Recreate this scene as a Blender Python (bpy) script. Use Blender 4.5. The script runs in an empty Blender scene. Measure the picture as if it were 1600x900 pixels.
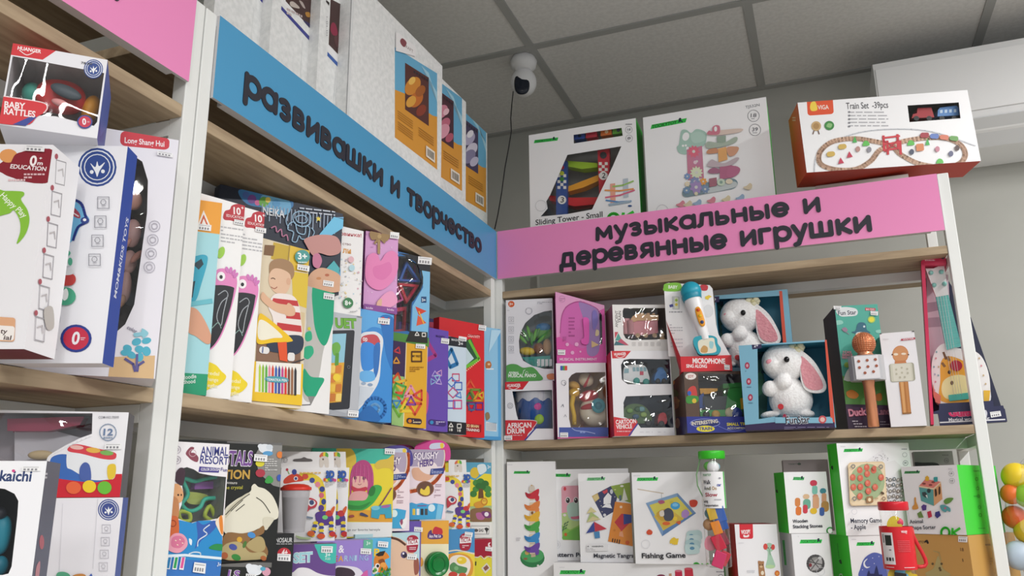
import bpy, bmesh, math, random
from mathutils import Vector as Vec, Matrix, geometry
random.seed(7)
SC = bpy.context.scene
COL = SC.collection
PI = math.pi
# ---------------------------------------------------------------- camera
CAM = Vec((0.6782, -1.6823, 1.436)); YAW, PIT, ROL, FPX = 0.3622, 0.2530, -0.0105, 1268.7
_f = Vec((-math.sin(YAW)*math.cos(PIT), math.cos(YAW)*math.cos(PIT), math.sin(PIT)))
_r = Vec((math.cos(YAW), math.sin(YAW), 0)); _u = _r.cross(_f)
CR = math.cos(ROL)*_r + math.sin(ROL)*_u; CU = -math.sin(ROL)*_r + math.cos(ROL)*_u; CF = _f
cd = bpy.data.cameras.new('camera'); cam = bpy.data.objects.new('camera', cd); COL.objects.link(cam)
cd.sensor_fit = 'HORIZONTAL'; cd.sensor_width = 36; cd.lens = 36*FPX/1600; cd.clip_start = .02
cam.matrix_world = Matrix(((CR.x, CU.x, -CF.x, CAM.x), (CR.y, CU.y, -CF.y, CAM.y), (CR.z, CU.z, -CF.z, CAM.z), (0, 0, 0, 1)))
SC.camera = cam
# ---------------------------------------------------------------- light and exposure
SC.view_settings.view_transform = 'Standard'; SC.view_settings.look = 'None'
SC.view_settings.gamma = 1; SC.view_settings.use_curve_mapping = False
SC.view_settings.exposure = 0.1
wd = bpy.data.worlds.new('shop_air'); SC.world = wd; wd.use_nodes = True
wd.node_tree.nodes['Background'].inputs[0].default_value = (.93, .97, 1, 1)
wd.node_tree.nodes['Background'].inputs[1].default_value = .44
def ceiling_lamp(x, y, sx, sy, power, rot=0):
    l = bpy.data.lights.new('ceiling_lamp', 'AREA'); l.shape = 'RECTANGLE'; l.size = sx; l.size_y = sy; l.energy = power
    l.color = (1, .985, .97)
    o = bpy.data.objects.new('ceiling_lamp', l); COL.objects.link(o); o.location = (x, y, 2.68); o.rotation_euler = (0, 0, rot)
for lx, ly, pw in ((2.05, -.55, 33), (2.1, -2.2, 36), (1.6, -3.6, 28)):
    ceiling_lamp(lx, ly, .12, 1.2, pw)
ceiling_lamp(.80, -2.50, .05, .9, 4, .55); ceiling_lamp(.98, -2.62, .05, .9, 4, -.25)
# ---------------------------------------------------------------- materials
_M = {}
def lin(c):
    return tuple((x/12.92 if x <= .04045 else ((x+.055)/1.055)**2.4) for x in c)
def hexc(h):
    h = h.lstrip('#'); h = ''.join(c*2 for c in h) if len(h) == 3 else h; return tuple(int(h[i:i+2], 16)/255 for i in (0, 2, 4))
def mat(h, rough=.45, metal=0, spec=.4):
    if not isinstance(h, str): return h
    k = (h, rough, metal)
    if k in _M: return _M[k]
    m = bpy.data.materials.new('print_' + h.strip('#')); m.use_nodes = True
    b = m.node_tree.nodes['Principled BSDF']
    b.inputs['Base Color'].default_value = (*lin(hexc(h)), 1); b.inputs['Roughness'].default_value = rough
    b.inputs['Metallic'].default_value = metal; b.inputs['Specular IOR Level'].default_value = spec
    _M[k] = m; return m
def film(name, tint='#ffffff', gloss=.09, rough=.03, bump=.25, scale=9, opac=0.0):
    m = bpy.data.materials.new(name); m.use_nodes = True; nt = m.node_tree; nt.nodes.clear(); N = nt.nodes.new; L = nt.links.new
    out = N('ShaderNodeOutputMaterial'); mx = N('ShaderNodeMixShader'); tr = N('ShaderNodeBsdfTransparent'); gl = N('ShaderNodeBsdfGlossy')
    tr.inputs[0].default_value = (*lin(hexc(tint)), 1); gl.inputs['Roughness'].default_value = rough
    fr = N('ShaderNodeLayerWeight'); fr.inputs['Blend'].default_value = .5; pw = N('ShaderNodeMath'); pw.operation = 'POWER'; pw.inputs[1].default_value = 4; ml = N('ShaderNodeMath'); ml.operation = 'MULTIPLY'; ml.inputs[1].default_value = .7
    ad = N('ShaderNodeMath'); ad.operation = 'ADD'; ad.inputs[1].default_value = gloss; ad.use_clamp = True
    L(fr.outputs['Facing'], pw.inputs[0]); L(pw.outputs[0], ml.inputs[0]); L(ml.outputs[0], ad.inputs[0]); L(ad.outputs[0], mx.inputs[0]); L(tr.outputs[0], mx.inputs[1]); L(gl.outputs[0], mx.inputs[2])
    nz = N('ShaderNodeTexNoise'); nz.inputs['Scale'].default_value = scale; nz.inputs['Detail'].default_value = 1.5
    nz.inputs['Distortion'].default_value = 1.2
    tc = N('ShaderNodeTexCoord'); L(tc.outputs['Object'], nz.inputs['Vector'])
    bp = N('ShaderNodeBump'); bp.inputs['Strength'].default_value = bump; bp.inputs['Distance'].default_value = .02
    L(nz.outputs[0], bp.inputs['Height']); L(bp.outputs[0], gl.inputs['Normal']); L(bp.outputs[0], fr.inputs['Normal'])
    if opac:
        df = N('ShaderNodeBsdfDiffuse'); df.inputs[0].default_value = (.8, .8, .82, 1); m2 = N('ShaderNodeMixShader'); m2.inputs[0].default_value = opac
        L(mx.outputs[0], m2.inputs[1]); L(df.outputs[0], m2.inputs[2]); L(m2.outputs[0], out.inputs[0])
    else: L(mx.outputs[0], out.inputs[0])
    return m
FILM = film('clear_window_film'); FILM2 = film('crinkled_clear_film', gloss=.12, bump=.6, scale=14)
CLEAR = film('clear_plastic', gloss=.05, bump=.0); FROST = film('frosted_plastic', '#d8d4da', gloss=.05, opac=.42)
def textured(name, c1, c2, scale, stretch=(1, 1, 1), rough=.6, bump=.0, detail=4, lo=.35, hi=.65):
    m = bpy.data.materials.new(name); m.use_nodes = True; nt = m.node_tree; N = nt.nodes.new; L = nt.links.new
    b = nt.nodes['Principled BSDF']; b.inputs['Roughness'].default_value = rough; b.inputs['Specular IOR Level'].default_value = .3
    tc = N('ShaderNodeTexCoord'); mp = N('ShaderNodeMapping'); mp.inputs['Scale'].default_value = stretch; L(tc.outputs['Object'], mp.inputs[0])
    nz = N('ShaderNodeTexNoise'); nz.inputs['Scale'].default_value = scale; nz.inputs['Detail'].default_value = detail; L(mp.outputs[0], nz.inputs['Vector'])
    cr = N('ShaderNodeValToRGB'); cr.color_ramp.elements[0].position = lo; cr.color_ramp.elements[1].position = hi
    cr.color_ramp.elements[0].color = (*lin(hexc(c1)), 1); cr.color_ramp.elements[1].color = (*lin(hexc(c2)), 1)
    L(nz.outputs[0], cr.inputs[0]); L(cr.outputs[0], b.inputs['Base Color'])
    if bump:
        bp = N('ShaderNodeBump'); bp.inputs['Strength'].default_value = bump; bp.inputs['Distance'].default_value = .004
        L(nz.outputs[0], bp.inputs['Height']); L(bp.outputs[0], b.inputs['Normal'])
    return m
M_WALL = textured('grey_painted_wall', '#b9bab4', '#c1c1bb', 3, rough=.8)
M_CEIL = textured('mineral_ceiling_tile', '#d9d8d6', '#e3e2e0', 90, rough=.9, bump=.05)
M_TBAR = mat('#a9aaa8', .6)
M_FLOOR = textured('shop_floor_tile', '#c9c4bc', '#d8d3cb', 6, rough=.4)
M_POST = mat('#eceeec', .35)
M_OAKX = textured('pale_oak_board', '#a18c72', '#bca78a', 6, (1.5, 14, 14), .55)
M_OAKY = textured('pale_oak_board_lengthways', '#a18c72', '#bca78a', 6, (14, 1.5, 14), .55)
M_PLUSH = textured('white_plush', '#f0eeee', '#ffffff', 260, rough=1, bump=.4, detail=6)
M_PINKPLUSH = textured('pink_plush', '#e79aa5', '#f0abb4', 260, rough=1, bump=.6, detail=6)
M_CANVAS = textured('white_wrapped_card', '#e2e4e4', '#f1f2f2', 120, rough=.5, bump=.06)
# ---------------------------------------------------------------- pixel rays (photo frame 1600 x 900)
def ray(q): return (CR*((q[0]-800)/FPX) - CU*((q[1]-450)/FPX) + CF)
def hit(q, P, N):
    d = ray(q); return CAM + d*((P-CAM).dot(N)/d.dot(N))
def hax(q, ax, c):
    d = ray(q); return CAM + d*((c-CAM[ax])/d[ax])
# ---------------------------------------------------------------- mesh building
class MB:
    def __init__(s, origin=(0, 0, 0)):
        s.o = Vec(origin); s.v = []; s.f = []; s.m = []; s.mats = []; s.sm = []
    def mi(s, m):
        m = mat(m)
        if m not in s.mats: s.mats.append(m)
        return s.mats.index(m)
    def add(s, vs, fs, m, smooth=False):
        b = len(s.v); k = s.mi(m); s.v += [Vec(v)-s.o for v in vs]
        for f in fs: s.f.append([b+i for i in f]); s.m.append(k); s.sm.append(smooth)
    def hexa(s, O, U, V, W, m):            # box from corner O along three edge vectors
        O = Vec(O); c = [O, O+U, O+U+V, O+V, O+W, O+U+W, O+U+V+W, O+V+W]
        fs = [(0, 1, 2, 3), (5, 4, 7, 6), (4, 0, 3, 7), (1, 5, 6, 2), (3, 2, 6, 7), (4, 5, 1, 0)]
        if U.cross(V).dot(W) > 0: fs = [f[::-1] for f in fs]
        s.add(c, fs, m)
    def box(s, x0, x1, y0, y1, z0, z1, m):
        s.hexa((x0, y0, z0), Vec((x1-x0, 0, 0)), Vec((0, 0, z1-z0)), Vec((0, y1-y0, 0)), m)
    def lathe(s, C, A, prof, m, n=28, caps=True):    # prof: (distance along axis, radius)
        C = Vec(C); A = Vec(A).normalized(); X = A.orthogonal().normalized(); Y = A.cross(X); vs = []; fs = []
        for t, r in prof:
            for i in range(n):
                a = 2*PI*i/n; vs.append(C+A*t+(X*math.cos(a)+Y*math.sin(a))*max(r, 1e-5))
        for j in range(len(prof)-1):
            for i in range(n): fs.append((j*n+i, j*n+(i+1) % n, (j+1)*n+(i+1) % n, (j+1)*n+i))
        s.add(vs, fs, m, True)
        if caps:
            k = len(prof)-1
            s.add(vs[:n], [tuple(range(n))[::-1]], m); s.add(vs[k*n:], [tuple(range(n))], m)
    def ell(s, C, ax, m, n=18, k=11, power=1.0):    # ax: three semi-axis vectors
        C = Vec(C); vs = []; fs = []; a, b, c = ax
        pw = lambda t: math.copysign(abs(t)**power, t)
        for j in range(k+1):
            ph = PI*j/k
            for i in range(n):
                th = 2*PI*i/n; vs.append(C + a*pw(math.cos(th))*pw(math.sin(ph)) + b*pw(math.sin(th))*pw(math.sin(ph)) + c*pw(math.cos(ph)))
        for j in range(k):
            for i in range(n): fs.append((j*n+i, (j+1)*n+i, (j+1)*n+(i+1) % n, j*n+(i+1) % n))
        if a.cross(b).dot(c) < 0: fs = [f[::-1] for f in fs]
        s.add(vs, fs, m, True)
    def tube(s, pts, r, m, n=10, closed=False):
        pts = [Vec(p) for p in pts]; L = len(pts); vs = []; fs = []; X = None
        rr = r if isinstance(r, (list, tuple)) else [r]*L
        for i, p in enumerate(pts):
            t = (pts[(i+1) % L]-pts[i-1]) if closed else (pts[min(i+1, L-1)]-pts[max(i-1, 0)]); t.normalize()
            X = (t.orthogonal() if X is None else X - t*X.dot(t)).normalized(); Y = t.cross(X)
            for q in range(n): a = 2*PI*q/n; vs.append(p+(X*math.cos(a)+Y*math.sin(a))*rr[i])
        for i in range(L if closed else L-1):
            for q in range(n): fs.append((i*n+q, i*n+(q+1) % n, ((i+1) % L)*n+(q+1) % n, ((i+1) % L)*n+q))
        if not closed: fs += [tuple(range(n))[::-1], tuple((L-1)*n+q for q in range(n))]
        s.add(vs, fs, m, True)
    def prism(s, P, D, m, m2=None, bev=0):           # world polygon P (ccw seen from the viewer) pushed along D
        P = [Vec(p) for p in P]; D = Vec(D); n = len(P)
        tri = geometry.tessellate_polygon([P])
        nr = sum(((P[i]-P[0]).cross(P[(i+1) % n]-P[0]) for i in range(n)), Vec((0, 0, 0)))
        if nr.dot(D) > 0: P = P[::-1]; tri = geometry.tessellate_polygon([P])
        def orient(t):
            a, b, c = (P[i] for i in t); return t if (b-a).cross(c-a).dot(D) < 0 else t[::-1]
        tri = [orient(t) for t in tri]
        s.add(P, tri, m); s.add([p+D for p in P], [t[::-1] for t in tri], m2 or m)
        s.add(P+[p+D for p in P], [(i, n+i, n+(i+1) % n, (i+1) % n) for i in range(n)], m2 or m)
    def build(s, name, parent=None, bevel=0, sub=0):
        me = bpy.data.meshes.new(name); me.from_pydata([tuple(v) for v in s.v], [], s.f)
        for m in s.mats: me.materials.append(m)
        me.polygons.foreach_set('material_index', s.m); me.polygons.foreach_set('use_smooth', s.sm); me.update()
        o = bpy.data.objects.new(name, me); COL.objects.link(o)
        if parent is not None: o.parent = parent
        else: o.location = s.o
        if bevel:
            b = o.modifiers.new('bevel', 'BEVEL'); b.width = bevel; b.segments = 2; b.limit_method = 'ANGLE'; b.angle_limit = .9
        return o
def root(name, label, cat, loc, group=None):
    o = bpy.data.objects.new(name, None); COL.objects.link(o); o.location = Vec(loc); o.empty_display_size = .02
    return tag(o, label, cat, group)
def tag(o, label, cat, group=None):
    o['label'] = label; o['category'] = cat
    if group: o['group'] = group
    return o
def struct(mb, name, parent=None):
    o = mb.build(name, parent); o['kind'] = 'structure'; return o
# ---------------------------------------------------------------- lettering
_T = {}
def text_mesh(s, bold):
    k = (s, bold)
    if k not in _T:
        c = bpy.data.curves.new('lettering', 'FONT'); c.body = s; c.resolution_u = 3; c.offset = bold*.6
        o = bpy.data.objects.new('lettering', c); me = bpy.data.meshes.new_from_object(o)
        vs = [(v.co.x, v.co.y) for v in me.vertices]; fs = [tuple(p.vertices) for p in me.polygons]
        bpy.data.objects.remove(o); bpy.data.curves.remove(c); bpy.data.meshes.remove(me)
        x0 = min(v[0] for v in vs); x1 = max(v[0] for v in vs)
        _T[k] = ([((x-x0)/(x1-x0), y/.682) for x, y in vs], fs)
    return _T[k]
def arc(cx, cy, rx, ry, a0, a1, n=9):
    return [(cx+rx*math.cos(math.radians(a0+(a1-a0)*i/n)), cy+ry*math.sin(math.radians(a0+(a1-a0)*i/n))) for i in range(n+1)]
O_ = lambda cx=.4: arc(cx, .5, .38, .38, 0, 360, 18)
BOW = [(.12, .88), (.42, .88)]+arc(.42, .70, .2, .18, 90, -90, 6)+[(.12, .52)]
BOW2 = [(.12, .52), (.46, .52)]+arc(.46, .32, .22, .2, 90, -90, 6)+[(.12, .12)]
ROUND = {  # rounded signwriter's letters: width, strokes (x height = 1)
 'р': (.9, [[(.12, -.32), (.12, .88)], O_(.5)]), 'а': (.92, [O_(.45), [(.83, .12), (.83, .88)]]),
 'з': (.78, [[(.12, .8)]+arc(.36, .7, .24, .18, 120, -90, 7)+[(.3, .52)], [(.36, .52)]+arc(.38, .32, .26, .2, 90, -130, 8)]),
 'в': (.82, [[(.12, .12), (.12, .88)], BOW, BOW2]), 'и': (.9, [[(.12, .12), (.12, .88)], [(.78, .12), (.78, .88)], [(.12, .16), (.78, .84)]]),
 'ш': (1.3, [[(.12, .88), (.12, .12), (1.14, .12), (1.14, .88)], [(.63, .12), (.63, .88)]]),
 'к': (.8, [[(.12, .12), (.12, .88)], [(.68, .88), (.2, .48), (.7, .12)]]), 'т': (.82, [[(.1, .88), (.74, .88)], [(.42, .12), (.42, .88)]]),
 'о': (.9, [O_(.45)]), 'ч': (.82, [[(.12, .88)]+arc(.34, .6, .22, .2, 180, 270, 5)+[(.7, .42)], [(.7, .12), (.7, .88)]]),
 'е': (.9, [[(.08, .5), (.82, .5)]+arc(.45, .5, .37, .38, 0, 320, 16)]), 'с': (.82, [arc(.45, .5, .37, .38, 45, 315, 14)]),
 'м': (1.08, [[(.12, .12), (.16, .88), (.54, .3), (.92, .88), (.96, .12)]]), 'у': (.8, [[(.08, .88), (.42, .2)], [(.74, .88), (.3, -.22), (.12, -.28)]]),
 'ы': (1.12, [[(.12, .12), (.12, .88)], BOW2, [(.98, .12), (.98, .88)]]), 'ь': (.8, [[(.12, .12), (.12, .88)], BOW2]),
 'л': (.9, [[(.06, .12), (.2, .2), (.28, .88), (.78, .88), (.78, .12)]]), 'н': (.9, [[(.12, .12), (.12, .88)], [(.78, .12), (.78, .88)], [(.12, .52), (.78, .52)]]),
 'д': (1.0, [[(.1, -.2), (.1, .12), (.92, .12), (.92, -.2)], [(.22, .14), (.32, .88), (.78, .88), (.78, .12)]]),
 'я': (.84, [[(.72, .12), (.72, .88), (.38, .88)]+arc(.38, .66, .22, .22, 90, 270, 6)+[(.72, .44)], [(.46, .44), (.12, .12)]]),
 'г': (.72, [[(.12, .12), (.12, .88), (.62, .88)]]), ' ': (.55, [])}
def round_text(par, F, s, BL, BR, top, m, thick=.0012, hw=.142):
    """letters as raised capsule strokes on face F between two photo points; top = photo point at x height over BL"""
    a = F.loc(BL, raw=True); b = F.loc(BR, raw=True); t = F.loc(top, raw=True)
    ux = (b-a); L = ux.length; ux /= L; uy = Vec((-ux.y, ux.x)); H = (t-a).dot(uy)
    tot = sum(ROUND[c][0]+.12 for c in s)-.12; sx = L/tot; x = 0; k = 0
    for ch in s:
        w, st = ROUND[ch]; mb = MB(par.location)
        for path in st:
            P = [a+ux*((x+p[0])*sx)+uy*(p[1]*H) for p in path]; r = hw*H
            for p, q in zip(P, P[1:]):
                d = q-p
                if d.length < 1e-7: continue
                an = math.atan2(d.y, d.x); out = []
                for i in range(7): g = an-PI/2+PI*i/6; out.append(q+Vec((math.cos(g), math.sin(g)))*r)
                for i in range(7): g = an+PI/2+PI*i/6; out.append(p+Vec((math.cos(g), math.sin(g)))*r)
                k += 1; tk = thick+k*.000004; W = [F.pt(o.x, o.y, tk) for o in out]; mb.prism(W, F.N*(-tk), m)
        if st: mb.build('letter', par)
        x += w+.12
# ---------------------------------------------------------------- printed faces
def clip(poly, w, h):
    for ax, lim, sg in ((0, 0, 1), (0, w, -1), (1, 0, 1), (1, h, -1)):
        out = []
        for i in range(len(poly)):
            p, q = poly[i-1], poly[i]; a = sg*(p[ax]-lim) >= 0; b = sg*(q[ax]-lim) >= 0
            if a != b:
                t = (lim-p[ax])/(q[ax]-p[ax]); out.append((p[0]+(q[0]-p[0])*t, p[1]+(q[1]-p[1])*t))
            if b: out.append(q)
        poly = out
        if len(poly) < 3: return []
    return poly
def smooth(pts, n=5, closed=True):
    out = []; L = len(pts)
    for i in range(L if closed else L-1):
        g = lambda k: pts[k % L] if closed else pts[max(0, min(L-1, k))]
        p0, p1, p2, p3 = g(i-1), g(i), g(i+1), g(i+2)
        for k in range(n):
            t = k/n
            out.append(tuple(.5*(2*p1[j]+(p2[j]-p0[j])*t+(2*p0[j]-5*p1[j]+4*p2[j]-p3[j])*t*t+(3*p1[j]-p0[j]-3*p2[j]+p3[j])*t**3) for j in (0, 1)))
    return out if closed else out+[pts[-1]]
class Face:
    LAY = .00006
    def __init__(s, mb, O, U, V, w, h, fr, holes=None):
        s.mb = mb; s.O = O; s.U = U; s.V = V; s.N = U.cross(V).normalized(); s.w = w; s.h = h; s.fr = fr; s.k = 0; s.kk = 0
    def px(s, p): f = s.fr; return (f[0]+p[0]/f[2], f[1]+p[1]/f[2])
    def loc(s, p, raw=False):
        d = hit(p if raw else s.px(p), s.O, s.N)-s.O; u = d.dot(s.U); return Vec((u, d.dot(s.V)/(1-s.kk*u/s.w)))
    def pt(s, u, v, off=0): return s.O+s.U*u+s.V*(v*(1-s.kk*u/s.w))+s.N*off
    def n(s, u, v): return (u*s.w, v*s.h)
    def put(s, loops, m):
        s.k += 1; off = s.LAY*s.k
        for P in loops:
            P = clip([(p[0], p[1]) for p in P], s.w, s.h)
            if len(P) < 3: continue
            W = [Vec((p[0], p[1], 0)) for p in P]; ar = sum(W[i-1].x*W[i].y-W[i].x*W[i-1].y for i in range(len(W)))
            if abs(ar) < 1e-10: continue
            if ar < 0: W = W[::-1]
            vs = [s.pt(p.x, p.y, off) for p in W]
            if len(W) <= 4: s.mb.add(vs, [tuple(range(len(W)))], m)
            else:
                tr = []
                for t in geometry.tessellate_polygon([W]):
                    a, b, c = (W[i] for i in t); tr.append(t if (b-a).cross(c-a).z > 0 else t[::-1])
                s.mb.add(vs, tr, m)
    def uv(s, u0, v0, u1, v1, m): s.put([[(u0*s.w, v0*s.h), (u1*s.w, v0*s.h), (u1*s.w, v1*s.h), (u0*s.w, v1*s.h)]], m)
    def uvp(s, pts, m): s.put([[(u*s.w, v*s.h) for u, v in pts]], m)
    def poly(s, pts, m): s.put([[s.loc(p) for p in pts]], m)
    def blob(s, pts, m): s.poly(smooth(pts), m)
    def ell(s, x, y, rx, ry, m, ang=0, n=20):
        c, d = math.cos(math.radians(ang)), math.sin(math.radians(ang))
        s.poly([(x+rx*math.cos(2*PI*i/n)*c-ry*math.sin(2*PI*i/n)*d, y+rx*math.cos(2*PI*i/n)*d+ry*math.sin(2*PI*i/n)*c) for i in range(n)], m)
    def ring(s, x, y, r, w, m, ry=None): s.line([(x+r*math.cos(2*PI*i/20), y+(ry or r)*math.sin(2*PI*i/20)) for i in range(21)], w, m)
    def rect(s, x0, y0, x1, y1, m): s.poly([(x0, y0), (x1, y0), (x1, y1), (x0, y1)], m)
    def rq(s, q, r, m):                      # rounded quad, corners TL TR BR BL
        P = [s.loc(p) for p in q]; w = (P[1]-P[0]).length; h = (P[3]-P[0]).length; a = min(.49, r*w/w if 0 else r); out = []
        ru, rv = min(.5, r), min(.5, r*w/h)
        for (cu, cv, a0) in ((ru, rv, 180), (1-ru, rv, 270), (1-ru, 1-rv, 0), (ru, 1-rv, 90)):
            for i in range(6):
                g = math.radians(a0+18*i); u = cu+ru*math.cos(g); v = cv+rv*math.sin(g)
                out.append(P[0]*(1-u)*(1-v)+P[1]*u*(1-v)+P[2]*u*v+P[3]*(1-u)*v)
        s.put([out], m)
    def line(s, pts, w, m, closed=False):
        P = [s.loc(p) for p in pts]; q0 = s.loc((pts[0][0]+w, pts[0][1])); q1 = s.loc((pts[0][0], pts[0][1]+w)); r = ((q0-P[0]).length+(q1-P[0]).length)/4
        if closed: P.append(P[0])
        L = []
        for i in range(len(P)-1):
            d = P[i+1]-P[i]
            if d.length < 1e-6: continue
            d = d.normalized()*r; nn = Vec((-d.y, d.x)); e = d*.5 if len(P) > 2 else d*0
            L.append([P[i]-e+nn, P[i]-e-nn, P[i+1]+e-nn, P[i+1]+e+nn])
        s.put(L, m)
    def text(s, t, BL, BR, h, m, bold=.0, out=None, slant=0):
        a = s.loc(BL); b = s.loc(BR); ux = b-a; e = ux.normalized(); uy = Vec((-e.y, e.x)); H = (s.loc((BL[0], BL[1]-h))-a).length
        if out: s.text(t, BL, BR, h, out, bold+.055)
        vs, fs = text_mesh(t, bold)
        P = [a+ux*x+uy*(y*H)+e*(slant*y*H) for x, y in vs]
        s.put([[P[i] for i in f] for f in fs], m)
    def rows(s, x0, y0, x1, y1, n, m='#8d8d92', fill=.55, dy=0):
        L = []
        for i in range(n):
            y = y0+(y1-y0)*(i+.5)/n; hh = (y1-y0)/n*fill/2; x = x0
            while x < x1:
                w = (x1-x0)*random.uniform(.08, .26); e = min(x1, x+w)
                f = lambda X: dy*(X-x0)/(x1-x0)
                L.append([s.loc(p) for p in ((x, y-hh+f(x)), (e, y-hh+f(e)), (e, y+hh+f(e)), (x, y+hh+f(x)))]); x = e+(x1-x0)*.04
                if random.random() < .12: break
        s.put(L, m)
    def circ_logo(s, x, y, r, m, m2='#ffffff'):
        s.ell(x, y, r, r, m); s.ring(x, y, r*.82, r*.06, m2); s.ring(x, y, r*.6, r*.05, m2)
    def sticker(s, q, parent, name='price_sticker', lines=True, o=None):
        """a stuck-on white price ticket: a part of its own"""
        b = MB(s.mb.o); f = Face(b, s.O, s.U, s.V, s.w, s.h, s.fr); off = s.LAY*(s.k+6)
        P = [s.loc(p) for p in q]; W = [s.pt(p.x, p.y, off+.0003) for p in P]; b.prism(W, s.N*(-.0003), '#f3f3f4')
        f.k = int((off+.0004)/f.LAY)
        g = lambda u, v: (P[0]*(1-u)*(1-v)+P[1]*u*(1-v)+P[2]*u*v+P[3]*(1-u)*v)
        if lines:
            f.put([[g(.1+.2*i, .5), g(.22+.2*i, .5), g(.22+.2*i, .85), g(.1+.2*i, .85)] for i in range(4)], '#8b8b90')
            f.put([[g(.08, .15), g(.9, .15), g(.9, .25), g(.08, .25)]], '#b9b9bd')
        return b.build(name, parent)
class Box:
    """carton whose front is laid through photo points L, R (side edges), T (top edge), standing at height zb"""
    def __init__(s, name, label, cat, fr, anchor, plane, yaw, L, R, T, zb, d, cols, group=None, lean=0, roll=0, holes=None, inner='#d9d9dc', B=None, shape=None, carton='carton', slope=1):
        s.fr = fr; px = lambda p: (fr[0]+p[0]/fr[2], fr[1]+p[1]/fr[2]); s.px = px
        y = math.radians(yaw); U = Vec((math.cos(y), math.sin(y), 0)); V = Vec((0, 0, 1)); N = U.cross(V)
        if lean: V = (V*math.cos(math.radians(lean))-N*math.sin(math.radians(lean))).normalized(); N = U.cross(V)
        if roll:
            a = math.radians(roll); U, V = U*math.cos(a)+V*math.sin(a), V*math.cos(a)-U*math.sin(a)
        A = plane if isinstance(plane, Vec) else hax(px(anchor), plane[0], plane[1])
        loc = lambda p: (lambda D: (D.dot(U), D.dot(V)))(hit(px(p), A, N)-A)
        uL = loc(L)[0] if isinstance(L, tuple) else None
        uR = loc(R)[0] if isinstance(R, tuple) else uL+R
        if uL is None: uL = uR-L
        vT = loc(T)[1] if isinstance(T, tuple) else None
        vB = loc(B)[1] if B else (zb-A.z)/max(V.z, .2)
        if vT is None: vT = vB+T
        s.U, s.V, s.N = U, V, N; s.w = uR-uL; s.h = vT-vB; s.d = d; s.O = A+U*uL+V*vB
        s.root = root(name, label, cat, s.O+U*(s.w/2)-N*(d/2), group); s.mb = mb = MB(s.root.location); s.carton = carton
        O, w, h = s.O, s.w, s.h
        g = lambda k: cols.get(k, cols.get('all', '#f4f4f5'))
        s.F = Face(mb, O, U, V, w, h, fr); s.Lf = Face(mb, O-N*d, N, V, d, h, fr); s.Rf = Face(mb, O+U*w, -N, V, d, h, fr)
        s.Tf = Face(mb, O+V*h, U, -N, w, d, fr); s.Bf = Face(mb, O-N*d, U, N, w, d, fr)
        q = lambda F, m: mb.add([F.pt(0, 0), F.pt(F.w, 0), F.pt(F.w, F.h), F.pt(0, F.h)], [(0, 1, 2, 3)], m)
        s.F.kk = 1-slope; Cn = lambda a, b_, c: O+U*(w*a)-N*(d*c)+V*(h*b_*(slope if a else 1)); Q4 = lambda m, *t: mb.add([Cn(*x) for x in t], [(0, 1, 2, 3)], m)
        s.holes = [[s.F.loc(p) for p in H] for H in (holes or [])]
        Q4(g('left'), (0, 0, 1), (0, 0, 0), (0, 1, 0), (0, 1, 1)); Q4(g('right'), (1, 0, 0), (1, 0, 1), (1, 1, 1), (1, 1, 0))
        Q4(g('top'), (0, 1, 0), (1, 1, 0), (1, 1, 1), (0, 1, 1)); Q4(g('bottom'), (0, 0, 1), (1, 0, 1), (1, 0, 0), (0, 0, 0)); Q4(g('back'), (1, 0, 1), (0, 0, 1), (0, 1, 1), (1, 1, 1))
        if not s.holes: Q4(g('front'), (0, 0, 0), (1, 0, 0), (1, 1, 0), (0, 1, 0))
        else:
            H = [[Vec((min(max(p[0], .0015), w-.0015), min(max(p[1], .0015), h-.0015), 0)) for p in hh] for hh in s.holes]; s.holes = H
            loops = [[Vec((0, 0, 0)), Vec((w, 0, 0)), Vec((w, h, 0)), Vec((0, h, 0))]]+H
            flat = [p for l in loops for p in l]
            tr = []
            for t in geometry.tessellate_polygon(loops):
                a, b, c = (flat[i] for i in t); tr.append(t if (b-a).cross(c-a).z > 0 else t[::-1])
            mb.add([s.F.pt(p.x, p.y) for p in flat], tr, g('front'))
            hh0 = h; h = h*min(1, slope); e = .0012; i0 = O+U*e+V*e-N*(d-e)      # inner lining
            mb.add([i0, i0+U*(w-2*e), i0+U*(w-2*e)+V*(h-2*e), i0+V*(h-2*e)], [(0, 1, 2, 3)], inner)
            mb.add([i0, i0+U*(w-2*e), i0+U*(w-2*e)+N*(d-2*e), i0+N*(d-2*e)], [(3, 2, 1, 0)], inner)
            i1 = i0+V*(h-2*e); mb.add([i1, i1+U*(w-2*e), i1+U*(w-2*e)+N*(d-2*e), i1+N*(d-2*e)], [(0, 1, 2, 3)], inner)
            mb.add([i0, i0+V*(h-2*e), i1+N*(d-2*e), i0+N*(d-2*e)], [(0, 1, 2, 3)], inner)
            j0 = i0+U*(w-2*e); mb.add([j0, j0+V*(h-2*e), j0+V*(h-2*e)+N*(d-2*e), j0+N*(d-2*e)], [(3, 2, 1, 0)], inner)
            s.Inner = Face(mb, i0, U, V, w-2*e, h-2*e, fr)
    def at(s, p, dep): return hit(s.px(p), s.O-s.N*dep, s.N)
    def sc(s, dep=0): a = s.at((100, 100), dep); b = s.at((110, 100), dep); return (b-a).length/10
    def ax(s, rx, ry, rz, dep=0, ang=0):
        k = s.sc(dep); c, d = math.cos(math.radians(ang)), math.sin(math.radians(ang))
        return (s.U*(rx*k*c)-s.V*(rx*k*d), s.N*(-rz*k), s.V*(ry*k*c)+s.U*(ry*k*d))
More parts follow.
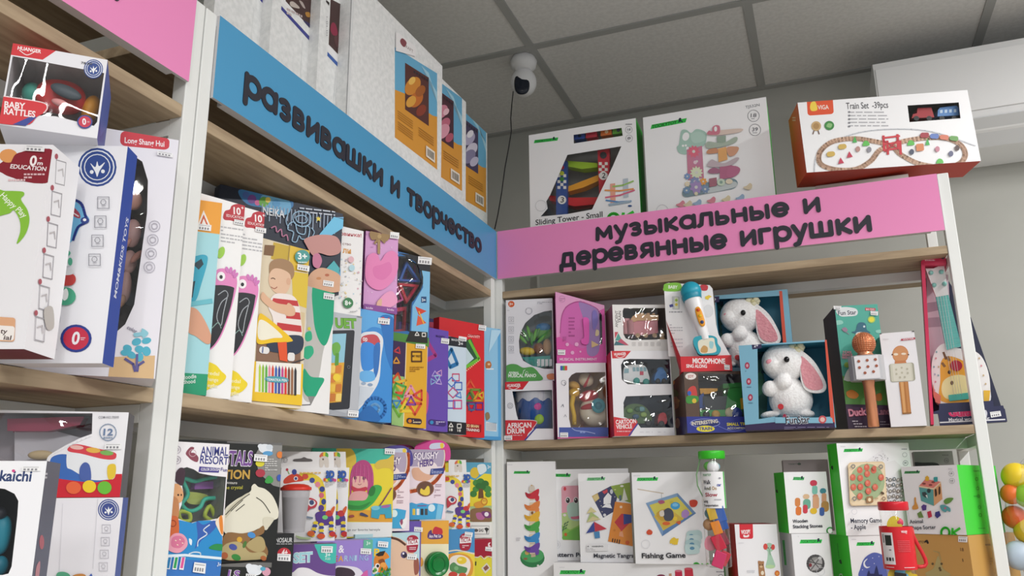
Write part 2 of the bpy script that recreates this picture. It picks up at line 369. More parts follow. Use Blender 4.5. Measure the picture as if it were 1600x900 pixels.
    def done(s, film=FILM, bevel=0):
        s.mb.build(s.carton, s.root)
        if s.holes and film:
            for H in s.holes:
                b = MB(s.mb.o); W = [s.F.pt(p.x, p.y, -.0006) for p in H]; P2 = [Vec((p.x, p.y, 0)) for p in H]
                tr = []
                for t in geometry.tessellate_polygon([P2]):
                    x, y, z = (P2[i] for i in t); tr.append(t if (y-x).cross(z-x).z > 0 else t[::-1])
                b.add(W, tr, film); b.build('window_film', s.root)
        return s
    def stick(s, q, F=None): return (F or s.F).sticker(q, s.root)
    def toy(s, name, label, cat, p, dep, group=None):
        r = root(name, label, cat, s.at(p, dep), group); return r, MB(r.location)
ZA, ZU, ZL, ZT = 1.5566, 1.8959, 1.217, 2.036
C1 = (0, 0, 3.); C2 = (0, 200, 2.25); C3 = (0, 560, 2.647); C4 = (300, 0, 2.572); C5 = (280, 270, 2.3077); C6 = (500, 330, 2.4333); C7 = (240, 660, 3.75); C8 = (510, 660, 3.75)
D1 = (780, 60, 2.813); D2 = (1200, 20, 2.5); D3 = (760, 430, 3.2133); D4 = (1020, 420, 3.2133); D5 = (1280, 380, 2.8125); D6 = (760, 690, 4.2867); D7 = (1040, 680, 4.0893); D8 = (1290, 680, 4.0903)
E1 = (1300, 470, 4.09); E2 = (430, 680, 4.0905); E3 = (610, 680, 4.089); E4 = (1430, 380, 3.); E5 = (780, 445, 5.806); E6 = (1360, 770, 6.6667); E7 = (380, 0, 5.622); E8 = (1020, 160, 5.)
# ================================================================ the room
DW = .797
b = MB(); b.box(-2.2, 4.2, DW, DW+.1, 0, 2.69, M_WALL); struct(b, 'wall_back')
b = MB(); b.box(-.72, -.62, -4.5, DW, 0, 2.69, M_WALL); struct(b, 'wall_left')
b = MB(); b.box(-2.2, 4.2, -4.5, DW+.1, -.1, 0, M_FLOOR); struct(b, 'floor')
b = MB(); b.box(-2.2, 4.2, -4.5, DW+.1, 2.69, 2.75, M_CEIL)
GX, GY = -.003, .2895
for i in range(-3, 7): b.box(GX+.6*i-.012, GX+.6*i+.012, -4.5, DW, 2.686, 2.6905, M_TBAR)
for j in range(-7, 1): b.box(-2.2, 4.2, GY+.6*j-.012, GY+.6*j+.012, 2.6855, 2.6905, M_TBAR)
b.box(-.62, 4.2, DW-.022, DW, 2.684, 2.6905, M_TBAR)
struct(b, 'ceiling')
# ================================================================ the racks (white tube frame, oak boards, sign board)
PW, DEP = .020, .27
def rack(name, label, along, a0, a1, flip=False):
    """along='x': front in the plane y=0; along='y': front in the plane x=0"""
    r = root(name, label, 'shelf rack', (a0 if along == 'x' else -DEP/2, DEP/2 if along == 'x' else a0, 0), 'white framed shelf racks')
    def bx(lo, hi, d0, d1, z0, z1, m):
        mb = MB(r.location)
        if along == 'x': mb.box(lo, hi, d0, d1, z0, z1, m)
        else: mb.box(-d1, -d0, lo, hi, z0, z1, m)
        return mb
    for lo in (a0, a1-PW):
        for d0 in (0, DEP-PW): bx(lo, lo+PW, d0, d0+PW, .0, 2.041, M_POST).build('post', r, .0012)
    wood = M_OAKX if along == 'x' else M_OAKY
    for zt in (.16, .55, .88, ZL, ZA, ZU, ZT):
        th = .016; zt -= .0006; bx(a0+.0205, a1-.0205, .0015 if zt < ZT-.01 else .011, DEP-.002, zt-th, zt, wood).build('shelf_board', r, .0008)
        if zt < ZT-.01:
            for lo in (a0, a1-PW): bx(lo, lo+PW, PW, DEP-PW, zt-th-.0205, zt-th-.0005, M_POST).build('side_rail', r)
            bx(a0+PW, a1-PW, .115, .135, zt-th-.0205, zt-th-.0005, M_POST).build('cross_rail', r)
    return r
rk_back = rack('shelf_rack', 'white framed oak rack under the pink two-line sign along the back wall', 'x', -.004, .951)
rk_left = rack('shelf_rack', 'white framed oak rack under the blue sign on the left', 'y', -.9715, -.0045)
rk_edge = rack('shelf_rack', 'white framed oak rack at the left edge, under the cropped pink sign', 'y', -1.96, -.9735)
M_PINK = mat('#f08fc4', .35); M_BLUE = mat('#4f9dcb', .35); M_INK = mat('#2b2b36', .5)
M_SIGNBACK = mat('#c9c9cc', .5)
ZST, ZSB = 2.04, 1.9245
def sign(name, label, O, U, w, m):
    r = root(name, label, 'sign', O+U*(w/2)); N = U.cross(Vec((0, 0, 1)))
    mb = MB(r.location); mb.hexa(O, U*w, Vec((0, 0, ZST-ZSB)), -N*.0042, M_SIGNBACK); mb.hexa(O+U*.0225-N*.0042, U*(w-.046), Vec((0, 0, ZST-ZSB)), -N*.0085, M_SIGNBACK)
    F = Face(mb, O, U, Vec((0, 0, 1)), w, ZST-ZSB, (0, 0, 1.)); F.uv(0, 0, 1, 1, m); F.O = F.O+N*.0001
    mb.build('board', r); return r, F
UX, UY = Vec((1, 0, 0)), Vec((0, 1, 0))
r, F = sign('shelf_sign', 'pink sign board lettered in two lines on top of the back rack', Vec((.0073, -.0045, ZSB)), UX, .923, M_PINK)
round_text(r, F, 'музыкальные и', (931, 377), (1283, 331), (930, 355.5), M_INK); round_text(r, F, 'деревянные игрушки', (875, 418.5), (1363, 361.5), (874, 396), M_INK)
r, F = sign('shelf_sign', 'blue sign board with one line of black lettering on the left rack', Vec((.0045, -.9521, ZSB)), UY, .9475, M_BLUE)
round_text(r, F, 'развивашки и творчество', (380, 146), (751, 397), (382, 110), M_INK)
r, F = sign('shelf_sign', 'plain pink sign board cut off by the left edge of the photo', Vec((.0045, -1.93, ZSB)), UY, .936, M_PINK)
round_text(r, F, 'игрушки', (20, -98), (183, 2), (22, -140), M_INK)
# ================================================================ shared print marks
W_, GRN = '#f3f3f5', '#35c435'
def green_mark(F, x, y, w, h, dy=0, flat='#2fbf4a'):
    """slanted green bar with the dark maker's lettering and a little dog on its end"""
    f = lambda u, v: (x+w*u-h*.25*v+h*.25, y+dy*u-h*v+h)
    F.poly([(x, y+h), (x+w-.3*h, y+h+dy), (x+w, y+dy), (x+h*.3, y)], flat)
    F.text('TOOKYTOY', (x+.35*h, y+h*.85), (x+w*.72, y+h*.85+dy*.72), h*.72, '#12381f', .02, slant=.15)
    a, c = x+w*.76, y+dy*.8+h*.1
    F.blob([(a, c+h*.7), (a+.15*h, c+.2*h), (a+.1*h, c-.1*h), (a+.4*h, c-.45*h), (a+.75*h, c-.25*h), (a+.6*h, c+.05*h), (a+1.0*h, c+.3*h), (a+1.05*h, c+.7*h), (a+.8*h, c+.45*h), (a+.4*h, c+.45*h)], '#14293a')
def ok_mark(F, x, y, w, h, m=GRN, dy=0):
    r = h*.5; F.ring(x+w*.24, y+r*.2, w*.2, w*.11, m, ry=h*.75)
    F.line([(x+w*.6, y-h*.6+dy*.6), (x+w*.55, y+h+dy*.6)], w*.11, m); F.line([(x+w*.95, y-h*.55+dy), (x+w*.62, y+h*.1+dy*.7), (x+w*.95, y+h*.9+dy)], w*.11, m)
def age_ring(F, x, y, r, t, m='#77787e'):
    F.ring(x, y, r, r*.08, m); F.text(t, (x-r*.5, y+r*.25), (x+r*.5, y+r*.2), r*.62, m, .02); F.rows(x-r*.4, y+r*.42, x+r*.4, y+r*.58, 1, m)
def gear(F, x, y, r, m, n=10):
    F.poly([(x+(r if i % 4 < 2 else r*.76)*math.cos(2*PI*i/(4*n)*1.0), y+(r if i % 4 < 2 else r*.76)*math.sin(2*PI*i/(4*n))) for i in range(4*n)], m); F.ell(x, y, r*.25, r*.25, '#d8d8d2')
# ================================================================ on top of the back rack
B = Box('sliding_tower_box', 'white toy box lettered Sliding Tower - Small, with a slanted window', 'toy box', D1, (365, 388), (1, .06), 1.5, (130, 425), (600, 350), (365, 388), ZT, .085,
        dict(all=W_, right='#2fb83c', left='#2fb83c'), holes=[[(300, 512), (537, 474), (500, 560), (408, 752), (300, 772), (182, 783), (213, 748), (207, 716), (224, 688)], [(327, 424), (538, 393), (543, 428), (328, 462)]], inner='#8e8d8c')
F = B.F; green_mark(F, 152, 447, 108, 14, -12)
F.text('Sliding Tower - Small', (160, 821), (455, 784), 23, '#2a2a30', .022)
ok_mark(F, 474, 792, 120, 34, dy=-10); age_ring(F, 570, 402, 15, '18'); age_ring(F, 571, 440, 15, '8'); F.rows(556, 374, 584, 382, 1); F.ring(184, 736, 24, 2, '#d0d0d4')
F.rows(150, 836, 300, 845, 1, dy=-14)
for (x, y, c) in ((488, 640, '#e7a58f'), (545, 618, '#b9c4cf')): F.poly([(x, y), (x+22, y-3), (x+24, y+80), (x+2, y+84)], c)
for (x, y, x2, y2, c) in ((465, 668, 590, 662, '#e79a5b'), (468, 700, 595, 668, '#d86a86'), (470, 712, 580, 716, '#5d8fc4'), (500, 652, 590, 628, '#9cc46c')): F.line([(x, y), ((x+x2)/2, (y+y2)/2+6), (x2, y2)], 7, c)
F.poly([(480, 728), (578, 712), (580, 722), (484, 738)], '#9fb3c4'); F.ell(575, 737, 9, 4, '#27508f')
B.done(CLEAR)
r, mb = B.toy('sliding_tower_toy', 'wooden toy slide tower with lime, orange and red ramps behind the slanted window', 'toy', (350, 760), .04)
def slab(pts, d0, d1, m, b=B, nm=None, par=None, mbx=None):
    o = mbx or MB(par.location); o.prism([b.at(p, d0) for p in pts], -b.N*(d1-d0), m)
    return o.build(nm, par, .0006) if nm else o
for pts, c, k in (([(432, 492), (485, 485), (483, 700), (440, 700)], '#c9273a', 0), ([(250, 545), (298, 538), (298, 790), (250, 790)], '#2b4f9a', 1)):
    o = slab(pts, .022, .034, c, nm=None, par=r); x = pts[0][0]; y0 = pts[0][1]
    Fp = Face(o, B.at((x+3, 790 if k else 700), .0219), B.U, B.V, B.sc(.022)*42, B.sc(.022)*(240 if k else 200), D1)
    for i in range(5):
        for j in range(3):
            if (i+j) % 2 == 0: Fp.rect(x+6+j*13, y0+52+i*13, x+19+j*13, y0+65+i*13, '#f2efe9')
    Fp.ell(x+26, y0+(165 if k else 112), 19, 19, '#f5f2ee'); Fp.text('3' if k else '2', (x+19, y0+(176 if k else 122)), (x+34, y0+(176 if k else 122)), 22, '#22222a', .02)
    if k:
        for i, c2 in enumerate(('#b8243a', '#c7d23c', '#3f8f3f')): Fp.ell(x+26, y0+42+i*26-20, 10, 10, c2)
    else: Fp.ell(x+26, y0+22, 15, 15, '#3a3a40')
    o.build('post', r)
for pts, c in (([(300, 538), (432, 548), (432, 566), (365, 574), (300, 562)], '#a6cf2e'), ([(300, 652), (440, 598), (440, 624), (370, 655), (300, 674)], '#f0a526'), ([(216, 690), (320, 700), (436, 698), (436, 728), (330, 738), (222, 712)], '#d8202c')):
    slab(pts, .036, .062, c, nm='ramp', par=r)
for i, (c, x) in enumerate((('#2d4f9f', 352), ('#c92b45', 405), ('#e0762c', 470), ('#63b33a', 522))):
    q, m2 = B.toy('toy_car', f"{('blue','red','orange','green')[i]} wooden toy car in the small upper window of the slide tower box", 'toy car', (x, 440), .02, 'little wooden racing cars')
    y = 428-(x-352)*.145
    o = slab([(x-24, y+18), (x-24, y-6), (x-12, y-18), (x+14, y-22), (x+24, y-8), (x+24, y+12)], .012, .03, c, par=q); o.build('body', q, .0008)
    if i != 1:
        o = MB(q.location); o.lathe(B.at((x+2, y), .012), B.N, [(0, 7*B.sc()), (.001, 7*B.sc())], '#f3d9a8' if i == 2 else '#22324f', 14); o.build('wheel', q)
B = Box('marble_run_box', 'large white toy box with a pastel gear and spiral tower printed on it', 'toy box', D1, (900, 300), (1, .06), .5, (632, 357), (1172, 250), (900, 303), ZT, .125, dict(all=W_, right='#46c24c', left='#46c24c'))
F = B.F; F.fr = E8
green_mark(F, -18, 175, 284, 34, -53)
F.text('TJ532N', (725, 48), (835, 28), 20, '#77787e', .01); age_ring(F, 787, 105, 45, '18'); age_ring(F, 798, 215, 45, '39'); F.ring(75, 845, 45, 4, '#d5d5da')
F.blob([(222, 225), (262, 215), (300, 240), (340, 210), (395, 222), (420, 250), (412, 320), (380, 350), (310, 350), (262, 350), (265, 405), (205, 395), (188, 350), (205, 325)], '#a9c9bd')
F.ell(258, 268, 26, 34, W_, 20); F.ell(236, 340, 9, 9, '#f5f5f5'); F.ell(258, 338, 9, 9, '#f5f5f5'); F.blob([(300, 245), (370, 232), (410, 262), (400, 300), (330, 320), (300, 290)], '#b7d3c8')
F.poly([(265, 370), (385, 340), (400, 590), (275, 610)], '#c9839b'); gear(F, 320, 385, 48, '#dd6f85'); gear(F, 345, 462, 36, '#c685a4', 8)
F.ell(332, 470, 14, 14, '#e4c9d4'); gear(F, 342, 550, 50, '#dbe3c4', 11)
F.rq([(240, 655), (660, 590), (668, 670), (222, 750)], .12, '#7d939d'); F.blob([(400, 690), (520, 640), (640, 620), (650, 660), (520, 695), (410, 712)], '#c7cfd0')
for x, y, rr, c in ((270, 580, 26, '#7f9cc8'), (330, 620, 40, '#8a95bb'), (395, 620, 30, '#e5a25a'), (270, 640, 22, '#e7d9bc'), (340, 665, 52, '#a58fc0'), (410, 680, 34, '#7f95b6'), (265, 690, 30, '#7b97b6'), (340, 715, 16, '#e0d6b6')): gear(F, x, y, rr, c, 7)
F.poly([(510, 365), (575, 350), (585, 450), (515, 470)], '#e5ac6f'); F.poly([(500, 270), (572, 262), (572, 320), (505, 325)], '#97a99a')
F.poly([(522, 480), (640, 500), (625, 590), (525, 605)], '#b66d8b')
for pts, c in (([(420, 250), (500, 225), (690, 208), (690, 232), (600, 250), (480, 262)], '#dcc8bd'), ([(412, 345), (430, 310), (500, 318), (560, 318), (640, 275), (664, 285), (640, 320), (540, 350), (440, 362)], '#aab7a9'),
               ([(420, 395), (440, 370), (500, 362), (510, 395), (440, 405)], '#c98f6f'), ([(580, 355), (660, 350), (672, 372), (640, 415), (595, 420)], '#d7a184'), ([(425, 490), (460, 450), (500, 465), (560, 478), (650, 435), (675, 445), (620, 490), (520, 508), (440, 505)], '#c3b4bb'),
               ([(432, 540), (470, 515), (520, 525), (520, 555), (450, 558)], '#a86d88'), ([(590, 520), (640, 500), (682, 520), (670, 560), (620, 590), (580, 580)], '#bb7090')): F.blob(pts, c)
F.blob([(425, 250), (440, 225), (465, 230), (470, 195), (500, 182), (525, 195), (520, 250), (460, 258)], '#cf7d90'); F.ell(492, 212, 12, 20, '#f0f0f0')
F.poly([(440, 600), (500, 590), (502, 655), (445, 665)], '#a76f7d'); F.ell(535, 628, 32, 28, '#c9d8c4'); F.ell(535, 628, 12, 12, '#8aa79b'); F.ell(598, 622, 28, 20, '#e3d6bf')
for x, y, c in ((220, 795, '#d98a99'), (275, 795, '#dccdb0'), (350, 785, '#9bb4d0'), (460, 765, '#d98a99'), (575, 755, '#dccfae'), (685, 745, '#9bb4d0'), (745, 660, '#dccdb0')): F.blob([(x-38, y+8), (x-10, y-4), (x+15, y-25), (x+32, y-10), (x+25, y+20), (x-5, y+25)], c)
B.done()
# hidden support carton and the train set lying across it
TRZ = 2.075
B = Box('support_carton', 'plain white carton behind the pink sign under the train set box', 'carton', (0, 0, 1), (1290, 300), (1, .07), 0, (1275, 300), .18, .0385, ZT, .17, dict(all='#e6e4e0')); B.done()
B = Box('train_set_box', 'white and orange box of a 39 piece wooden train set', 'toy box', D2, (118, 336), (1, -.012), 15, (135, 500), (813, 480), (450, 326), 2.0765, .085,
        dict(all='#d9432a', front=W_, top=W_, bottom='#b93523'), holes=[[(545, 362), (745, 350), (752, 412), (553, 427)]], inner='#5c6a72', roll=1.2, B=None)
F = B.F
F.poly([(140, 656), (840, 634), (845, 700), (145, 720)], '#dc4a2c'); F.rq([(150, 320), (252, 318), (257, 395), (155, 402)], .12, '#e2552f')
F.blob([(168, 352), (182, 346), (190, 360), (192, 380), (172, 384), (164, 372)], '#f3d34e'); F.text('VIGA', (195, 378), (238, 376), 16, '#f7e9df', .03)
F.text('Train Set  -39pcs', (306, 376), (470, 371), 24, '#4a4a50', .012); F.rows(318, 382, 470, 448, 5, '#b1b1b6', .3)
for i in range(5): F.ell(317, 388+i*14, 5, 4, '#88898f')
F.ell(188, 443, 19, 19, '#c9a877'); F.ell(188, 443, 12, 12, '#b08a58'); F.line([(180, 460), (175, 475)], 4, '#6b4a3a'); F.line([(195, 460), (200, 475)], 4, '#6b4a3a')
F.ell(239, 441, 19, 18, '#3f8b45'); F.blob([(228, 445), (235, 432), (250, 436), (244, 450)], '#8ec07d')
F.line(smooth([(180, 640), (200, 540), (330, 475), (480, 455), (640, 465), (810, 520)], 6, False), 4, '#c9ccd2')
trk = smooth([(480, 520), (400, 500), (330, 492), (250, 505), (203, 545), (205, 590), (260, 612), (340, 612), (400, 580), (440, 535), (520, 505), (610, 490), (690, 490), (750, 515), (770, 555), (745, 590), (680, 602), (590, 590), (520, 555)], 6)
F.line(trk, 19, '#d9b59c', True); F.line(trk, 3, '#c79e84', True)
for (x, y) in ((450, 480), (505, 475), (465, 500), (515, 500)): F.line([(x, y), (x+3, y+55)], 9, '#c8333f')
for y in (490, 515, 538): F.line([(448, y), (515, y-8)], 7, '#d23a46')
F.line([(450, 500), (510, 535)], 5, '#b42c38'); F.line([(510, 495), (455, 545)], 5, '#b42c38')
for x, y, c in ((338, 498, 'g'), (622, 508, 'g')): F.poly([(x-9, y+10), (x, y-16), (x+9, y+10)], '#4fb55b')
for x, y in ((382, 512), (557, 510), (670, 582)): F.blob([(x-14, y+8), (x-6, y-10), (x+8, y-8), (x+14, y+6), (x, y+9)], '#63bf57')
for x, y in ((284, 580), (318, 556)): F.poly([(x-11, y+12), (x-2, y-14), (x+12, y+8)], '#c53a56')
for x, y in ((290, 526), (245, 555)): F.rq([(x-17, y-10), (x+14, y-13), (x+17, y+6), (x-16, y+10)], .3, '#d1b15c')
for x, y, c in ((350, 534, '#b99088'), (394, 536, '#8e8d96'), (560, 545, '#50566a'), (660, 534, '#c98a9a'), (713, 552, '#676a86'), (737, 530, '#5a4a48')): F.ell(x, y, 9, 11, c)
F.rq([(576, 515), (606, 512), (608, 540), (578, 543)], .2, '#d98a5f')
for i, c in enumerate(('#a8404a', '#6a84c4', '#d77f67', '#6fa55d')): F.rq([(594+i*38, 470+i*4), (628+i*38, 470+i*5), (626+i*38, 490+i*5), (592+i*38, 490+i*3)], .25, c)
F.poly([(776, 604), (828, 598), (832, 622), (778, 626)], '#d93a3a'); F.text('3+', (786, 622), (808, 620), 15, '#fff3ee', .03)
for i in range(4): F.rect(181+i*22, 632, 199+i*22, 646, '#8a8a90')
B.Lf.rows(95, 405, 108, 425, 2, '#e9b8a8')
B.done(CLEAR)
for i, (c, x0, x1, nm) in enumerate((('#b02b35', 562, 650, 'red wooden toy engine'), ('#5a8fce', 662, 748, 'blue wooden toy wagon'))):
    q, m2 = B.toy('toy_train_car', nm+' in the window of the train set box', 'toy train', ((x0+x1)/2, 410), .02, 'wooden train cars')
    o = MB(q.location)
    if i == 0: o.prism([B.at(p, .012) for p in [(x0, 412), (x0+4, 396), (x0+20, 392), (x0+22, 372), (x1-12, 370), (x1, 408)]], -B.N*.025, c)
    else: o.prism([B.at(p, .012) for p in [(x0, 405), (x0+2, 380), (x0+10, 370), (x1-12, 362), (x1-2, 372), (x1, 400)]], -B.N*.025, c)
    o.build('body', q, .0012)
    for xx in (x0+18, x1-20):
        o = MB(q.location); o.lathe(B.at((xx, 412), .0085), B.N, [(-.003, 10*B.sc()), (.0, 10*B.sc())], '#1e2226', 16); o.build('wheel', q)
    if i:
        o = MB(q.location)
        for k in range(4): o.prism([B.at(p, .0115) for p in [(672+k*18, 380-k), (682+k*18, 379-k), (682+k*18, 391-k), (672+k*18, 392-k)]], -B.N*.001, '#c7dff5')
        o.build('side_window', q)
# ================================================================ camera on the ceiling, its cord and the air conditioner
cc = hax((818, 88), 2, 2.66); cc = hax((818, 92), 2, 2.686)
r = root('security_camera', 'white round security camera hanging from the ceiling tile', 'security camera', cc)
def cpx(q, P=cc, N=-CF): return hit(q, P, N)
k = (cc-CAM).dot(CF)/FPX
ctop = Vec((cc.x, cc.y, 2.686))
c1 = cpx((817, 101)); c2 = cpx((818, 129))
o = MB(cc); o.lathe(ctop+Vec((0, 0, .002)), (0, 0, -1), [(0, 18*k), (.006, 19*k), (c1.z*-1+2.688-.006, 21*k), (2.688-c1.z+.012, 19*k), (2.688-c1.z+.022, 12*k)], '#ececee', 28); o.build('base', r)
o = MB(cc); a = 20.5*k; o.ell(c2, (Vec((a, 0, 0)), Vec((0, a, 0)), Vec((0, 0, a*1.12))), '#f1f1f3', 28, 18); o.build('head', r)
o = MB(cc); dr = (CAM-c2).normalized(); sd = dr.cross(Vec((0, 0, 1))).normalized()
fc = c2+dr*a*.80+sd*(2.5*k)-Vec((0, 0, 2*k)); o.ell(fc, (sd*12*k, dr*a*.32, Vec((0, 0, 18.5*k))), mat('#1b2230', .12), 24, 14, .8); o.build('lens_face', r)
o = MB(cc); o.ell(fc+dr*a*.25, (sd*3.6*k, dr*.0025, Vec((0, 0, 3.6*k))), mat('#0c0f16', .05)); o.build('lens', r)
o = MB(); pts = [(802, 142), (800, 160), (798, 185), (799, 205), (795, 230), (789, 262), (784, 300), (778, 335), (773, 358)]
P = []
for i, q in enumerate(pts):
    t = i/(len(pts)-1); P.append(hit(q, cc*(1-t)+Vec((-.05, .30, 2.0))*t, -CF))
o.tube([c2+Vec((0, .01, -.02))]+P, .0016, '#26272a', 8)
tag(o.build('power_cord'), 'thin dark cord running down from the ceiling camera behind the blue sign', 'cord')
acA, acB = hax((1366, 120), 1, .575), hax((1600, 52), 1, .575)
r = root('air_conditioner', 'white wall air conditioner at the upper right, behind the train set box', 'air conditioner', (1.35, .69, 2.36))
zt, zb = hax((1363, 95), 1, .575).z, hax((1600, 178), 1, .575).z; x0 = acA.x; x1 = x0+.85
o = MB(r.location)
sec = [(.797, zt-.005), (.60, zt), (.580, zt-.01), (.575, zt-.03), (.575, zb+.035), (.583, zb+.012), (.61, zb-.015), (.66, zb-.045), (.797, zb-.05)]
P0 = [Vec((x0, y-.001, z)) for y, z in sec]; o.prism(P0, Vec((x1-x0, 0, 0)), mat('#f2f3f4', .3)); o.build('housing', r, .004)
o = MB(r.location); o.hexa((x0+.02, .5795, zb+.012), Vec((x1-x0-.04, 0, 0)), Vec((0, .075, -.055)), Vec((0, -.002, -.003)), mat('#dfe1e3', .3)); o.build('louver', r)
o = MB(r.location); o.hexa((x0+.004, .5735, zb+.03), Vec((x1-x0-.008, 0, 0)), Vec((0, 0, zt-zb-.06)), Vec((0, -.002, 0)), mat('#f5f6f7', .25)); o.build('front_panel', r, .001)
# ================================================================ canvas kits standing on top of the left rack
fr = (0, 0, 1.)
def kit(name, label, xf, L, R, T, cols, **k):
    return Box(name, label, 'boxed canvas kit', fr, (L, 100), (0, xf), 88, (L, 150), (R, 200), T, ZT, .021, cols, 'canvas kits on top of the left rack', **k)
cw = dict(all=M_CANVAS)
K = kit('canvas_kit', 'plain white kit standing at the left end of the row above the blue sign', -.085, 322, 412, .4, cw)
K.F.fr = E7; K.F.poly([(145, -30), (190, 0), (180, 40), (150, 5)], '#3f3f97'); K.F.line([(95, 60), (68, 345)], 2, '#d3d6d8'); K.done()
K = kit('canvas_kit', 'white kit, second in the row, its dark picture cut off by the photo top', -.062, 415, 492, .4, cw)
F = K.F; F.fr = E7; F.poly([(335, 25), (600, 255), (610, -300), (360, -500)], W_); F.poly([(372, 10), (592, 250), (640, -300), (380, -500)], '#4a3331'); F.poly([(335, 52), (582, 320), (578, 355), (333, 85)], '#3f4391')
F.blob([(410, 20), (440, 15), (490, 60), (485, 75), (420, 55)], '#c8bcb4'); F.blob([(490, 5), (520, 20), (545, 75), (520, 60)], '#b7aaa4'); F.blob([(545, 110), (580, 110), (585, 150), (555, 145)], '#b8853a'); F.blob([(530, 180), (592, 215), (590, 250), (540, 200)], '#3b3565'); F.rows(380, 60, 520, 130, 2, '#c9b9b9', dy=70); F.line([(520, 350), (500, 690)], 2, '#d3d6d8'); K.done()
K = kit('canvas_kit', 'white kit with a dark red picture and a blue stripe, third in the row', -.039, 493, 552, .4, cw)
F = K.F; F.fr = E7; F.poly([(742, 390), (905, 555), (905, 640), (740, 430)], W_); F.poly([(785, 0), (940, 80), (912, 560), (750, 390), (775, -200)], '#48302f'); F.poly([(740, 455), (905, 630), (905, 668), (738, 490)], '#3c62ae'); F.blob([(780, 200), (810, 215), (830, 300), (790, 310), (765, 260)], '#8e2b46'); F.blob([(865, 205), (882, 130), (888, 150), (872, 225)], '#e2dcdc'); F.blob([(895, 160), (908, 170), (915, 250), (905, 262)], '#cfc6c6'); F.blob([(800, 320), (880, 330), (890, 440), (820, 410)], '#5b3a3c')
F.poly([(728, 0), (756, 25), (752, 50), (726, 15)], '#2a2424'); F.rows(728, 140, 740, 320, 9, '#b4b4b8'); F.line([(818, 590), (790, 890)], 2, '#d3d6d8'); K.done()
def label_print(F, xl, xr, top, mid, bot, pic, cut=0, blobs=()):
    """sky blue and orange label with a dark picture, a QR-free ticket and a barcode; columns xl..xr with heights (left, right) pairs"""
    g = lambda u, t: (xl+(xr-xl)*u, top[0]+(top[1]-top[0])*u + ((bot[0]+(bot[1]-bot[0])*u)-(top[0]+(top[1]-top[0])*u))*t)
    q = lambda u0, t0, u1, t1, c: F.poly([g(u0, t0), g(u1, t0), g(u1, t1), g(u0, t1)], c)
    m = mid; q(0, 0, 1, 1, '#6bb1d6'); q(0, m, 1, 1, '#dd9a3a')
    F.poly([g(0, m), g(.3, m-.04), g(.7, m+.04), g(1, m-.02), g(1, m+.1), g(0, m+.1)], '#dd9a3a'); F.poly([g(.62, .02), g(.8, .05), g(1, .3), g(1, .2)], '#a7d4e8')
    q(cut, .10, .80, .61, pic[0])
    for u, t, ru, c in blobs: P = g(u, t); F.ell(P[0], P[1], ru*(xr-xl), ru*(xr-xl)*1.5, c, 35)
    for i in range(6): q(.44+i*.06, .125, .475+i*.06, .15, '#2c2a33')
    for a0, t0 in ((.06, .68), (.06, .8), (.55, .7)):
        for i in range(4): q(a0, t0+i*.025, a0+.36, t0+i*.025+.008, '#b98437')
    q(.72, .84, .93, .955, '#efe6d8')
    for i in range(7): q(.75+i*.023, .86, .763+i*.023, .935, '#4c4540')
K = kit('canvas_kit', 'widest white kit in the row, its orange label showing a fiery picture', -.016, 541, 690, .288, cw)
F = K.F; F.fr = C4; label_print(F, 815, 985, (190, 295), .47, (552, 682), ('#5a3330',), .24, ((.42, .3, .16, '#d48a35'), (.5, .42, .14, '#c86f2d'), (.38, .48, .1, '#e0a545'), (.62, .5, .1, '#8e3f2e'), (.6, .3, .1, '#a8602c'), (.4, .25, .07, '#f0c060')))
F.poly([(815, 130), (830, 135), (895, 190), (895, 228), (815, 205)], '#f3f1f2'); F.text('CRAFT', (845, 185), (885, 215), 12, '#a89a9a', .02); F.blob([(832, 165), (842, 155), (858, 172), (850, 190), (838, 182)], '#8b4a52'); F.line([(640, 0), (634, 60)], 1, '#cfd2d4'); F.uv(0, 0, .02, 1, '#dfe1e2'); K.done()
K = kit('canvas_kit', 'kit with a pink picture on its orange label, second from the right of the row', -.040, 640, 728, .297, cw)
F = K.F; F.fr = C4; label_print(F, 915, 1085, (270, 395), .53, (655, 768), ('#4f2c38',), .3, ((.52, .3, .12, '#d98aa0'), (.6, .4, .1, '#c86f86'), (.55, .5, .13, '#e3a0b2'), (.7, .52, .08, '#b85a70'), (.62, .27, .06, '#eec2cc'))); K.done()
K = kit('canvas_kit', 'rightmost kit of the row, with a pale lilac picture on its orange label', -.064, 700, 761, .305, cw)
F = K.F; F.fr = C4; label_print(F, 1020, 1182, (385, 510), .5, (760, 855), ('#4a4060',), .3, ((.58, .28, .12, '#b9b2cf'), (.64, .38, .12, '#d9d3e4'), (.58, .48, .13, '#8d86a8'), (.7, .5, .09, '#c9c2da'), (.6, .22, .07, '#eeeaf3'))); K.done()
# ================================================================ rack at the left edge
def icon(F, x, y, s, c='#9a9aa2', k=0):
    F.line([(x-s, y-s), (x+s, y-s), (x+s, y+s), (x-s, y+s)], s*.14, c, True); F.ring(x, y-.1*s, s*.45, s*.12, c)
    F.line([(x-s*.3, y+s*.5), (x+s*.4, y+s*.5)], s*.12, c)
def club_mark(F, x, y, r, c='#2f4a8f'):
    F.ell(x, y, r, r, c); F.ring(x, y, r*.86, r*.07, '#e7ebf4'); F.ring(x, y, r*.66, r*.05, '#e7ebf4')
    F.blob([(x-r*.35, y-r*.2), (x-r*.1, y+r*.25), (x, y+r*.5), (x+r*.12, y+r*.2), (x+r*.4, y-r*.25), (x+r*.1, y-.05*r), (x, y-r*.3), (x-.1*r, y)], '#eef1f7')
    F.ell(x-.28*r, y+.25*r, .1*r, .1*r, '#eef1f7'); F.ell(x+.3*r, y+.22*r, .1*r, .1*r, '#eef1f7')
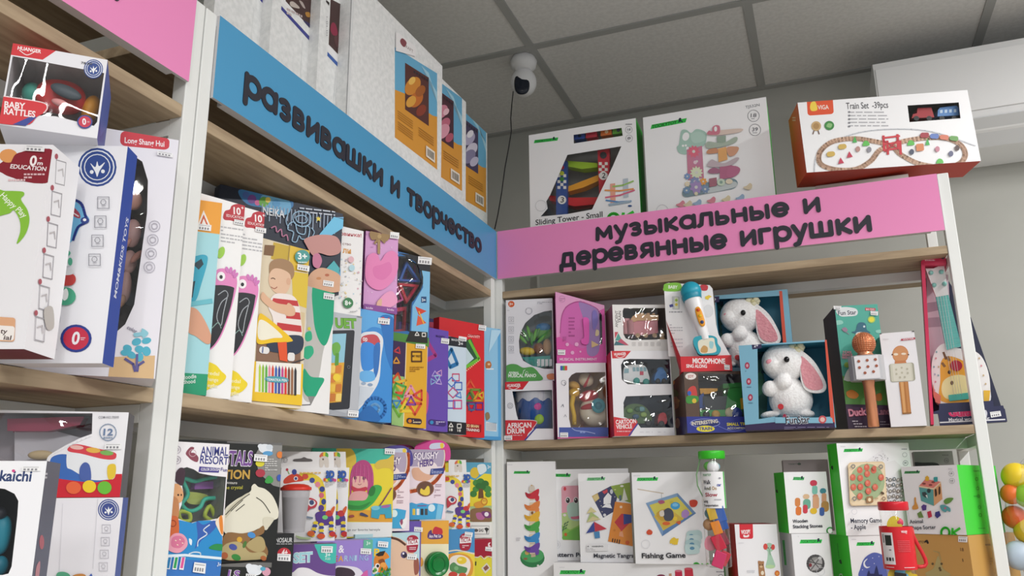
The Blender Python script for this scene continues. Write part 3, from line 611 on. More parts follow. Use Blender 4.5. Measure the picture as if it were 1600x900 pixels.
def zero_plus(F, x, y, rx, ry, t='0'):
    F.ell(x, y, rx, ry, '#2e3f8e'); F.ell(x, y, rx*.82, ry*.82, '#c9324c'); F.text(t, (x-rx*.32, y+ry*.4), (x+rx*.18, y+ry*.42), ry*.85, '#f4f0f4', .05); F.rows(x+rx*.3, y-ry*.1, x+rx*.6, y+ry*.15, 2, '#e9c8d4')
def red_maker(F, q, txt, BL, BR, h):
    F.poly(q, '#d3242f'); F.text(txt, BL, BR, h, '#fbeeee', .035); m = ((BL[0]+BR[0])/2, (BL[1]+BR[1])/2); F.line(smooth([(BL[0]+(BR[0]-BL[0])*.12, BL[1]+h*.1), m if False else (m[0], m[1]+h*.75), (BL[0]+(BR[0]-BL[0])*.75, BR[1]-h*.05)], 5, False), h*.16, '#fbeeee')
PZ = lambda z: (2, z)
# tall box with a round-cornered window, at the right end of the shelf
B = Box('doll_window_box', 'tall white box with a dark oval window and red name tab, beside the white post', 'toy box', C2, (545, 880), (2, ZA+.0005), 47, .115, (545, 880), (520, 25), ZA, .062,
        dict(all='#eceaf2', left='#3a3f8a'), holes=[[(470, 98), (500, 118), (520, 185), (517, 300), (492, 480), (472, 620), (440, 690), (400, 725), (340, 730), (340, 90)]], inner='#45424c')
F = B.F; F.rq([(425, 8), (597, 36), (594, 78), (421, 62)], .12, '#cf3040'); F.text('Long Shang Hui', (438, 52), (578, 66), 19, '#f9eef0', .03)
F.poly([(385, 838), (395, 805), (545, 800), (540, 890), (380, 880)], '#dcb98a')
for x, y, rx, ry, a in ((448, 775, 16, 13, 20), (480, 752, 17, 13, -20), (515, 748, 17, 11, -15), (490, 778, 16, 13, 10), (515, 785, 15, 17, -10), (462, 798, 17, 12, 30), (440, 790, 16, 11, 0), (492, 806, 12, 16, 10)): F.ell(x, y, rx, ry, '#4fb3cb', a)
F.line([(440, 812), (468, 830), (475, 855)], 9, '#5a5590'); F.line([(505, 822), (485, 835), (482, 855)], 9, '#5a5590'); F.line([(482, 795), (480, 850)], 8, '#655f9a')
F.text('color', (445, 705), (478, 722), 12, '#6d6780', .02); F.blob([(470, 722), (495, 718), (500, 705), (522, 722), (503, 740), (498, 732), (475, 735)], '#8cc9d8')
for i in range(4): x, y = 543-6*i, 346+48*i; F.ring(x, y, 19, 2, '#b0adba'); F.ring(x, y, 10, 3, '#c2bfca')
B.stick([(553, 82), (608, 92), (607, 106), (552, 97)]); B.done()
q, m2 = B.toy('baby_doll', 'pale pink baby doll figure behind the dark oval window of the tall box', 'doll', (455, 640), .045)
dd = .034; k = B.sc(dd)
o = MB(q.location)
for p, rx, ry, rz in (((466, 370), 34, 62, 24), ((455, 470), 30, 50, 22), ((440, 560), 24, 70, 18)): o.ell(B.at(p, dd), B.ax(rx, ry, rz, dd), '#e6b9b4', 18, 12)
o.build('body', q)
o = MB(q.location); o.ell(B.at((470, 255), dd), B.ax(34, 42, 30, dd), '#e2a898', 20, 14); o.build('head', q)
for p in ((440, 410), (480, 452)): o = MB(q.location); o.ell(B.at(p, dd-.012), B.ax(13, 34, 10, dd, 35), '#d99a8c'); o.build('arm', q)
o = MB(q.location); o.ell(B.at((425, 610), dd-.01), B.ax(17, 30, 14, dd, 15), '#b88e72'); o.build('foot', q)
# blue and white robot toy box
B = Box('shark_toy_box', 'white and blue toy box printed with a blue shark toy and 0+ badge', 'toy box', C2, (360, 825), (2, ZA+.0005), 24.5, .165, (360, 825), (330, 62), ZA, .024, dict(all='#f1f1f6', right='#2f4ea6', left='#2f4ea6', bottom='#e6e6ec'))
F = B.F; club_mark(F, 342, 138, 68); zero_plus(F, 268, 740, 55, 49)
F.blob([(205, 300), (225, 262), (270, 262), (300, 300), (315, 325), (285, 345), (265, 385), (235, 410), (205, 385)], '#79bfe6'); F.line(smooth([(225, 262), (245, 250), (285, 265), (300, 305), (305, 330), (275, 350), (258, 395)], 5, False), 9, '#2f4190')
F.blob([(232, 268), (252, 272), (280, 300), (282, 318), (262, 312), (240, 292)], '#b24a5a'); F.line([(238, 285), (278, 312)], 4, '#f4e6e8'); F.ell(300, 326, 15, 12, '#3a4a8e'); F.ell(299, 324, 6, 5, '#ffffff'); F.ell(220, 330, 18, 18, '#9bd4ee'); F.poly([(212, 390), (245, 395), (240, 430), (215, 428)], '#8fd0ee')
F.ell(234, 441, 16, 11, '#58b592'); F.ell(234, 471, 21, 17, '#eef2f2'); F.ell(219, 471, 8, 14, '#58b592'); F.ell(249, 471, 8, 14, '#58b592')
F.rq([(198, 515), (270, 512), (268, 555), (196, 556)], .3, '#c94744'); F.rq([(205, 498), (262, 496), (266, 518), (202, 520)], .4, '#e9ebec')
F.ell(232, 593, 37, 32, '#4fae8a'); F.blob([(222, 580), (235, 565), (243, 580), (240, 600), (228, 608), (220, 595)], '#f4f8f6'); F.ring(170, 670, 45, 3, '#d6d6de'); F.ell(165, 680, 22, 26, '#4a9a6a'); F.ell(168, 640, 14, 18, '#b8404c')
for i in range(4): icon(F, 366-10*i, 265+67*i, 20)
F.rows(150, 775, 205, 785, 1, '#c9c9d0')
for t, a, b in (('toys', (388, 590), (415, 480)), ('MOM', (420, 470), (440, 330))): pass
B.Rf.fr = C2
rf = B.Rf
rf.text('MOM&KIDS TOYS', (408, 600), (452, 320), 20, '#e4e8f6', .03)
B.done()
# tall white education box, front left
B = Box('education_toy_box', 'white box with a wine red 0+ EDUCATION cloud and a green arrow', 'toy box', C2, (85, 775), (2, ZA+.0005), 24, .15, (85, 775), (100, 58), ZA, .05, dict(all='#f3f2f6', bottom='#6e2430'))
F = B.F
F.blob([(0, 125), (25, 110), (60, 108), (75, 85), (120, 78), (190, 82), (185, 110), (172, 190), (90, 185), (30, 170), (0, 155), (-40, 150)], '#8d2231'); F.ell(30, 98, 32, 24, '#e8a060'); F.blob([(45, 108), (80, 84), (190, 80), (172, 190), (40, 172)], '#8d2231')
F.text('0', (103, 132), (128, 132), 33, '#fbf2f2', .05); F.text('m', (131, 130), (150, 131), 13, '#fbf2f2', .04); F.text('+', (138, 112), (148, 112), 10, '#fbf2f2', .05); F.text('EDUCATION', (36, 142), (162, 152), 14, '#fbeef0', .04); F.rows(85, 158, 158, 180, 2, '#e4bcc2')
F.blob([(-10, 225), (20, 222), (78, 224), (86, 236), (75, 252), (98, 290), (104, 330), (90, 375), (60, 408), (72, 365), (70, 325), (50, 290), (35, 300), (0, 310), (-30, 320)], '#8cc63f'); F.text('Happy Play', (0, 240), (84, 318), 18, '#f4fbe8', .02)
F.rows(30, 178, 90, 190, 1, '#e8c8cc'); F.rq([(-40, 662), (56, 668), (52, 752), (-44, 748)], .1, '#e6b088'); F.rq([(-38, 692), (54, 698), (50, 748), (-42, 744)], .1, '#faf4f0'); F.text('ty', (2, 722), (26, 724), 16, '#5b4a48', .03); F.text('ial', (14, 744), (40, 746), 15, '#5b4a48', .03)
B.stick([(92, 62), (160, 67), (158, 86), (90, 82)])
R = B.Rf
for i in range(6):
    x, y = 212-15*i, 150+110*i; R.line([(x-14, y-38), (x+20, y-28), (x+14, y+52), (x-18, y+44)], 2.6, '#a7a4aa', True); R.ell(x-14, y-50, 6, 10, '#b05560')
    R.line([(x-8, y), (x+8, y-5), (x+10, y+20)], 4, '#c7c2c4')
R.blob([(150, 640), (180, 630), (185, 700), (160, 705)], '#bfb9b4')
B.done()
# baby rattle box lying on top
B = Box('baby_rattles_box', 'small red and white box with a clear front lying on the taller boxes', 'toy box', C1, (445, 645), (2, 1.7685), 44, (28, 390), (480, 465), (290, 243), 1.768, .075,
        dict(all='#e9e9ee', right='#33489a', top='#d3242f'), lean=3, holes=[[(52, 262), (500, 345), (455, 572), (440, 590), (260, 545), (160, 540), (215, 530), (220, 500), (205, 482), (20, 452)]], inner='#b9b7bb')
F = B.F; F.poly([(55, 195), (262, 238), (200, 280), (20, 252)], '#d3242f'); F.text('HUANGER', (82, 232), (192, 250), 16, '#fdf0f0', .05); F.line(smooth([(92, 236), (125, 258), (158, 246)], 5, False), 4, '#fdf0f0')
club_mark(F, 438, 324, 45); F.text('78.60', (380, 300), (432, 306), 10, '#55565e', .02)
F.blob([(-60, 440), (0, 448), (100, 462), (200, 480), (224, 500), (218, 525), (175, 548), (120, 588), (-60, 560)], '#d3242f'); F.line(smooth([(15, 452), (110, 466), (205, 484), (222, 508), (205, 532)], 5, False), 5, '#f6e4e4'); F.poly([(172, 552), (120, 592), (60, 585), (150, 545)], '#2c3f93')
F.text('BABY', (20, 505), (118, 514), 28, '#fbe9ea', .05); F.text('RATTLES', (18, 536), (165, 552), 28, '#fbe9ea', .05); zero_plus(F, 398, 573, 36, 32)
B.Rf.poly([(505, 300), (545, 440), (520, 560), (470, 640), (470, 400)], '#4a5fae')
B.done()
dd = .037; q, m2 = B.toy('rattle_toy', 'round red, teal and yellow baby rattle toy behind the clear front', 'rattle', (290, 545), dd)
o = MB(q.location); o.ell(B.at((285, 455), dd), B.ax(120, 95, 62, dd), '#e2343a', 24, 16, .85); o.build('body', q)
o = MB(q.location); o.ell(B.at((150, 440), dd+.004), B.ax(48, 62, 55, dd), '#4fb6a4', 18, 12); o.build('left_bumper', q)
o = MB(q.location); o.ell(B.at((425, 510), dd+.004), B.ax(42, 80, 55, dd, 12), '#f0a531', 18, 12); o.build('right_bumper', q)
o = MB(q.location); o.ell(B.at((310, 430), dd-.018), B.ax(78, 36, 20, dd, 18), '#4c5a64', 20, 12); o.build('mirror_face', q)
o = MB(q.location); o.ell(B.at((280, 482), dd-.024), B.ax(40, 20, 14, dd, 12), '#eba0a0', 16, 10); o.build('nose', q)
# ---------------- lower shelf of the same rack
B = Box('nested_toy_box', 'white box with a blue seal and blue right edge, lowest on the left', 'toy box', C3, (505, 576), (0, .06), 38, .2, (497, 690), (330, 577), ZL, .035, dict(all='#ecebf1', right='#2f4ea6', left='#2f4ea6'))
TB7 = B.O.z+B.h
F = B.F; club_mark(F, 449, 626, 44, '#3f4f92'); F.line([(405, 580), (385, 870)], 2, '#d5d4da'); F.line([(260, 600), (245, 900)], 2, '#dad9df')
for i in range(4): icon(F, 440-4*i, 705+52*i, 17, '#c5c4cc')
F.blob([(236, 890), (262, 882), (290, 895), (290, 930), (240, 930)], '#58a884'); F.blob([(300, 900), (340, 890), (360, 905), (355, 940), (300, 940)], '#c98a4a'); F.blob([(368, 905), (380, 890), (385, 920), (372, 930)], '#4a6ab8')
B.done()
B = Box('ball_ramp_box', 'red and white box with a clear film front and a printed castle with balls', 'toy box', C3, (502, 575), B.O+B.U*B.w+B.V*(B.h+.0005), 38, .2, (514, 400), (460, 222), TB7+.0005, .04, dict(all='#f0eff3', right='#4c4a52', left='#8f2745', top='#9c2a4a'),
        holes=[[(383, 224), (380, 312), (330, 330), (270, 360), (215, 392), (196, 420), (200, 470), (200, 500), (-200, 500), (-200, 224)]], inner='#a79fa6')
F = B.F
F.poly([(-250, 480), (505, 478), (500, 580), (-250, 580)], '#cf2233'); F.blob([(208, 420), (240, 398), (285, 400), (310, 430), (330, 480), (400, 500), (440, 495), (400, 512), (300, 505), (215, 485)], '#3a6ab8')
F.blob([(283, 370), (330, 365), (400, 385), (470, 392), (482, 410), (476, 490), (440, 502), (370, 500), (300, 462), (276, 445)], '#e9ecf0'); F.blob([(284, 368), (320, 355), (400, 372), (470, 388), (482, 402), (470, 418), (420, 415), (340, 395), (285, 385)], '#d6404c')
F.ell(318, 368, 28, 9, '#e8b8b0', 5); F.ell(386, 380, 30, 11, '#e3b24c', 5); F.ell(442, 391, 28, 10, '#7bb35a', 5); F.blob([(334, 500), (330, 455), (350, 430), (372, 445), (375, 505)], '#4a62a8'); F.blob([(446, 445), (478, 440), (475, 490), (448, 498)], '#e6c63a')
F.line(smooth([(200, 440), (205, 405), (285, 360), (380, 318)], 6, False), 7, '#f7f6f8')
F.ell(305, 535, 31, 26, '#e8663c'); F.ell(370, 530, 28, 26, '#f0cf2e'); F.ell(433, 535, 29, 27, '#6cbf3a')
F.ring(447, 306, 34, 4, '#8f9fb6'); F.text('12', (427, 318), (467, 318), 26, '#6d83a6', .05); F.rows(428, 322, 466, 334, 1, '#8f9fb6'); F.text('COM-NO.70595', (408, 248), (492, 248), 9, '#8b8b92', .02)
B.stick([(435, 352), (505, 352), (503, 376), (433, 376)])
B.done(FILM2)
dd = .04; q, m2 = B.toy('ball_ramp_toy', 'pale ball ramp toy with a purple roof behind the clear film', 'toy', (180, 480), dd)
o = MB(q.location); o.prism([B.at(p, .03) for p in [(60, 300), (230, 300), (340, 330), (300, 480), (60, 480)]], -B.N*.008, '#d9d7df'); o.build('body', q, .004)
o = MB(q.location); o.prism([B.at(p, .015) for p in [(30, 250), (350, 240), (330, 275), (200, 300), (30, 300)]], -B.N*.02, '#a33255'); o.build('roof', q, .004)
o = MB(q.location); o.ell(B.at((170, 400), .018), B.ax(55, 22, 15, .02), '#cdb68a'); o.build('ramp_lip', q)
B = Box('teal_toy_window_box', 'white window box with a teal toy, cut off at the lower left corner', 'toy box', C3, (192, 430), (0, .15), 38, .17, (160, 690), (100, 424), ZL, .045,
        dict(all='#f1f1f5', right='#5d5f70'), holes=[[(-60, 530), (20, 540), (60, 560), (76, 590), (72, 650), (48, 860), (35, 890), (10, 896), (-80, 896)]], inner='#1c1d24')
F = B.F; F.text('kaichi', (-3, 506), (128, 508), 42, '#2d3f6e', .045); F.ell(56, 465, 7, 6, '#d4498a'); B.stick([(92, 446), (170, 446), (168, 466), (90, 466)])
B.Rf.rows(140, 470, 196, 500, 2, '#c9cad2'); B.Rf.ell(172, 760, 10, 30, '#b8606c'); B.Rf.blob([(150, 860), (165, 840), (160, 900), (145, 910)], '#c98a94')
B.done(CLEAR)
dd = .03; q, m2 = B.toy('teal_toy', 'teal rounded toy in the dark window at the lower left corner', 'toy', (10, 820), dd)
o = MB(q.location); o.ell(B.at((5, 730), dd), B.ax(40, 85, 35, dd), '#2aa3bd', 18, 14, .8); o.ell(B.at((0, 860), dd), B.ax(34, 45, 30, dd), '#1f8ea8', 18, 14); o.build('body', q)
o = MB(q.location); o.ell(B.at((2, 640), dd-.004), B.ax(26, 26, 22, dd), '#2b2f3a', 18, 14); o.build('head', q)
# ================================================================ eye-level shelf of the blue-sign rack, left to right
def xbox(*a, **k): return Box(*a, **k)
PLA = lambda c: (0, c)
B = Box('drawing_tablet_box', 'narrow teal, orange and green box next to the white post under the blue sign', 'toy box', C5, (98, 790), (0, .0), 48, .034, (98, 790), (118, 104), ZA, .008,
        dict(all='#a8dbe3', top='#f0a53a', left='#a8dbe3'))
F = B.F; R = B.Rf; R.fr = C5
for f in (F, R): f.uv(0, .83, 1, 1, '#f1a434'); f.uv(0, 0, 1, .105, '#1f9c72')
F.poly([(88, 135), (62, 200), (116, 200)], '#f7f2ec'); F.poly([(88, 150), (72, 192), (106, 192)], '#d2603c'); F.poly([(88, 165), (80, 188), (98, 188)], '#f7f2ec')
F.blob([(40, 325), (70, 298), (100, 300), (100, 330), (80, 400), (60, 460), (30, 470)], '#35a9c4'); F.poly([(50, 330), (80, 310), (88, 330), (70, 350)], '#24404c'); F.poly([(20, 400), (58, 390), (48, 450), (20, 450)], '#2a3b45')
F.blob([(20, 495), (60, 490), (96, 540), (118, 600), (100, 618), (60, 590), (30, 570)], '#dca284'); F.line([(10, 478), (120, 462)], 18, '#6cc0ce'); R.line([(85, 470), (135, 462)], 18, '#6cc0ce'); R.blob([(100, 540), (118, 580), (120, 615), (100, 618)], '#d79a7c')
F.text('doodle', (14, 745), (62, 740), 14, '#e6f4ee', .02); F.text('dhood', (14, 762), (58, 758), 14, '#e6f4ee', .02); R.rows(102, 742, 110, 768, 2, '#cfeadd')
B.stick([(68, 184), (116, 190), (114, 212), (66, 206)]); B.done()
def lizard(name, label, BR, L, R, T, dx, top, d):
    B = Box('writing_board_box', label, 'toy box', C5, BR, (0, .0), 70, L, R, T, ZA, d, dict(all='#f4f3f3'), 'pink writing board boxes'); F = B.F; g = lambda *p: [(x+dx, y+top) for x, y in p]
    x = dx; y = top
    F.blob(g((158, 160), (165, 138), (182, 132), (190, 118), (215, 112), (240, 122), (245, 145), (240, 185), (215, 180), (185, 172), (165, 170)), '#b92434'); F.text('10', (196+x, 148+y), (222+x, 152+y), 24, '#f9eeee', .05); F.text('+', (223+x, 132+y), (232+x, 134+y), 12, '#f9eeee', .05); F.text('EDUCATION', (170+x, 158+y), (233+x, 168+y), 9, '#f4dada', .03)
    F.rows(150+x, 188+y, 232+x, 252+y, 5, '#b9b9bd', .35, 12)
    F.blob(g((128, 360), (150, 345), (185, 352), (205, 375), (207, 410), (190, 480), (160, 570), (128, 625), (90, 650), (80, 640), (88, 520), (95, 430)), '#e58ac2')
    F.blob(g((105, 420), (140, 405), (192, 412), (196, 430), (180, 500), (150, 580), (118, 628), (90, 635), (95, 520)), '#23252b')
    F.line(smooth(g((140, 440), (165, 425), (175, 445), (150, 470), (135, 520), (150, 550), (160, 500), (175, 440)), 5, False), 3, '#aeb4ba'); F.line(smooth(g((118, 560), (140, 540), (150, 560)), 5, False), 3, '#8fb0a8')
    F.ell(150+x, 374+y, 15, 17, '#f7f3f5'); F.ell(150+x, 376+y, 6, 7, '#23252b')
    for cx, cy, a in ((172, 350, -20), (185, 352, 5), (196, 360, 25), (203, 370, 40)): F.ell(cx+x, cy+y, 6, 12, '#d37bbd', a)
    F.ell(150+x, 288+y, 12, 22, '#9fcf4a', 20)
    F.blob(g((96, 690), (128, 692), (150, 715), (168, 735), (150, 760), (115, 775), (92, 778)), '#f0d62c')
    for i, t in enumerate(('redal', 'hange', 'eglin')): F.text(t, (100+x, 728+22*i+y), (142-3*i+x, 732+22*i+y), 13, '#f9f3c8', .02)
    B.stick([(196+x, 168+y), (234+x, 175+y), (233+x, 192+y), (195+x, 185+y)]); return B.done()
lizard('a', 'white pink-board box with its left part behind the teal box', (185, 805), .08, (185, 805), (160, 97), 0, 0, .011)
lizard('b', 'white pink-board box, right one of the two, beside the boy picture', (262, 815), .118, (262, 815), (285, 138), 77, 27, .011)
B = Box('activity_board_box', 'box with a photo of a boy in a striped shirt at a yellow drawing board', 'toy box', C5, (440, 830), (0, .012), 72, .15, (440, 830), (400, 262), ZA, .012, dict(all='#e9c43a', front='#e8d9c0', right='#f3efe6', bottom='#f1d23c'))
F = B.F
F.poly([(300, 230), (480, 280), (440, 700), (270, 690)], '#dfd0b4'); F.poly([(340, 250), (400, 265), (395, 330), (330, 310)], '#c9a93a'); F.poly([(395, 260), (475, 278), (462, 360), (400, 350)], '#e3bd3d'); F.poly([(405, 355), (468, 365), (462, 490), (410, 470)], '#e0c13e'); F.line([(398, 262), (390, 340)], 5, '#a98b3c'); F.poly([(308, 260), (345, 262), (338, 300), (304, 296)], '#7d5a3a')
F.poly([(280, 590), (440, 600), (436, 690), (275, 680)], '#8b6a55'); F.poly([(405, 495), (452, 505), (448, 600), (400, 590)], '#d9c39a')
F.blob([(325, 330), (345, 312), (380, 312), (408, 330), (414, 365), (400, 385), (370, 360), (340, 355), (326, 370)], '#a5815e'); F.blob([(328, 358), (345, 345), (375, 350), (400, 370), (398, 410), (378, 438), (345, 432), (325, 405), (322, 380)], '#e5bea0'); F.line(smooth([(330, 382), (338, 380), (345, 384)], 4, False), 3, '#6f4c3a'); F.line(smooth([(330, 412), (342, 418), (352, 412)], 4, False), 3, '#b96f5e'); F.ell(393, 392, 8, 13, '#dcae90')
F.blob([(340, 440), (378, 436), (410, 445), (430, 475), (438, 530), (440, 590), (400, 600), (350, 590), (335, 520), (320, 480)], '#f1e6e2')
for pts in ([(338, 452), (425, 462), (430, 482), (330, 470)], [(385, 498), (434, 505), (437, 530), (384, 525)], [(352, 540), (438, 552), (440, 575), (350, 565)]): F.poly(pts, '#c63a3e')
F.blob([(300, 430), (320, 450), (350, 470), (400, 480), (408, 502), (390, 512), (345, 500), (305, 470), (292, 450)], '#e2b594'); F.blob([(390, 470), (415, 490), (412, 515), (380, 512)], '#e2b594')
F.blob([(320, 610), (380, 588), (440, 590), (445, 630), (420, 655), (360, 650), (320, 640)], '#2f3a4f'); F.rq([(288, 625), (325, 630), (322, 655), (285, 650)], .3, '#e9e6e4'); F.rq([(390, 648), (415, 650), (414, 680), (388, 678)], .3, '#eae7e4'); F.line([(300, 628), (298, 650)], 5, '#5b6a9a')
F.blob([(285, 515), (310, 518), (400, 595), (396, 610), (340, 612), (285, 618), (276, 590)], '#f2c623'); F.blob([(285, 535), (315, 540), (370, 590), (340, 596), (285, 600)], '#f4efdc'); F.poly([(352, 612), (385, 610), (388, 682), (360, 676)], '#e5582c'); F.line([(400, 688), (450, 672)], 4, '#3c3a3c')
F.poly([(265, 680), (445, 690), (440, 840), (258, 822)], '#f0c62f'); F.poly([(275, 680), (438, 690), (434, 800), (270, 790)], '#f5f2ea')
for i, c in enumerate(('#b9d24a', '#8fbf3a', '#5fae4a', '#e58fae', '#d94a3c', '#3a5fb4', '#3f4a9a', '#c94a8f', '#d9403a', '#7a4a3c', '#9a6a4a', '#34343a')):
    x = 288+11.6*i; y = 688+1.2*i; F.poly([(x-4, y+14), (x, y), (x+4, y+14), (x+3, y+102), (x-5, y+102)], c)
F.rq([(306, 732), (392, 738), (390, 760), (304, 754)], .35, '#4f9fb0'); F.text('TEMATKA PEN', (312, 750), (384, 754), 9, '#f0f4f4', .03)
F.ell(440, 304, 27, 25, '#4f9d99'); F.text('3+', (424, 312), (458, 314), 22, '#f3f7f5', .05); F.rows(424, 320, 456, 328, 1, '#e4efed'); B.stick([(422, 330), (465, 338), (463, 358), (420, 350)]); B.done()
B = Box('pen_printer_box', 'tall white box printed with a big green and grey drawing pen', 'toy box', C5, (540, 866), (0, .006), 78, .14, (540, 866), (520, 424), ZA, .014, dict(all='#f2f1f1', bottom='#dddcde'))
TPEN = B.O.z+B.h; PENB = B
F = B.F
F.blob([(466, 405), (575, 415), (568, 470), (545, 560), (520, 640), (505, 730), (478, 812), (462, 826), (445, 800), (448, 720), (450, 640), (458, 540)], '#c3c1bd')
F.blob([(486, 400), (578, 412), (568, 490), (550, 560), (532, 615), (515, 620), (496, 585), (484, 520)], '#25a67d'); F.blob([(450, 706), (475, 735), (522, 742), (505, 780), (485, 812), (455, 800), (444, 760)], '#2aa980')
F.blob([(458, 575), (475, 572), (478, 600), (460, 608), (452, 592)], '#35b388'); F.blob([(452, 630), (478, 625), (484, 650), (465, 672), (448, 662)], '#35b388'); F.poly([(464, 806), (490, 806), (474, 838)], '#8f8d8c'); F.line(smooth([(472, 836), (440, 838), (400, 842)], 5, False), 3, '#77767a'); F.ell(468, 562, 6, 6, '#d9d24a'); F.rows(452, 782, 470, 792, 1, '#14835c')
B.stick([(520, 432), (558, 438), (556, 460), (518, 454)]); B.done()
B = Box('chalk_board_kit', 'dark night-sky box with a chalk astronaut, standing on the pen box', 'toy box', C5, (570, 432), (0, .004), 62, .195, (583, 290), (520, 131), TPEN+.0005, .02, dict(all='#1d2538', front='#232a3c', top='#3a5a8a', right='#18202f'), lean=-1)
F = B.F
F.blob([(215, 62), (300, 70), (400, 92), (400, 130), (300, 125), (240, 110)], '#3f7fb8'); F.blob([(300, 80), (395, 100), (390, 150), (310, 135)], '#6fb0d8')
for x, y, r, c in ((262, 95, 16, '#7a4a9a'), (282, 108, 10, '#d86aa0'), (305, 105, 18, '#6fb04a'), (320, 98, 10, '#e8d060'), (350, 110, 14, '#5a9fd0'), (240, 80, 12, '#4a6ab0')): F.ell(x, y, r, r, c)
for i in range(22): x = 300+i*13; F.line([(x, 112+i*2.4), (x-2, 142+i*2.6+(i % 3)*14)], 3.4, '#9fb0c8')
F.text('NEIKA', (300, 150), (378, 163), 26, '#e6eaf0', .03); F.rows(432, 122, 560, 146, 2, '#c4cbd8', .4, 14)
aw = '#9fc4e0'
for pts in ([(410, 150), (440, 140), (470, 155), (468, 185), (440, 195), (412, 180)], [(420, 160), (445, 155), (460, 168), (450, 182), (425, 178)], [(395, 185), (415, 180), (425, 215), (450, 222), (455, 195), (468, 200), (462, 235), (440, 240), (430, 228), (420, 250), (405, 245), (410, 215), (390, 205)]): F.line(smooth(pts, 4)+[smooth(pts, 4)[0]], 3.6, aw)
F.line(smooth([(390, 150), (383, 175), (392, 200)], 4, False), 3, aw); F.line(smooth([(475, 200), (485, 215), (478, 230)], 4, False), 3, aw)
F.poly([(498, 158), (502, 163), (509, 163), (504, 169), (507, 177), (500, 172), (493, 176), (495, 168), (490, 162), (497, 163)], '#e6cf4a')
F.line(smooth([(330, 200), (345, 195), (350, 215), (365, 205), (370, 230), (385, 225), (390, 245)], 4, False), 4, '#d98ab0')
F.poly([(466, 268), (555, 160), (590, 170), (588, 200), (510, 250), (475, 280)], '#6ec2e8'); F.poly([(560, 162), (592, 168), (590, 300), (560, 420), (585, 425), (600, 160)], '#6fa7cf')
F.blob([(450, 240), (500, 225), (560, 230), (580, 260), (575, 290), (540, 300), (500, 290), (480, 300), (455, 262)], '#c68f8a'); F.blob([(480, 300), (500, 292), (512, 318), (500, 345), (480, 335)], '#c97a9a')
F.poly([(524, 350), (555, 318), (575, 345), (572, 380), (540, 380)], '#4fb0b8'); F.blob([(465, 372), (500, 345), (540, 350), (578, 375), (572, 430), (465, 420)], '#d8a98a'); F.ell(530, 370, 8, 5, '#b9694a'); F.ell(500, 382, 9, 5, '#c98a5a')
B.stick([(516, 388), (554, 394), (552, 414), (514, 408)]); B.done()
B = Box('learning_tablet_box', 'grey box with a dark toy tablet printed on it and green lettering', 'toy box', C6, (145, 785), (0, .018), 64, .125, (145, 785), (112, 393), ZA, .014, dict(all='#b9bcc3', top='#d5d7db'))
TTAB = B.O.z+B.h; TABB = B; F = B.F
F.text('UET', (58, 442), (140, 444), 34, '#6fae3c', .06, out='#4a7a2a')
F.rq([(-20, 455), (132, 452), (112, 752), (-40, 762)], .05, '#2c2f36'); F.poly([(-20, 470), (100, 465), (80, 725), (-40, 735)], '#8fc4d8'); F.poly([(-20, 580), (92, 575), (80, 725), (-40, 735)], '#e0a838')
F.blob([(45, 510), (65, 498), (78, 515), (70, 540), (52, 548)], '#6fae4a'); F.poly([(58, 540), (72, 540), (70, 585), (55, 590)], '#5a9a3c')
for i in range(4):
    for j in range(2): F.rq([(36+j*24, 586+i*36), (58+j*24, 585+i*36), (56+j*23, 615+i*36), (34+j*23, 616+i*36)], .2, ('#f0d070', '#d8843a', '#e9c04a', '#c97a34')[(i+j) % 4])
F.ell(62, 632, 14, 14, '#f0d23c'); F.ring(108, 593, 5, 2, '#8a8d94'); F.line([(140, 400), (168, 405)], 3, '#8f939a'); F.blob([(-10, 750), (40, 755), (110, 770), (140, 765), (130, 785), (0, 790)], '#a4a8b0')
B.stick([(105, 757), (145, 760), (143, 783), (103, 780)]); B.done()
B = Box('craft_set_box', 'white box dotted with pastel spots and an 8+ badge, on top of the tablet box', 'toy box', C6, (150, 394), TABB.O+TABB.U*TABB.w-TABB.N*.001, 62, .1, (160, 230), (130, 68), TTAB+.0005, .02, dict(all='#f0eeee', right='#a48ab4'))
F = B.F; F.text('новинка!', (64, 90), (158, 99), 13, '#b9404a', .04); F.text('ство', (86, 128), (118, 131), 9, '#8d6a6a', .03); F.text('ли', (86, 158), (118, 162), 20, '#d99a4a', .05)
for i in range(46):
    x = random.uniform(75, 158); y = random.uniform(175, 380)
    if abs(x-103) < 22 and abs(y-350) < 22: continue
    r = random.uniform(1.6, 4); F.ell(x, y, r, r, random.choice(('#bcd6e2', '#d9b0bc', '#cfcfd4', '#e9d3a0', '#b4b8c4')))
for x, y, c in ((115, 185, '#e3b6bd'), (118, 217, '#b6d9e4')): F.ell(x, y, 11, 12, c)
F.ell(103, 350, 20, 20, '#3a7f4f'); F.text('8+', (91, 358), (115, 360), 17, '#eef5ef', .05); F.rows(110, 380, 132, 386, 1, '#8b8b90'); B.done()
B = Box('phone_toy_box', 'blue box printed with a white toy phone, under the pink heart box', 'toy box', C6, (270, 805), (0, .018), 66, .105, (270, 805), (225, 383), ZA, .03, dict(all='#3a86cf', front='#3f8fd8', top='#5aa4e0'))
TPH = B.O.z+B.h; PHB = B; F = B.F
F.blob([(160, 375), (300, 385), (280, 480), (240, 450), (200, 440), (160, 455)], '#62aee8'); F.blob([(230, 400), (285, 420), (280, 600), (255, 560), (240, 480)], '#2f77c2')
F.blob([(155, 470), (190, 458), (220, 462), (240, 490), (232, 560), (225, 640), (200, 690), (160, 740), (130, 760), (135, 640), (145, 540)], '#e6e9ee'); F.blob([(160, 478), (195, 468), (218, 475), (228, 500), (205, 510), (160, 505)], '#c9505a'); F.text('op', (162, 492), (180, 494), 18, '#f6e8e8', .05)
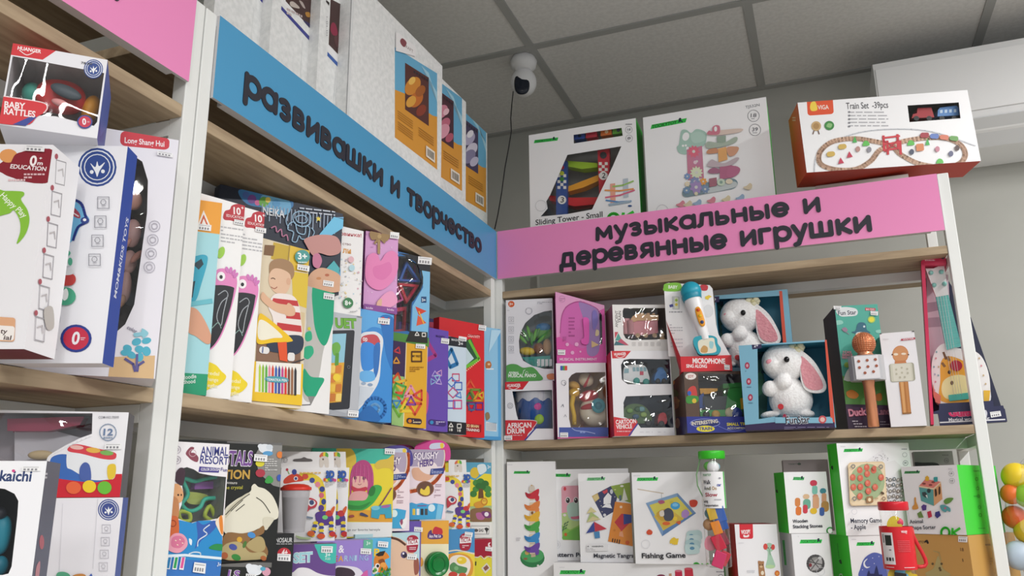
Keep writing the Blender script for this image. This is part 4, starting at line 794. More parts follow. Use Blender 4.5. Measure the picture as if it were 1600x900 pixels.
F.blob([(158, 505), (205, 508), (210, 560), (200, 600), (160, 600)], '#3f8fe0'); F.blob([(205, 515), (228, 505), (222, 600), (208, 635), (203, 590)], '#3475c0'); F.blob([(155, 610), (200, 610), (208, 640), (175, 650), (152, 640)], '#6fb7ee'); F.ell(190, 660, 10, 6, '#8fa6c4'); F.ell(165, 655, 9, 6, '#9fb6d0'); F.poly([(150, 665), (205, 672), (180, 715), (145, 745)], '#d2dae4')
F.ring(208, 750, 16, 9, '#7fb9ea'); F.ring(208, 750, 40, 12, '#2f74bf'); F.blob([(150, 770), (190, 740), (230, 790), (180, 810), (145, 800)], '#2a6cb4')
F.blob([(226, 410), (240, 402), (250, 412), (262, 404), (258, 425), (244, 432), (230, 428)], '#c9404a'); B.stick([(220, 405), (264, 410), (262, 432), (218, 427)], ); B.done()
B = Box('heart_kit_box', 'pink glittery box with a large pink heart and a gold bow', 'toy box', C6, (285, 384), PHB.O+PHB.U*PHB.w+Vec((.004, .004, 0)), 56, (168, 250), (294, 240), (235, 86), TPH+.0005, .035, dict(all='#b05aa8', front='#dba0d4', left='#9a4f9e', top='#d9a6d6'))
F = B.F
for i in range(40): F.ell(random.uniform(170, 300), random.uniform(70, 370), 2, 2, random.choice(('#ecc6e8', '#c98ac6', '#f4dcf0')))
F.blob([(228, 190), (248, 162), (275, 152), (295, 175), (293, 225), (272, 270), (232, 300), (195, 292), (172, 262), (170, 215), (178, 175), (200, 160), (218, 168)], '#ec86bd'); F.blob([(230, 205), (262, 195), (270, 230), (238, 262), (205, 250), (200, 215)], '#e478b4')
F.poly([(217, 58), (228, 60), (226, 165), (216, 162)], '#a98a58'); F.blob([(222, 92), (200, 72), (186, 85), (195, 110), (220, 105)], '#9c7c4c'); F.blob([(224, 92), (250, 80), (264, 95), (250, 116), (226, 106)], '#9c7c4c'); F.line([(220, 104), (205, 125)], 8, '#9c7c4c'); F.line([(226, 104), (245, 122)], 8, '#9c7c4c'); F.ell(223, 98, 8, 8, '#b89a64')
F.blob([(215, 350), (240, 318), (270, 305), (290, 330), (290, 350), (262, 368), (225, 380)], '#f0a0c8'); F.blob([(215, 345), (232, 335), (228, 372), (212, 375)], '#e2b49a')
F.uv(0, 0, 1, .075, '#8e4a9a'); F.text('kids', (172, 372), (198, 374), 8, '#e9cfe8', .02); F.text('kids', (252, 378), (278, 381), 8, '#e9cfe8', .02); B.stick([(264, 80), (298, 84), (296, 108), (262, 104)], ); B.done()
# magnetic construction sets
def tri(F, x, y, r, c, a=0, w=None):
    P = [(x+r*math.sin(math.radians(a+120*i)), y-r*math.cos(math.radians(a+120*i))) for i in range(3)]; F.line(P, w or r*.34, c, True)
def sq(F, x, y, r, c, a=0, w=None):
    P = [(x+r*1.3*math.sin(math.radians(a+45+90*i)), y-r*1.3*math.cos(math.radians(a+45+90*i))) for i in range(4)]; F.line(P, w or r*.3, c, True)
mg = 'magnetic building sets'
B = Box('magnetic_tile_box', 'yellow and purple magnetic tile box under the blue windowed box', 'toy box', C6, (403, 825), (0, .018), 70, (275, 680), (403, 825), (340, 502), ZA, .02, dict(all='#4a3468', front='#3c2a52', right='#e0a92c', top='#e0a92c'), mg)
TMY = B.O.z+B.h; MYB = B; F = B.F
F.poly([(330, 495), (415, 500), (403, 830), (316, 818)], '#e3ac30'); F.poly([(270, 620), (320, 630), (316, 820), (262, 810)], '#9cc47a'); F.line([(328, 500), (317, 815)], 3, '#f3e6c4')
for x, y, r, c, a in ((295, 530, 14, '#c9404a', 20), (290, 570, 14, '#e9a23a', 0), (292, 640, 24, '#d8542c', 10), (310, 660, 26, '#e9b83a', 45), (285, 690, 26, '#7ab03a', 0), (312, 705, 28, '#e05a3a', 180), (345, 690, 26, '#e79ab0', 0), (375, 700, 22, '#d84a3a', 30), (300, 755, 26, '#6fae3a', 180), (330, 745, 30, '#e9c83a', 0), (360, 745, 28, '#e05a3a', 180), (290, 730, 18, '#4a8fc4', 60), (345, 725, 20, '#8a4a9a', 0)): tri(F, x, y, r, c, a)
sq(F, 300, 680, 22, '#4fa84a', 20); sq(F, 366, 553, 20, '#5b3a1c', 0, 5); F.text('MY FIRST', (350, 555), (382, 556), 8, '#4a3018', .03); F.rows(340, 590, 392, 612, 3, '#a8761c'); F.rq([(328, 785), (386, 790), (385, 812), (327, 806)], .15, '#3a2a3c'); F.rows(352, 792, 382, 806, 2, '#e9d8b0'); F.ell(340, 798, 7, 7, '#d9842c')
B.stick([(362, 504), (398, 507), (397, 524), (361, 521)]); B.done()
B = Box('magnetic_tile_box', 'tall blue magnetic tile box with a shaped dark window, on the yellow set', 'toy box', C6, (408, 490), MYB.O+MYB.U*MYB.w-MYB.N*.004, 66, .135, (416, 380), (350, 166), TMY+.0005, .03, dict(all='#2a2f3c', front='#2f6fae', right='#6fb0dc', top='#23262e'), mg,
        holes=[[(250, 185), (330, 175), (375, 205), (388, 275), (355, 335), (345, 350), (338, 455), (250, 460)]], inner='#3a4254')
F = B.F; F.poly([(385, 225), (425, 228), (408, 505), (345, 490), (352, 360), (392, 290)], '#7fbfe6'); F.poly([(300, 160), (425, 172), (425, 232), (385, 225), (370, 195), (330, 172)], '#1e2128'); F.uv(0, 0, 1, .1, '#4f8f3f')
hx = smooth([(250, 185), (330, 175), (375, 205), (388, 275), (355, 335), (345, 350), (338, 455)], 3, False); F.line(hx, 8, '#20242c')
F.poly([(362, 362), (405, 380), (375, 395)], '#d8442c'); F.poly([(372, 395), (404, 425), (366, 436)], '#e05a3a'); F.line([(375, 380), (395, 430)], 4, '#f0c23a'); F.rect(384, 325, 404, 348, '#1f4a7a'); F.text('3+', (387, 343), (401, 344), 11, '#e9f2f8', .04)
F.poly([(342, 455), (408, 460), (408, 502), (325, 495)], '#23251f'); tri(F, 368, 468, 9, '#f0efe8', 0, 3); sq(F, 394, 470, 7, '#f0efe8', 0, 3)
B.stick([(372, 172), (424, 178), (422, 205), (370, 200)]); B.done(FILM2)
q, m2 = B.toy('magnetic_tile', 'red and blue magnetic tile frames behind the shaped window of the blue box', 'magnetic tile', (320, 460), .02)
def tframe(q, pts, c, dep, w, nm='tile', th=.006, bx=None):
    o = MB(q.location); bb = bx or B; P = [bb.at(p, dep) for p in pts]; cen = sum(P, Vec((0, 0, 0)))/len(P)
    for i in range(len(P)):
        a, b2 = P[i], P[(i+1) % len(P)]; ia, ib = a+(cen-a)*w, b2+(cen-b2)*w; o.prism([a, b2, ib, ia], -bb.N*th, c)
    return o.build(nm, q, .0008)
tframe(q, [(298, 272), (378, 280), (330, 352)], '#c3263c', .012, .38); tframe(q, [(285, 368), (330, 362), (325, 462), (280, 466)], '#b22340', .012, .3)
tframe(q, [(300, 265), (330, 190), (384, 270)], '#2f5fb4', .012, .3); tframe(q, [(290, 270), (318, 338), (270, 360)], '#c24a8f', .012, .3)
B = Box('magnetic_tile_box', 'navy magnetic tile box standing behind the purple one', 'toy box', C6, (532, 660), (0, -.035), 66, .16, (532, 560), (470, 417), ZA, .02, dict(all='#2c2a58', front='#34316a'), mg); F = B.F
F.rq([(405, 420), (448, 424), (446, 446), (403, 440)], .3, '#b83a5a'); F.rows(455, 428, 525, 450, 2, '#7f7db0', .4, 8); B.done()
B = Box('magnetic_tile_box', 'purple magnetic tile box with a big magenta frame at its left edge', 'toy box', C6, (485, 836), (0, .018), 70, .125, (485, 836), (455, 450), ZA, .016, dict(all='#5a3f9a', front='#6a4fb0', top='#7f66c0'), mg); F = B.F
F.line([(405, 490), (440, 548), (400, 570), (385, 520)], 14, '#a83a86', True); F.poly([(405, 440), (412, 440), (402, 830), (392, 828)], '#d9d3e6')
for x, y, a, c in ((437, 620, 0, '#b9a8e6'), (446, 632, 60, '#9fd0e6'), (455, 615, 30, '#d9a8d6'), (428, 648, 90, '#8fb8e0'), (452, 650, 10, '#c9b0ea')): tri(F, x, y, 13, c, a, 3)
F.text('MAGNETIC', (440, 478), (476, 484), 8, '#3a2a6a', .03); F.rq([(412, 790), (480, 798), (478, 820), (410, 812)], .15, '#47337a'); F.rows(440, 798, 474, 812, 2, '#c9bfe2'); F.ell(424, 803, 7, 7, '#3a8fc4'); F.blob([(400, 690), (412, 700), (408, 760), (396, 770)], '#d05a8a')
B.stick([(460, 482), (490, 486), (488, 506), (458, 502)]); B.done()
B = Box('magnetic_tile_box', 'white and blue magnetic tile box with a black strip along the bottom', 'toy box', C6, (555, 848), (0, .018), 72, .12, (555, 848), (525, 482), ZA, .018, dict(all='#dfe7ee', front='#cfe0ee', top='#30343c'), mg); F = B.F
F.poly([(485, 475), (565, 485), (560, 520), (485, 510)], '#2c3038'); F.text('MAGNETIC', (500, 492), (545, 497), 8, '#d9dce0', .03); F.text('3+', (526, 508), (544, 511), 12, '#eef0f2', .04); F.line([(500, 525), (522, 580), (495, 592), (480, 560)], 13, '#2f7ab4', True)
for x, y, r, c, a in ((516, 632, 14, '#d0547a', 0), (500, 650, 14, '#5a7fd0', 45), (525, 665, 15, '#4a6fc4', 0), (505, 690, 15, '#c9548a', 45), (528, 700, 13, '#5a8fd8', 20), (498, 735, 15, '#6f5ac4', 0), (522, 735, 17, '#d94a86', 0)): (sq if a in (0, 45) else tri)(F, x, y, r, c, a, 4)
F.uv(0, 0, 1, .125, '#26282e'); tri(F, 497, 815, 9, '#eceae4', 0, 3); sq(F, 528, 817, 8, '#eceae4', 0, 3); F.text('18', (490, 835), (503, 836), 9, '#eceae4', .03); F.text('18', (521, 838), (534, 839), 9, '#eceae4', .03)
B.stick([(526, 475), (556, 480), (554, 496), (524, 491)]); B.done()
B = Box('magnetic_tile_box', 'red magnetic tile box lettered BRAIN TRAINING at the bottom', 'toy box', C6, (625, 858), (0, .02), 66, .125, (625, 858), (582, 426), ZA, .018, dict(all='#c8242c', front='#d8282e', right='#b01f28', top='#c8242c'), mg); F = B.F
F.text('CREATIVITY', (562, 478), (608, 484), 10, '#f6d0cc', .03); F.rect(558, 470, 612, 472, '#8f1a20'); F.poly([(556, 490), (575, 485), (608, 565), (555, 600)], '#2c5a3a'); F.line([(568, 492), (605, 562), (556, 592)], 11, '#6fbf3a'); F.poly([(556, 520), (585, 560), (556, 585)], '#c9dfe6')
for i in range(9): F.ell(558+6*i, 606-5*i, 2.4, 2.4, '#f0cfa0')
for x, y, r, c, a in ((570, 665, 22, '#e05a3a', 0), (590, 690, 22, '#7a8f3a', 180), (568, 710, 20, '#4a7a4a', 0), (600, 710, 20, '#e0922c', 0), (575, 740, 20, '#6a3a7a', 180), (612, 700, 14, '#d8b43a', 30)): tri(F, x, y, r, c, a)
sq(F, 605, 742, 14, '#5a3a9a', 0); sq(F, 575, 745, 12, '#3a7a9a', 0)
F.poly([(552, 808), (612, 812), (611, 840), (550, 836)], '#9a1a22'); F.text('3D BRAIN', (555, 820), (602, 824), 10, '#f0d9a0', .04); F.text('TRAINING', (554, 835), (604, 839), 10, '#f4e6e2', .04)
B.stick([(602, 432), (630, 436), (628, 456), (600, 452)]); B.done()
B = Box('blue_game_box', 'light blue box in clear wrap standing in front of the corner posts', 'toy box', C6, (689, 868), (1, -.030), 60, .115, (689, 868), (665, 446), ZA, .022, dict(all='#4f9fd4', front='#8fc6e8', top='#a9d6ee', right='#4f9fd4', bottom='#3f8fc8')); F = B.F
F.uv(.93, 0, 1, 1, '#5aa6da'); F.uv(0, 0, 1, .03, '#4a98d0'); F.blob([(630, 575), (645, 570), (652, 585), (645, 598), (630, 596)], '#b9703a'); F.ell(642, 582, 5, 4, '#e9c9a0'); F.line([(632, 600), (660, 600)], 4, '#e9f2f8')
F.poly([(630, 800), (672, 808), (671, 838), (630, 834)], '#e9eef2')
for i in range(9): F.line([(634+4.2*i, 804), (634+4.2*i, 834)], 1.6, '#5a7a94')
F.blob([(628, 770), (640, 765), (645, 785), (632, 795)], '#8f7a5a'); F.poly([(650, 452), (690, 452), (640, 540)], '#b6dcf2'); B.done()
# ================================================================ lower shelf of the blue-sign rack
B = Box('dough_kit_bag', 'clear-front pack lettered ANIMAL RESORT with green moulds, beside the left post', 'toy pack', C7, (450, 130), (0, .0), 76, .088, (440, 200), (290, 120), ZL, .035, dict(all='#e9e4ec', front='#f1eef2', left='#c9a9a0'),
        holes=[[(150, 275), (195, 262), (235, 275), (270, 298), (345, 312), (428, 320), (412, 545), (385, 560), (330, 572), (260, 578), (215, 590), (135, 560), (165, 480), (172, 400)]], inner='#6f726c')
F = B.F
F.text('ANIMAL', (274, 194), (436, 196), 52, '#3a3f86', .03); F.text('RESORT', (270, 240), (436, 248), 46, '#3a3f86', .03); F.blob([(188, 180), (215, 145), (238, 150), (218, 175), (240, 180), (262, 205), (255, 232), (225, 222), (205, 205)], '#8e4a5a'); F.ring(228, 180, 20, 3, '#d8b8c0')
F.poly([(268, 258), (390, 268), (380, 295), (262, 290)], '#4a3f8e'); F.text('COLOR DOUGH', (276, 282), (384, 284), 15, '#f0eef6', .03); F.text('Fun', (392, 284), (430, 290), 20, '#4a3f8e', .02)
for y in (160, 220): F.ring(136, y, 22, 4, '#c3bcc6'); F.ring(136, y, 9, 4, '#c3bcc6')
F.blob([(120, 310), (150, 268), (180, 275), (180, 330), (165, 370), (125, 345)], '#46323e')
F.poly([(80, 590), (150, 572), (225, 590), (260, 577), (330, 574), (380, 600), (400, 560), (400, 900), (50, 900)], '#2f8fd0')
F.blob([(250, 580), (290, 600), (350, 575), (372, 600), (330, 650), (280, 690), (240, 740), (255, 670)], '#3a62b4'); F.line(smooth([(325, 600), (290, 630), (310, 655), (262, 690), (255, 725)], 5, False), 6, '#eaf3fa'); F.line(smooth([(205, 770), (235, 760), (270, 765), (262, 785), (200, 782)], 5, False), 7, '#e4f1fa'); F.blob([(205, 680), (222, 690), (218, 720), (206, 705)], '#e4f1fa')
F.blob([(360, 580), (395, 545), (425, 560), (425, 630), (400, 665), (372, 620)], '#f2e2cf'); F.blob([(380, 565), (398, 550), (404, 650), (388, 640)], '#e58a3a'); F.blob([(320, 735), (360, 712), (420, 720), (420, 750), (360, 748)], '#2f8f4f'); F.poly([(60, 775), (180, 770), (400, 790), (400, 805), (180, 785), (60, 792)], '#e3f0f8'); F.poly([(60, 800), (395, 812), (385, 900), (50, 900)], '#3a78c4')
F.blob([(108, 370), (140, 362), (165, 395), (170, 440), (150, 470), (110, 450)], '#e0a878'); F.blob([(95, 440), (140, 455), (140, 560), (95, 560)], '#c98a5c'); F.ell(140, 425, 5, 6, '#2c2420'); F.ell(158, 425, 4, 6, '#2c2420'); F.blob([(90, 560), (135, 555), (145, 620), (135, 670), (90, 680)], '#d2693a'); F.ring(108, 592, 18, 5, '#a8482c'); F.blob([(88, 680), (120, 650), (165, 655), (192, 690), (188, 730), (140, 765), (80, 745)], '#e8a0b4'); F.blob([(105, 675), (150, 665), (178, 695), (150, 735), (100, 725)], '#d9789a')
for x, y in ((120, 690), (145, 685), (160, 705), (130, 715)): F.line([(x, y), (x+8, y+4)], 4, '#f6eed0')
for i, c in enumerate(('#2c7fb4', '#2f9f5a', '#e05a9a')): F.poly([(75+40*i, 785+2*i), (100+40*i, 785+2*i), (88+40*i, 860+2*i), (62+40*i, 858+2*i)], '#f4f4f6'); F.poly([(80+40*i, 790), (96+40*i, 790), (84+40*i, 855), (68+40*i, 853)], c)
F.text('3+', (364, 842), (384, 846), 22, '#e4f0fa', .03); B.stick([(230, 818), (298, 826), (292, 886), (220, 876)]); B.done(FILM2)
dd = .02
for nm, lab, c, loops in (('dough_mould', 'green loop-shaped dough mould behind the clear front of the animal pack', '#2fb498', [[(170, 330), (240, 345), (300, 330), (380, 325), (400, 400), (370, 440), (300, 450), (270, 500), (210, 520), (165, 480), (200, 420)]]), ('dough_mould', 'lime dough mould lowest in the clear front of the animal pack', '#b4c83a', [[(150, 525), (205, 530), (212, 575), (160, 575)], [(330, 490), (300, 545), (340, 575), (360, 560)]])):
    q, m2 = B.toy(nm, lab, 'dough mould', loops[0][3], dd, 'dough moulds')
    o = MB(q.location)
    for lp in loops: o.tube([B.at(p, dd) for p in smooth(lp, 4)], .0026, c, 8, True)
    o.build('cutter_rim', q)
q, m2 = B.toy('dough_mould', 'purple block mould behind the clear front of the animal pack', 'dough mould', (300, 400), .024, 'dough moulds'); o = MB(q.location); o.prism([B.at(p, .024) for p in [(245, 350), (350, 345), (352, 388), (240, 392)]], -B.N*.008, '#9a5fb4'); o.build('block', q, .001)
o = MB(q.location); o.prism([B.at(p, .026) for p in smooth([(200, 410), (300, 420), (330, 450), (270, 480), (200, 470)], 4)], -B.N*.006, '#a8b45a'); o.build('base', q)
# crystal digging kits
def dig(label, R, T, z, px, L, deco, B_=None):
    B = Box('crystal_dig_box', label, 'toy box', C7, R, px, 62, L, R, T, z, .022, dict(all='#1e1f1f', front='#202221', top='#3a3b3c'), 'crystal digging kits'); return B
B = dig('dark crystal digging box, lower one, only its top showing at the photo bottom', (690, 860), (545, 822), ZL, (0, .012), .15, 0); TDG = B.O.z+B.h; DG = B; F = B.F
F.poly([(395, 815), (700, 822), (700, 850), (395, 845)], '#6d6c6a'); F.ell(590, 865, 45, 32, '#e6eaf0', 10); F.ell(560, 845, 20, 18, '#e6eaf0'); F.ell(622, 852, 16, 16, '#dfe4ea'); F.ell(660, 875, 25, 25, '#d9a0b4'); F.ell(640, 858, 16, 12, '#5aa8c4'); F.text('LS', (430, 910), (500, 915), 44, '#8a5aa8', .05, out='#f0eef2'); B.stick([(540, 885), (600, 890), (598, 905), (538, 900)]); B.done()
B = dig('dark crystal digging box with a pale dinosaur skull, upper one of the two', (720, 700), (600, 116), TDG+.0005, (0, .008), .15, 1); F = B.F
F.poly([(640, 110), (760, 118), (740, 380), (700, 370), (620, 300), (590, 200)], '#8d8c8a'); F.poly([(430, 105), (760, 118), (758, 135), (430, 120)], '#6a6968')
F.text('CRYSTALS', (290, 245), (578, 252), 82, '#7a4f96', .05, out='#efecf2'); F.text('EXCAVATION', (150, 330), (562, 330), 52, '#c9a04a', .05, out='#2a2622'); F.text('tarbosauro', (400, 358), (488, 362), 16, '#e6e4de', .01); F.text('dig the crystal', (370, 392), (520, 390), 20, '#c9c24a', .01)
F.ell(655, 155, 42, 28, '#e3e8ee', 10); F.ell(625, 140, 16, 14, '#e3e8ee'); F.ell(678, 145, 20, 16, '#d3dbe4'); F.ell(668, 182, 30, 14, '#5a9fd0'); F.ell(622, 240, 26, 20, '#d8d03a'); F.ell(624, 297, 28, 24, '#b03a4a'); F.blob([(650, 345), (672, 312), (698, 330), (694, 352), (665, 358)], '#3f9f4a'); F.ell(738, 190, 18, 20, '#e0803a'); F.ell(735, 325, 14, 20, '#3a5ab4'); F.rows(650, 210, 722, 285, 6, '#c9c8c6')
F.blob([(412, 520), (470, 460), (540, 420), (568, 400), (572, 375), (590, 360), (612, 378), (650, 390), (690, 425), (715, 470), (730, 520), (725, 560), (690, 580), (660, 630), (620, 620), (540, 655), (470, 650), (410, 640)], '#e6e2d0'); F.blob([(440, 500), (520, 430), (560, 415), (470, 505), (420, 560)], '#cfc9b2')
for pts in ([(420, 540), (490, 470), (560, 420)], [(450, 520), (520, 455)], [(600, 440), (640, 470), (680, 530)], [(480, 520), (530, 480)]): F.line(smooth(pts, 4, False), 5, '#4a4840')
F.blob([(640, 560), (700, 560), (690, 590), (650, 630)], '#d9d4c0')
F.blob([(415, 655), (520, 650), (600, 630), (640, 605), (640, 650), (560, 690), (640, 700), (650, 790), (400, 800)], '#8f6a42'); F.blob([(540, 720), (600, 670), (640, 680), (650, 740), (600, 760)], '#b3a070'); F.blob([(410, 720), (500, 700), (560, 760), (640, 760), (640, 800), (400, 800)], '#b8a878')
for x, y, rx, ry, c in ((462, 730, 25, 18, '#4a56a0'), (500, 686, 16, 16, '#d9a83a'), (570, 660, 24, 17, '#4a90d0'), (530, 715, 10, 22, '#4f7a3a'), (480, 790, 28, 18, '#3a8a3f'), (640, 795, 18, 14, '#b86a3a'), (412, 780, 20, 20, '#b0603a')): F.ell(x, y, rx, ry, c, 20)
B.stick([(586, 186), (662, 192), (658, 232), (582, 226)]); B.done()
B = Box('dinosaur_box', 'black box with a red age badge under the lidded cup', 'toy box', C7, (818, 760), (0, -.004), 64, .06, (818, 760), (760, 652), ZL, .04, dict(all='#1f2022', front='#242527', top='#2d2e30')); F = B.F; TDN = B.O.z+B.h; DN = B
F.text('DINOSAUR', (690, 704), (812, 702), 26, '#d9d9da', .03); F.rows(718, 706, 812, 718, 1, '#9a9a9c'); F.ell(764, 772, 40, 38, '#c2303c'); F.text('4+', (748, 778), (782, 780), 34, '#f2e4e4', .05); B.stick([(724, 768), (802, 772), (800, 814), (722, 810)]); B.done()
cp = B.at((790, 655), .012); cp.z = TDN+.0008; cp = hit((430+118/4.09, 680+622/4.09), cp, B.N); cp.z = TDN+.0008
r = root('lidded_cup', 'clear cup with a red lid standing on the black dinosaur box', 'cup', cp, None)
kk = (cp-CAM).dot(CF)/FPX/4.09*1.0; Zu = Vec((0, 0, 1)); hh = 300*kk
o = MB(cp); o.lathe(cp, Zu, [(.0, 66*kk), (.003, 68*kk), (hh*.86, 90*kk), (hh*.87, 90*kk)], FROST, 32); o.build('cup_wall', r)
o = MB(cp); o.lathe(cp, Zu, [(.004, 63*kk), (hh*.72, 82*kk)], mat('#9a9098', .6), 28); o.build('contents', r)
o = MB(cp); o.lathe(cp, Zu, [(hh*.865, 96*kk), (hh*.875, 99*kk), (hh*.93, 98*kk), (hh*.935, 90*kk), (hh*.97, 80*kk), (hh*1.0, 50*kk), (hh*1.005, 5*kk)], mat('#d8382c', .3), 32); o.build('lid', r)
o = MB(cp)
for a, x in ((-.9, -20), (.2, 8), (.9, 26)): pass
# boxes whose lower part runs out of the photo
B = Box('dough_set_box', 'purple and teal box lettered SET, under the horse craft kits', 'toy box', E2, (388, 800), (0, .02), 40, (105, 800), (388, 800), (250, 697), ZL, .04, dict(all='#6a4a8e', front='#f1eef2', top='#5f4286')); F = B.F; TST = B.O.z+B.h; ST = B
F.blob([(90, 690), (400, 690), (400, 850), (395, 895), (330, 895), (270, 880), (210, 850), (150, 848), (100, 870)], '#6b4a90'); F.blob([(260, 690), (400, 690), (395, 800), (370, 820), (330, 815), (290, 790), (268, 740)], '#46c0b4'); F.text('SET', (114, 815), (240, 806), 58, '#a8dbe6', .08, out='#f4f2f6'); F.text('3+', (318, 778), (352, 778), 26, '#d9f2ee', .05); F.text('AGES', (318, 796), (352, 796), 13, '#d9f2ee', .02); B.stick([(295, 708), (368, 710), (366, 752), (293, 750)]); B.done()
kg = 'horse craft kits'
def horse_kit(label, fr, BRp, c, L, R, T, z, hdr, ox, oy, sx=1.0, yaw=40, width_hidden=None):
    B = Box('horse_craft_kit', label, 'craft kit', fr, BRp, (0, c), yaw, L, R, T, z, .008, dict(all='#f0eff0'), kg); F = B.F
    G = lambda x, y: (ox+(x-390)*sx, oy+(y-205)*sx); E = lambda x, y, rx, ry, c, a=0: F.ell(*G(x, y), rx*sx, ry*sx, c, a); P = lambda pts, c: F.blob([G(*p) for p in pts], c)
    P([(150, 250), (220, 240), (290, 275), (318, 340), (325, 420), (320, 490), (280, 490), (285, 400), (270, 330), (220, 290), (150, 290)], '#ecd23c')
    P([(55, 285), (90, 255), (130, 245), (165, 260), (180, 290), (120, 300), (60, 310)], '#d9482f'); E(122, 235, 16, 18, '#3a4a9a'); E(132, 277, 14, 14, '#f0e6e0'); E(132, 277, 8, 9, '#2f3f8e'); F.line([G(90, 250), G(78, 222)], 5*sx, '#7ab03a'); E(76, 220, 8, 9, '#c23a4a')
    for x, y, rx, ry, c in ((192, 264, 20, 17, '#d8503a'), (236, 288, 17, 17, '#3f4f9a'), (272, 315, 16, 18, '#e58a9a'), (300, 345, 17, 18, '#34458e'), (296, 384, 16, 17, '#d86a80'), (310, 425, 15, 19, '#34458e'), (294, 465, 18, 20, '#5a3a8a')): E(x, y, rx, ry, c)
    P([(258, 500), (300, 485), (350, 495), (372, 530), (365, 560), (330, 575), (280, 570), (262, 545)], '#59398c'); E(345, 500, 24, 20, '#c93a3a'); E(318, 525, 18, 14, '#7fd07a'); P([(355, 480), (372, 455), (382, 462), (368, 500)], '#d9602f')
    for x, y0, y1 in ((258, 560, 640), (295, 570, 650), (358, 560, 640)):
        for i in range(5): E(x-i*5 if x < 270 else x, y0+(y1-y0)*i/4, 16, 11, ('#ecd23c', '#3f4a96')[i % 2])
    E(228, 628, 24, 18, '#df6a2f'); E(292, 645, 26, 18, '#df5a2f'); E(366, 632, 22, 17, '#c9302f')
    F.text('3D', G(322, 272), G(378, 270), 40*sx, '#2f5fb4', .08, out='#1f2f6a')
    for i, c in enumerate(('#d9482f', '#e9c83a', '#4fa84a', '#3a6ab4', '#8a4a9a', '#d94a86')): E(316+13*i, 284+(i % 2)*4, 9, 10, c)
    F.rows(*G(318, 300), *G(380, 330), 3, '#b9b9bd'); F.rows(*G(155, 233), *G(290, 248), 1, '#e0b86a')
    P([(190, 420), (215, 400), (250, 410), (268, 432), (255, 462), (225, 470), (205, 490), (190, 490)], '#c23c4a'); P([(200, 425), (220, 412), (250, 420), (255, 440), (225, 455)], '#eeeaea'); E(232, 430, 15, 16, '#3f4f7a'); F.line([G(185, 520), G(240, 530)], 12*sx, '#7f8fa4'); P([(130, 640), (170, 650), (222, 655), (220, 665), (150, 660)], '#b9cf9a')
    h = MB(B.root.location); hl, hr, ht, hb = hdr
    W = [B.at(p, .002) for p in ((hl, ht), (hr, ht+2), (hr+4, hb+6), (hl, hb+6))]; W[2] = W[2]+(-B.N)*0; h.prism(W, -B.N*.0012, '#eceaea')
    H = Face(h, B.O-B.N*.002, B.U, B.V, B.w*1.2, B.h*1.5, fr); s = sx
    x = hr-62*s; y = ht+50*s
    H.ell(x, y-30*s, 28*s, 18*s, '#d9d4d0'); H.blob([(x-28*s, y-25*s), (x-26*s, y-12*s), (x-4*s, y-14*s), (x+5*s, y-35*s), (x-10*s, y-44*s)], '#d96a4a'); H.blob([(x-5*s, y-42*s), (x+12*s, y-44*s), (x+10*s, y-12*s), (x-4*s, y-14*s)], '#e9d23a'); H.blob([(x+10*s, y-44*s), (x+26*s, y-34*s), (x+26*s, y-14*s), (x+10*s, y-12*s)], '#5fae4a'); H.blob([(x-24*s, y-12*s), (x+24*s, y-12*s), (x+30*s, y+48*s), (x+10*s, y+50*s), (x, y+30*s), (x-10*s, y+50*s), (x-28*s, y+46*s)], '#d8cfc6'); H.ell(x-6*s, y, 6*s, 6*s, '#6a5a52')
    if hr-hl > 200*s: H.blob([(hr-255*s, ht+50*s), (hr-210*s, ht+44*s), (hr-190*s, ht+36*s), (hr-170*s, ht+44*s), (hr-142*s, ht+50*s), (hr-145*s, ht+64*s), (hr-250*s, ht+64*s)], '#5f5a5a'); H.text('3D', (hr-335*s, ht+70*s), (hr-290*s, ht+66*s), 30*s, '#d9d6d6', .06, out='#55504f')
    h.build('hanging_header', B.root); B.done(); return B
horse_kit('horse craft kit in front, with the lidded cup before it', E2, (383, 600), -.02, (22, 500), (389, 450), (220, 207), TST+.0005, (35, 374, 104, 205), 390, 205)
horse_kit('horse craft kit just behind and right of the front one', E2, (455, 600), -.036, .12, (464, 450), (440, 207), TST+.0005, (340, 450, 104, 205), 466, 205)
B = Box('learning_box', 'lilac box lettered ARNING, right of the purple SET box', 'toy box', E2, (620, 780), (0, .02), 48, .085, (620, 780), (500, 671), ZL, .04, dict(all='#8e74c4', front='#9c84d0', top='#a892d8')); F = B.F; TLN = B.O.z+B.h; LN = B
F.text('&', (404, 750), (440, 750), 46, '#f2eef6', .03); F.text('LE', (340, 806), (398, 806), 34, '#e05a4a', .04); F.text('A', (402, 806), (434, 806), 34, '#e6a83a', .04)
for i, (c, ch) in enumerate((('#a9c4e0', 'R'), ('#8fb4d8', 'N'), ('#a9c4e0', 'I'), ('#8fa8d8', 'N'), ('#a4bce0', 'G'))): F.text(ch, (440+i*32, 804-i), (466+i*32-(10 if ch == 'I' else 0), 804-i), 34, c, .04)
F.poly([(565, 665), (640, 665), (630, 745), (560, 742)], '#63b49a'); F.text('3+', (582, 702), (608, 702), 22, '#d9efe6', .04); F.blob([(385, 840), (440, 835), (520, 845), (560, 880), (540, 905), (380, 905)], '#e4e0ea'); F.blob([(388, 850), (440, 845), (490, 860), (510, 890), (480, 905), (385, 905)], '#3f2f3c'); F.poly([(540, 905), (570, 870), (590, 862), (592, 905)], '#d060a4'); B.stick([(545, 722), (612, 726), (610, 762), (543, 758)]); B.done()
B = Box('tiger_box', 'blue box with a tiger face peeking over leaves', 'toy box', E2, (738, 780), (0, .02), 58, .055, (738, 780), (680, 657), ZL, .03, dict(all='#4fa0c8', front='#5fb4dc', top='#7fc4e4')); F = B.F
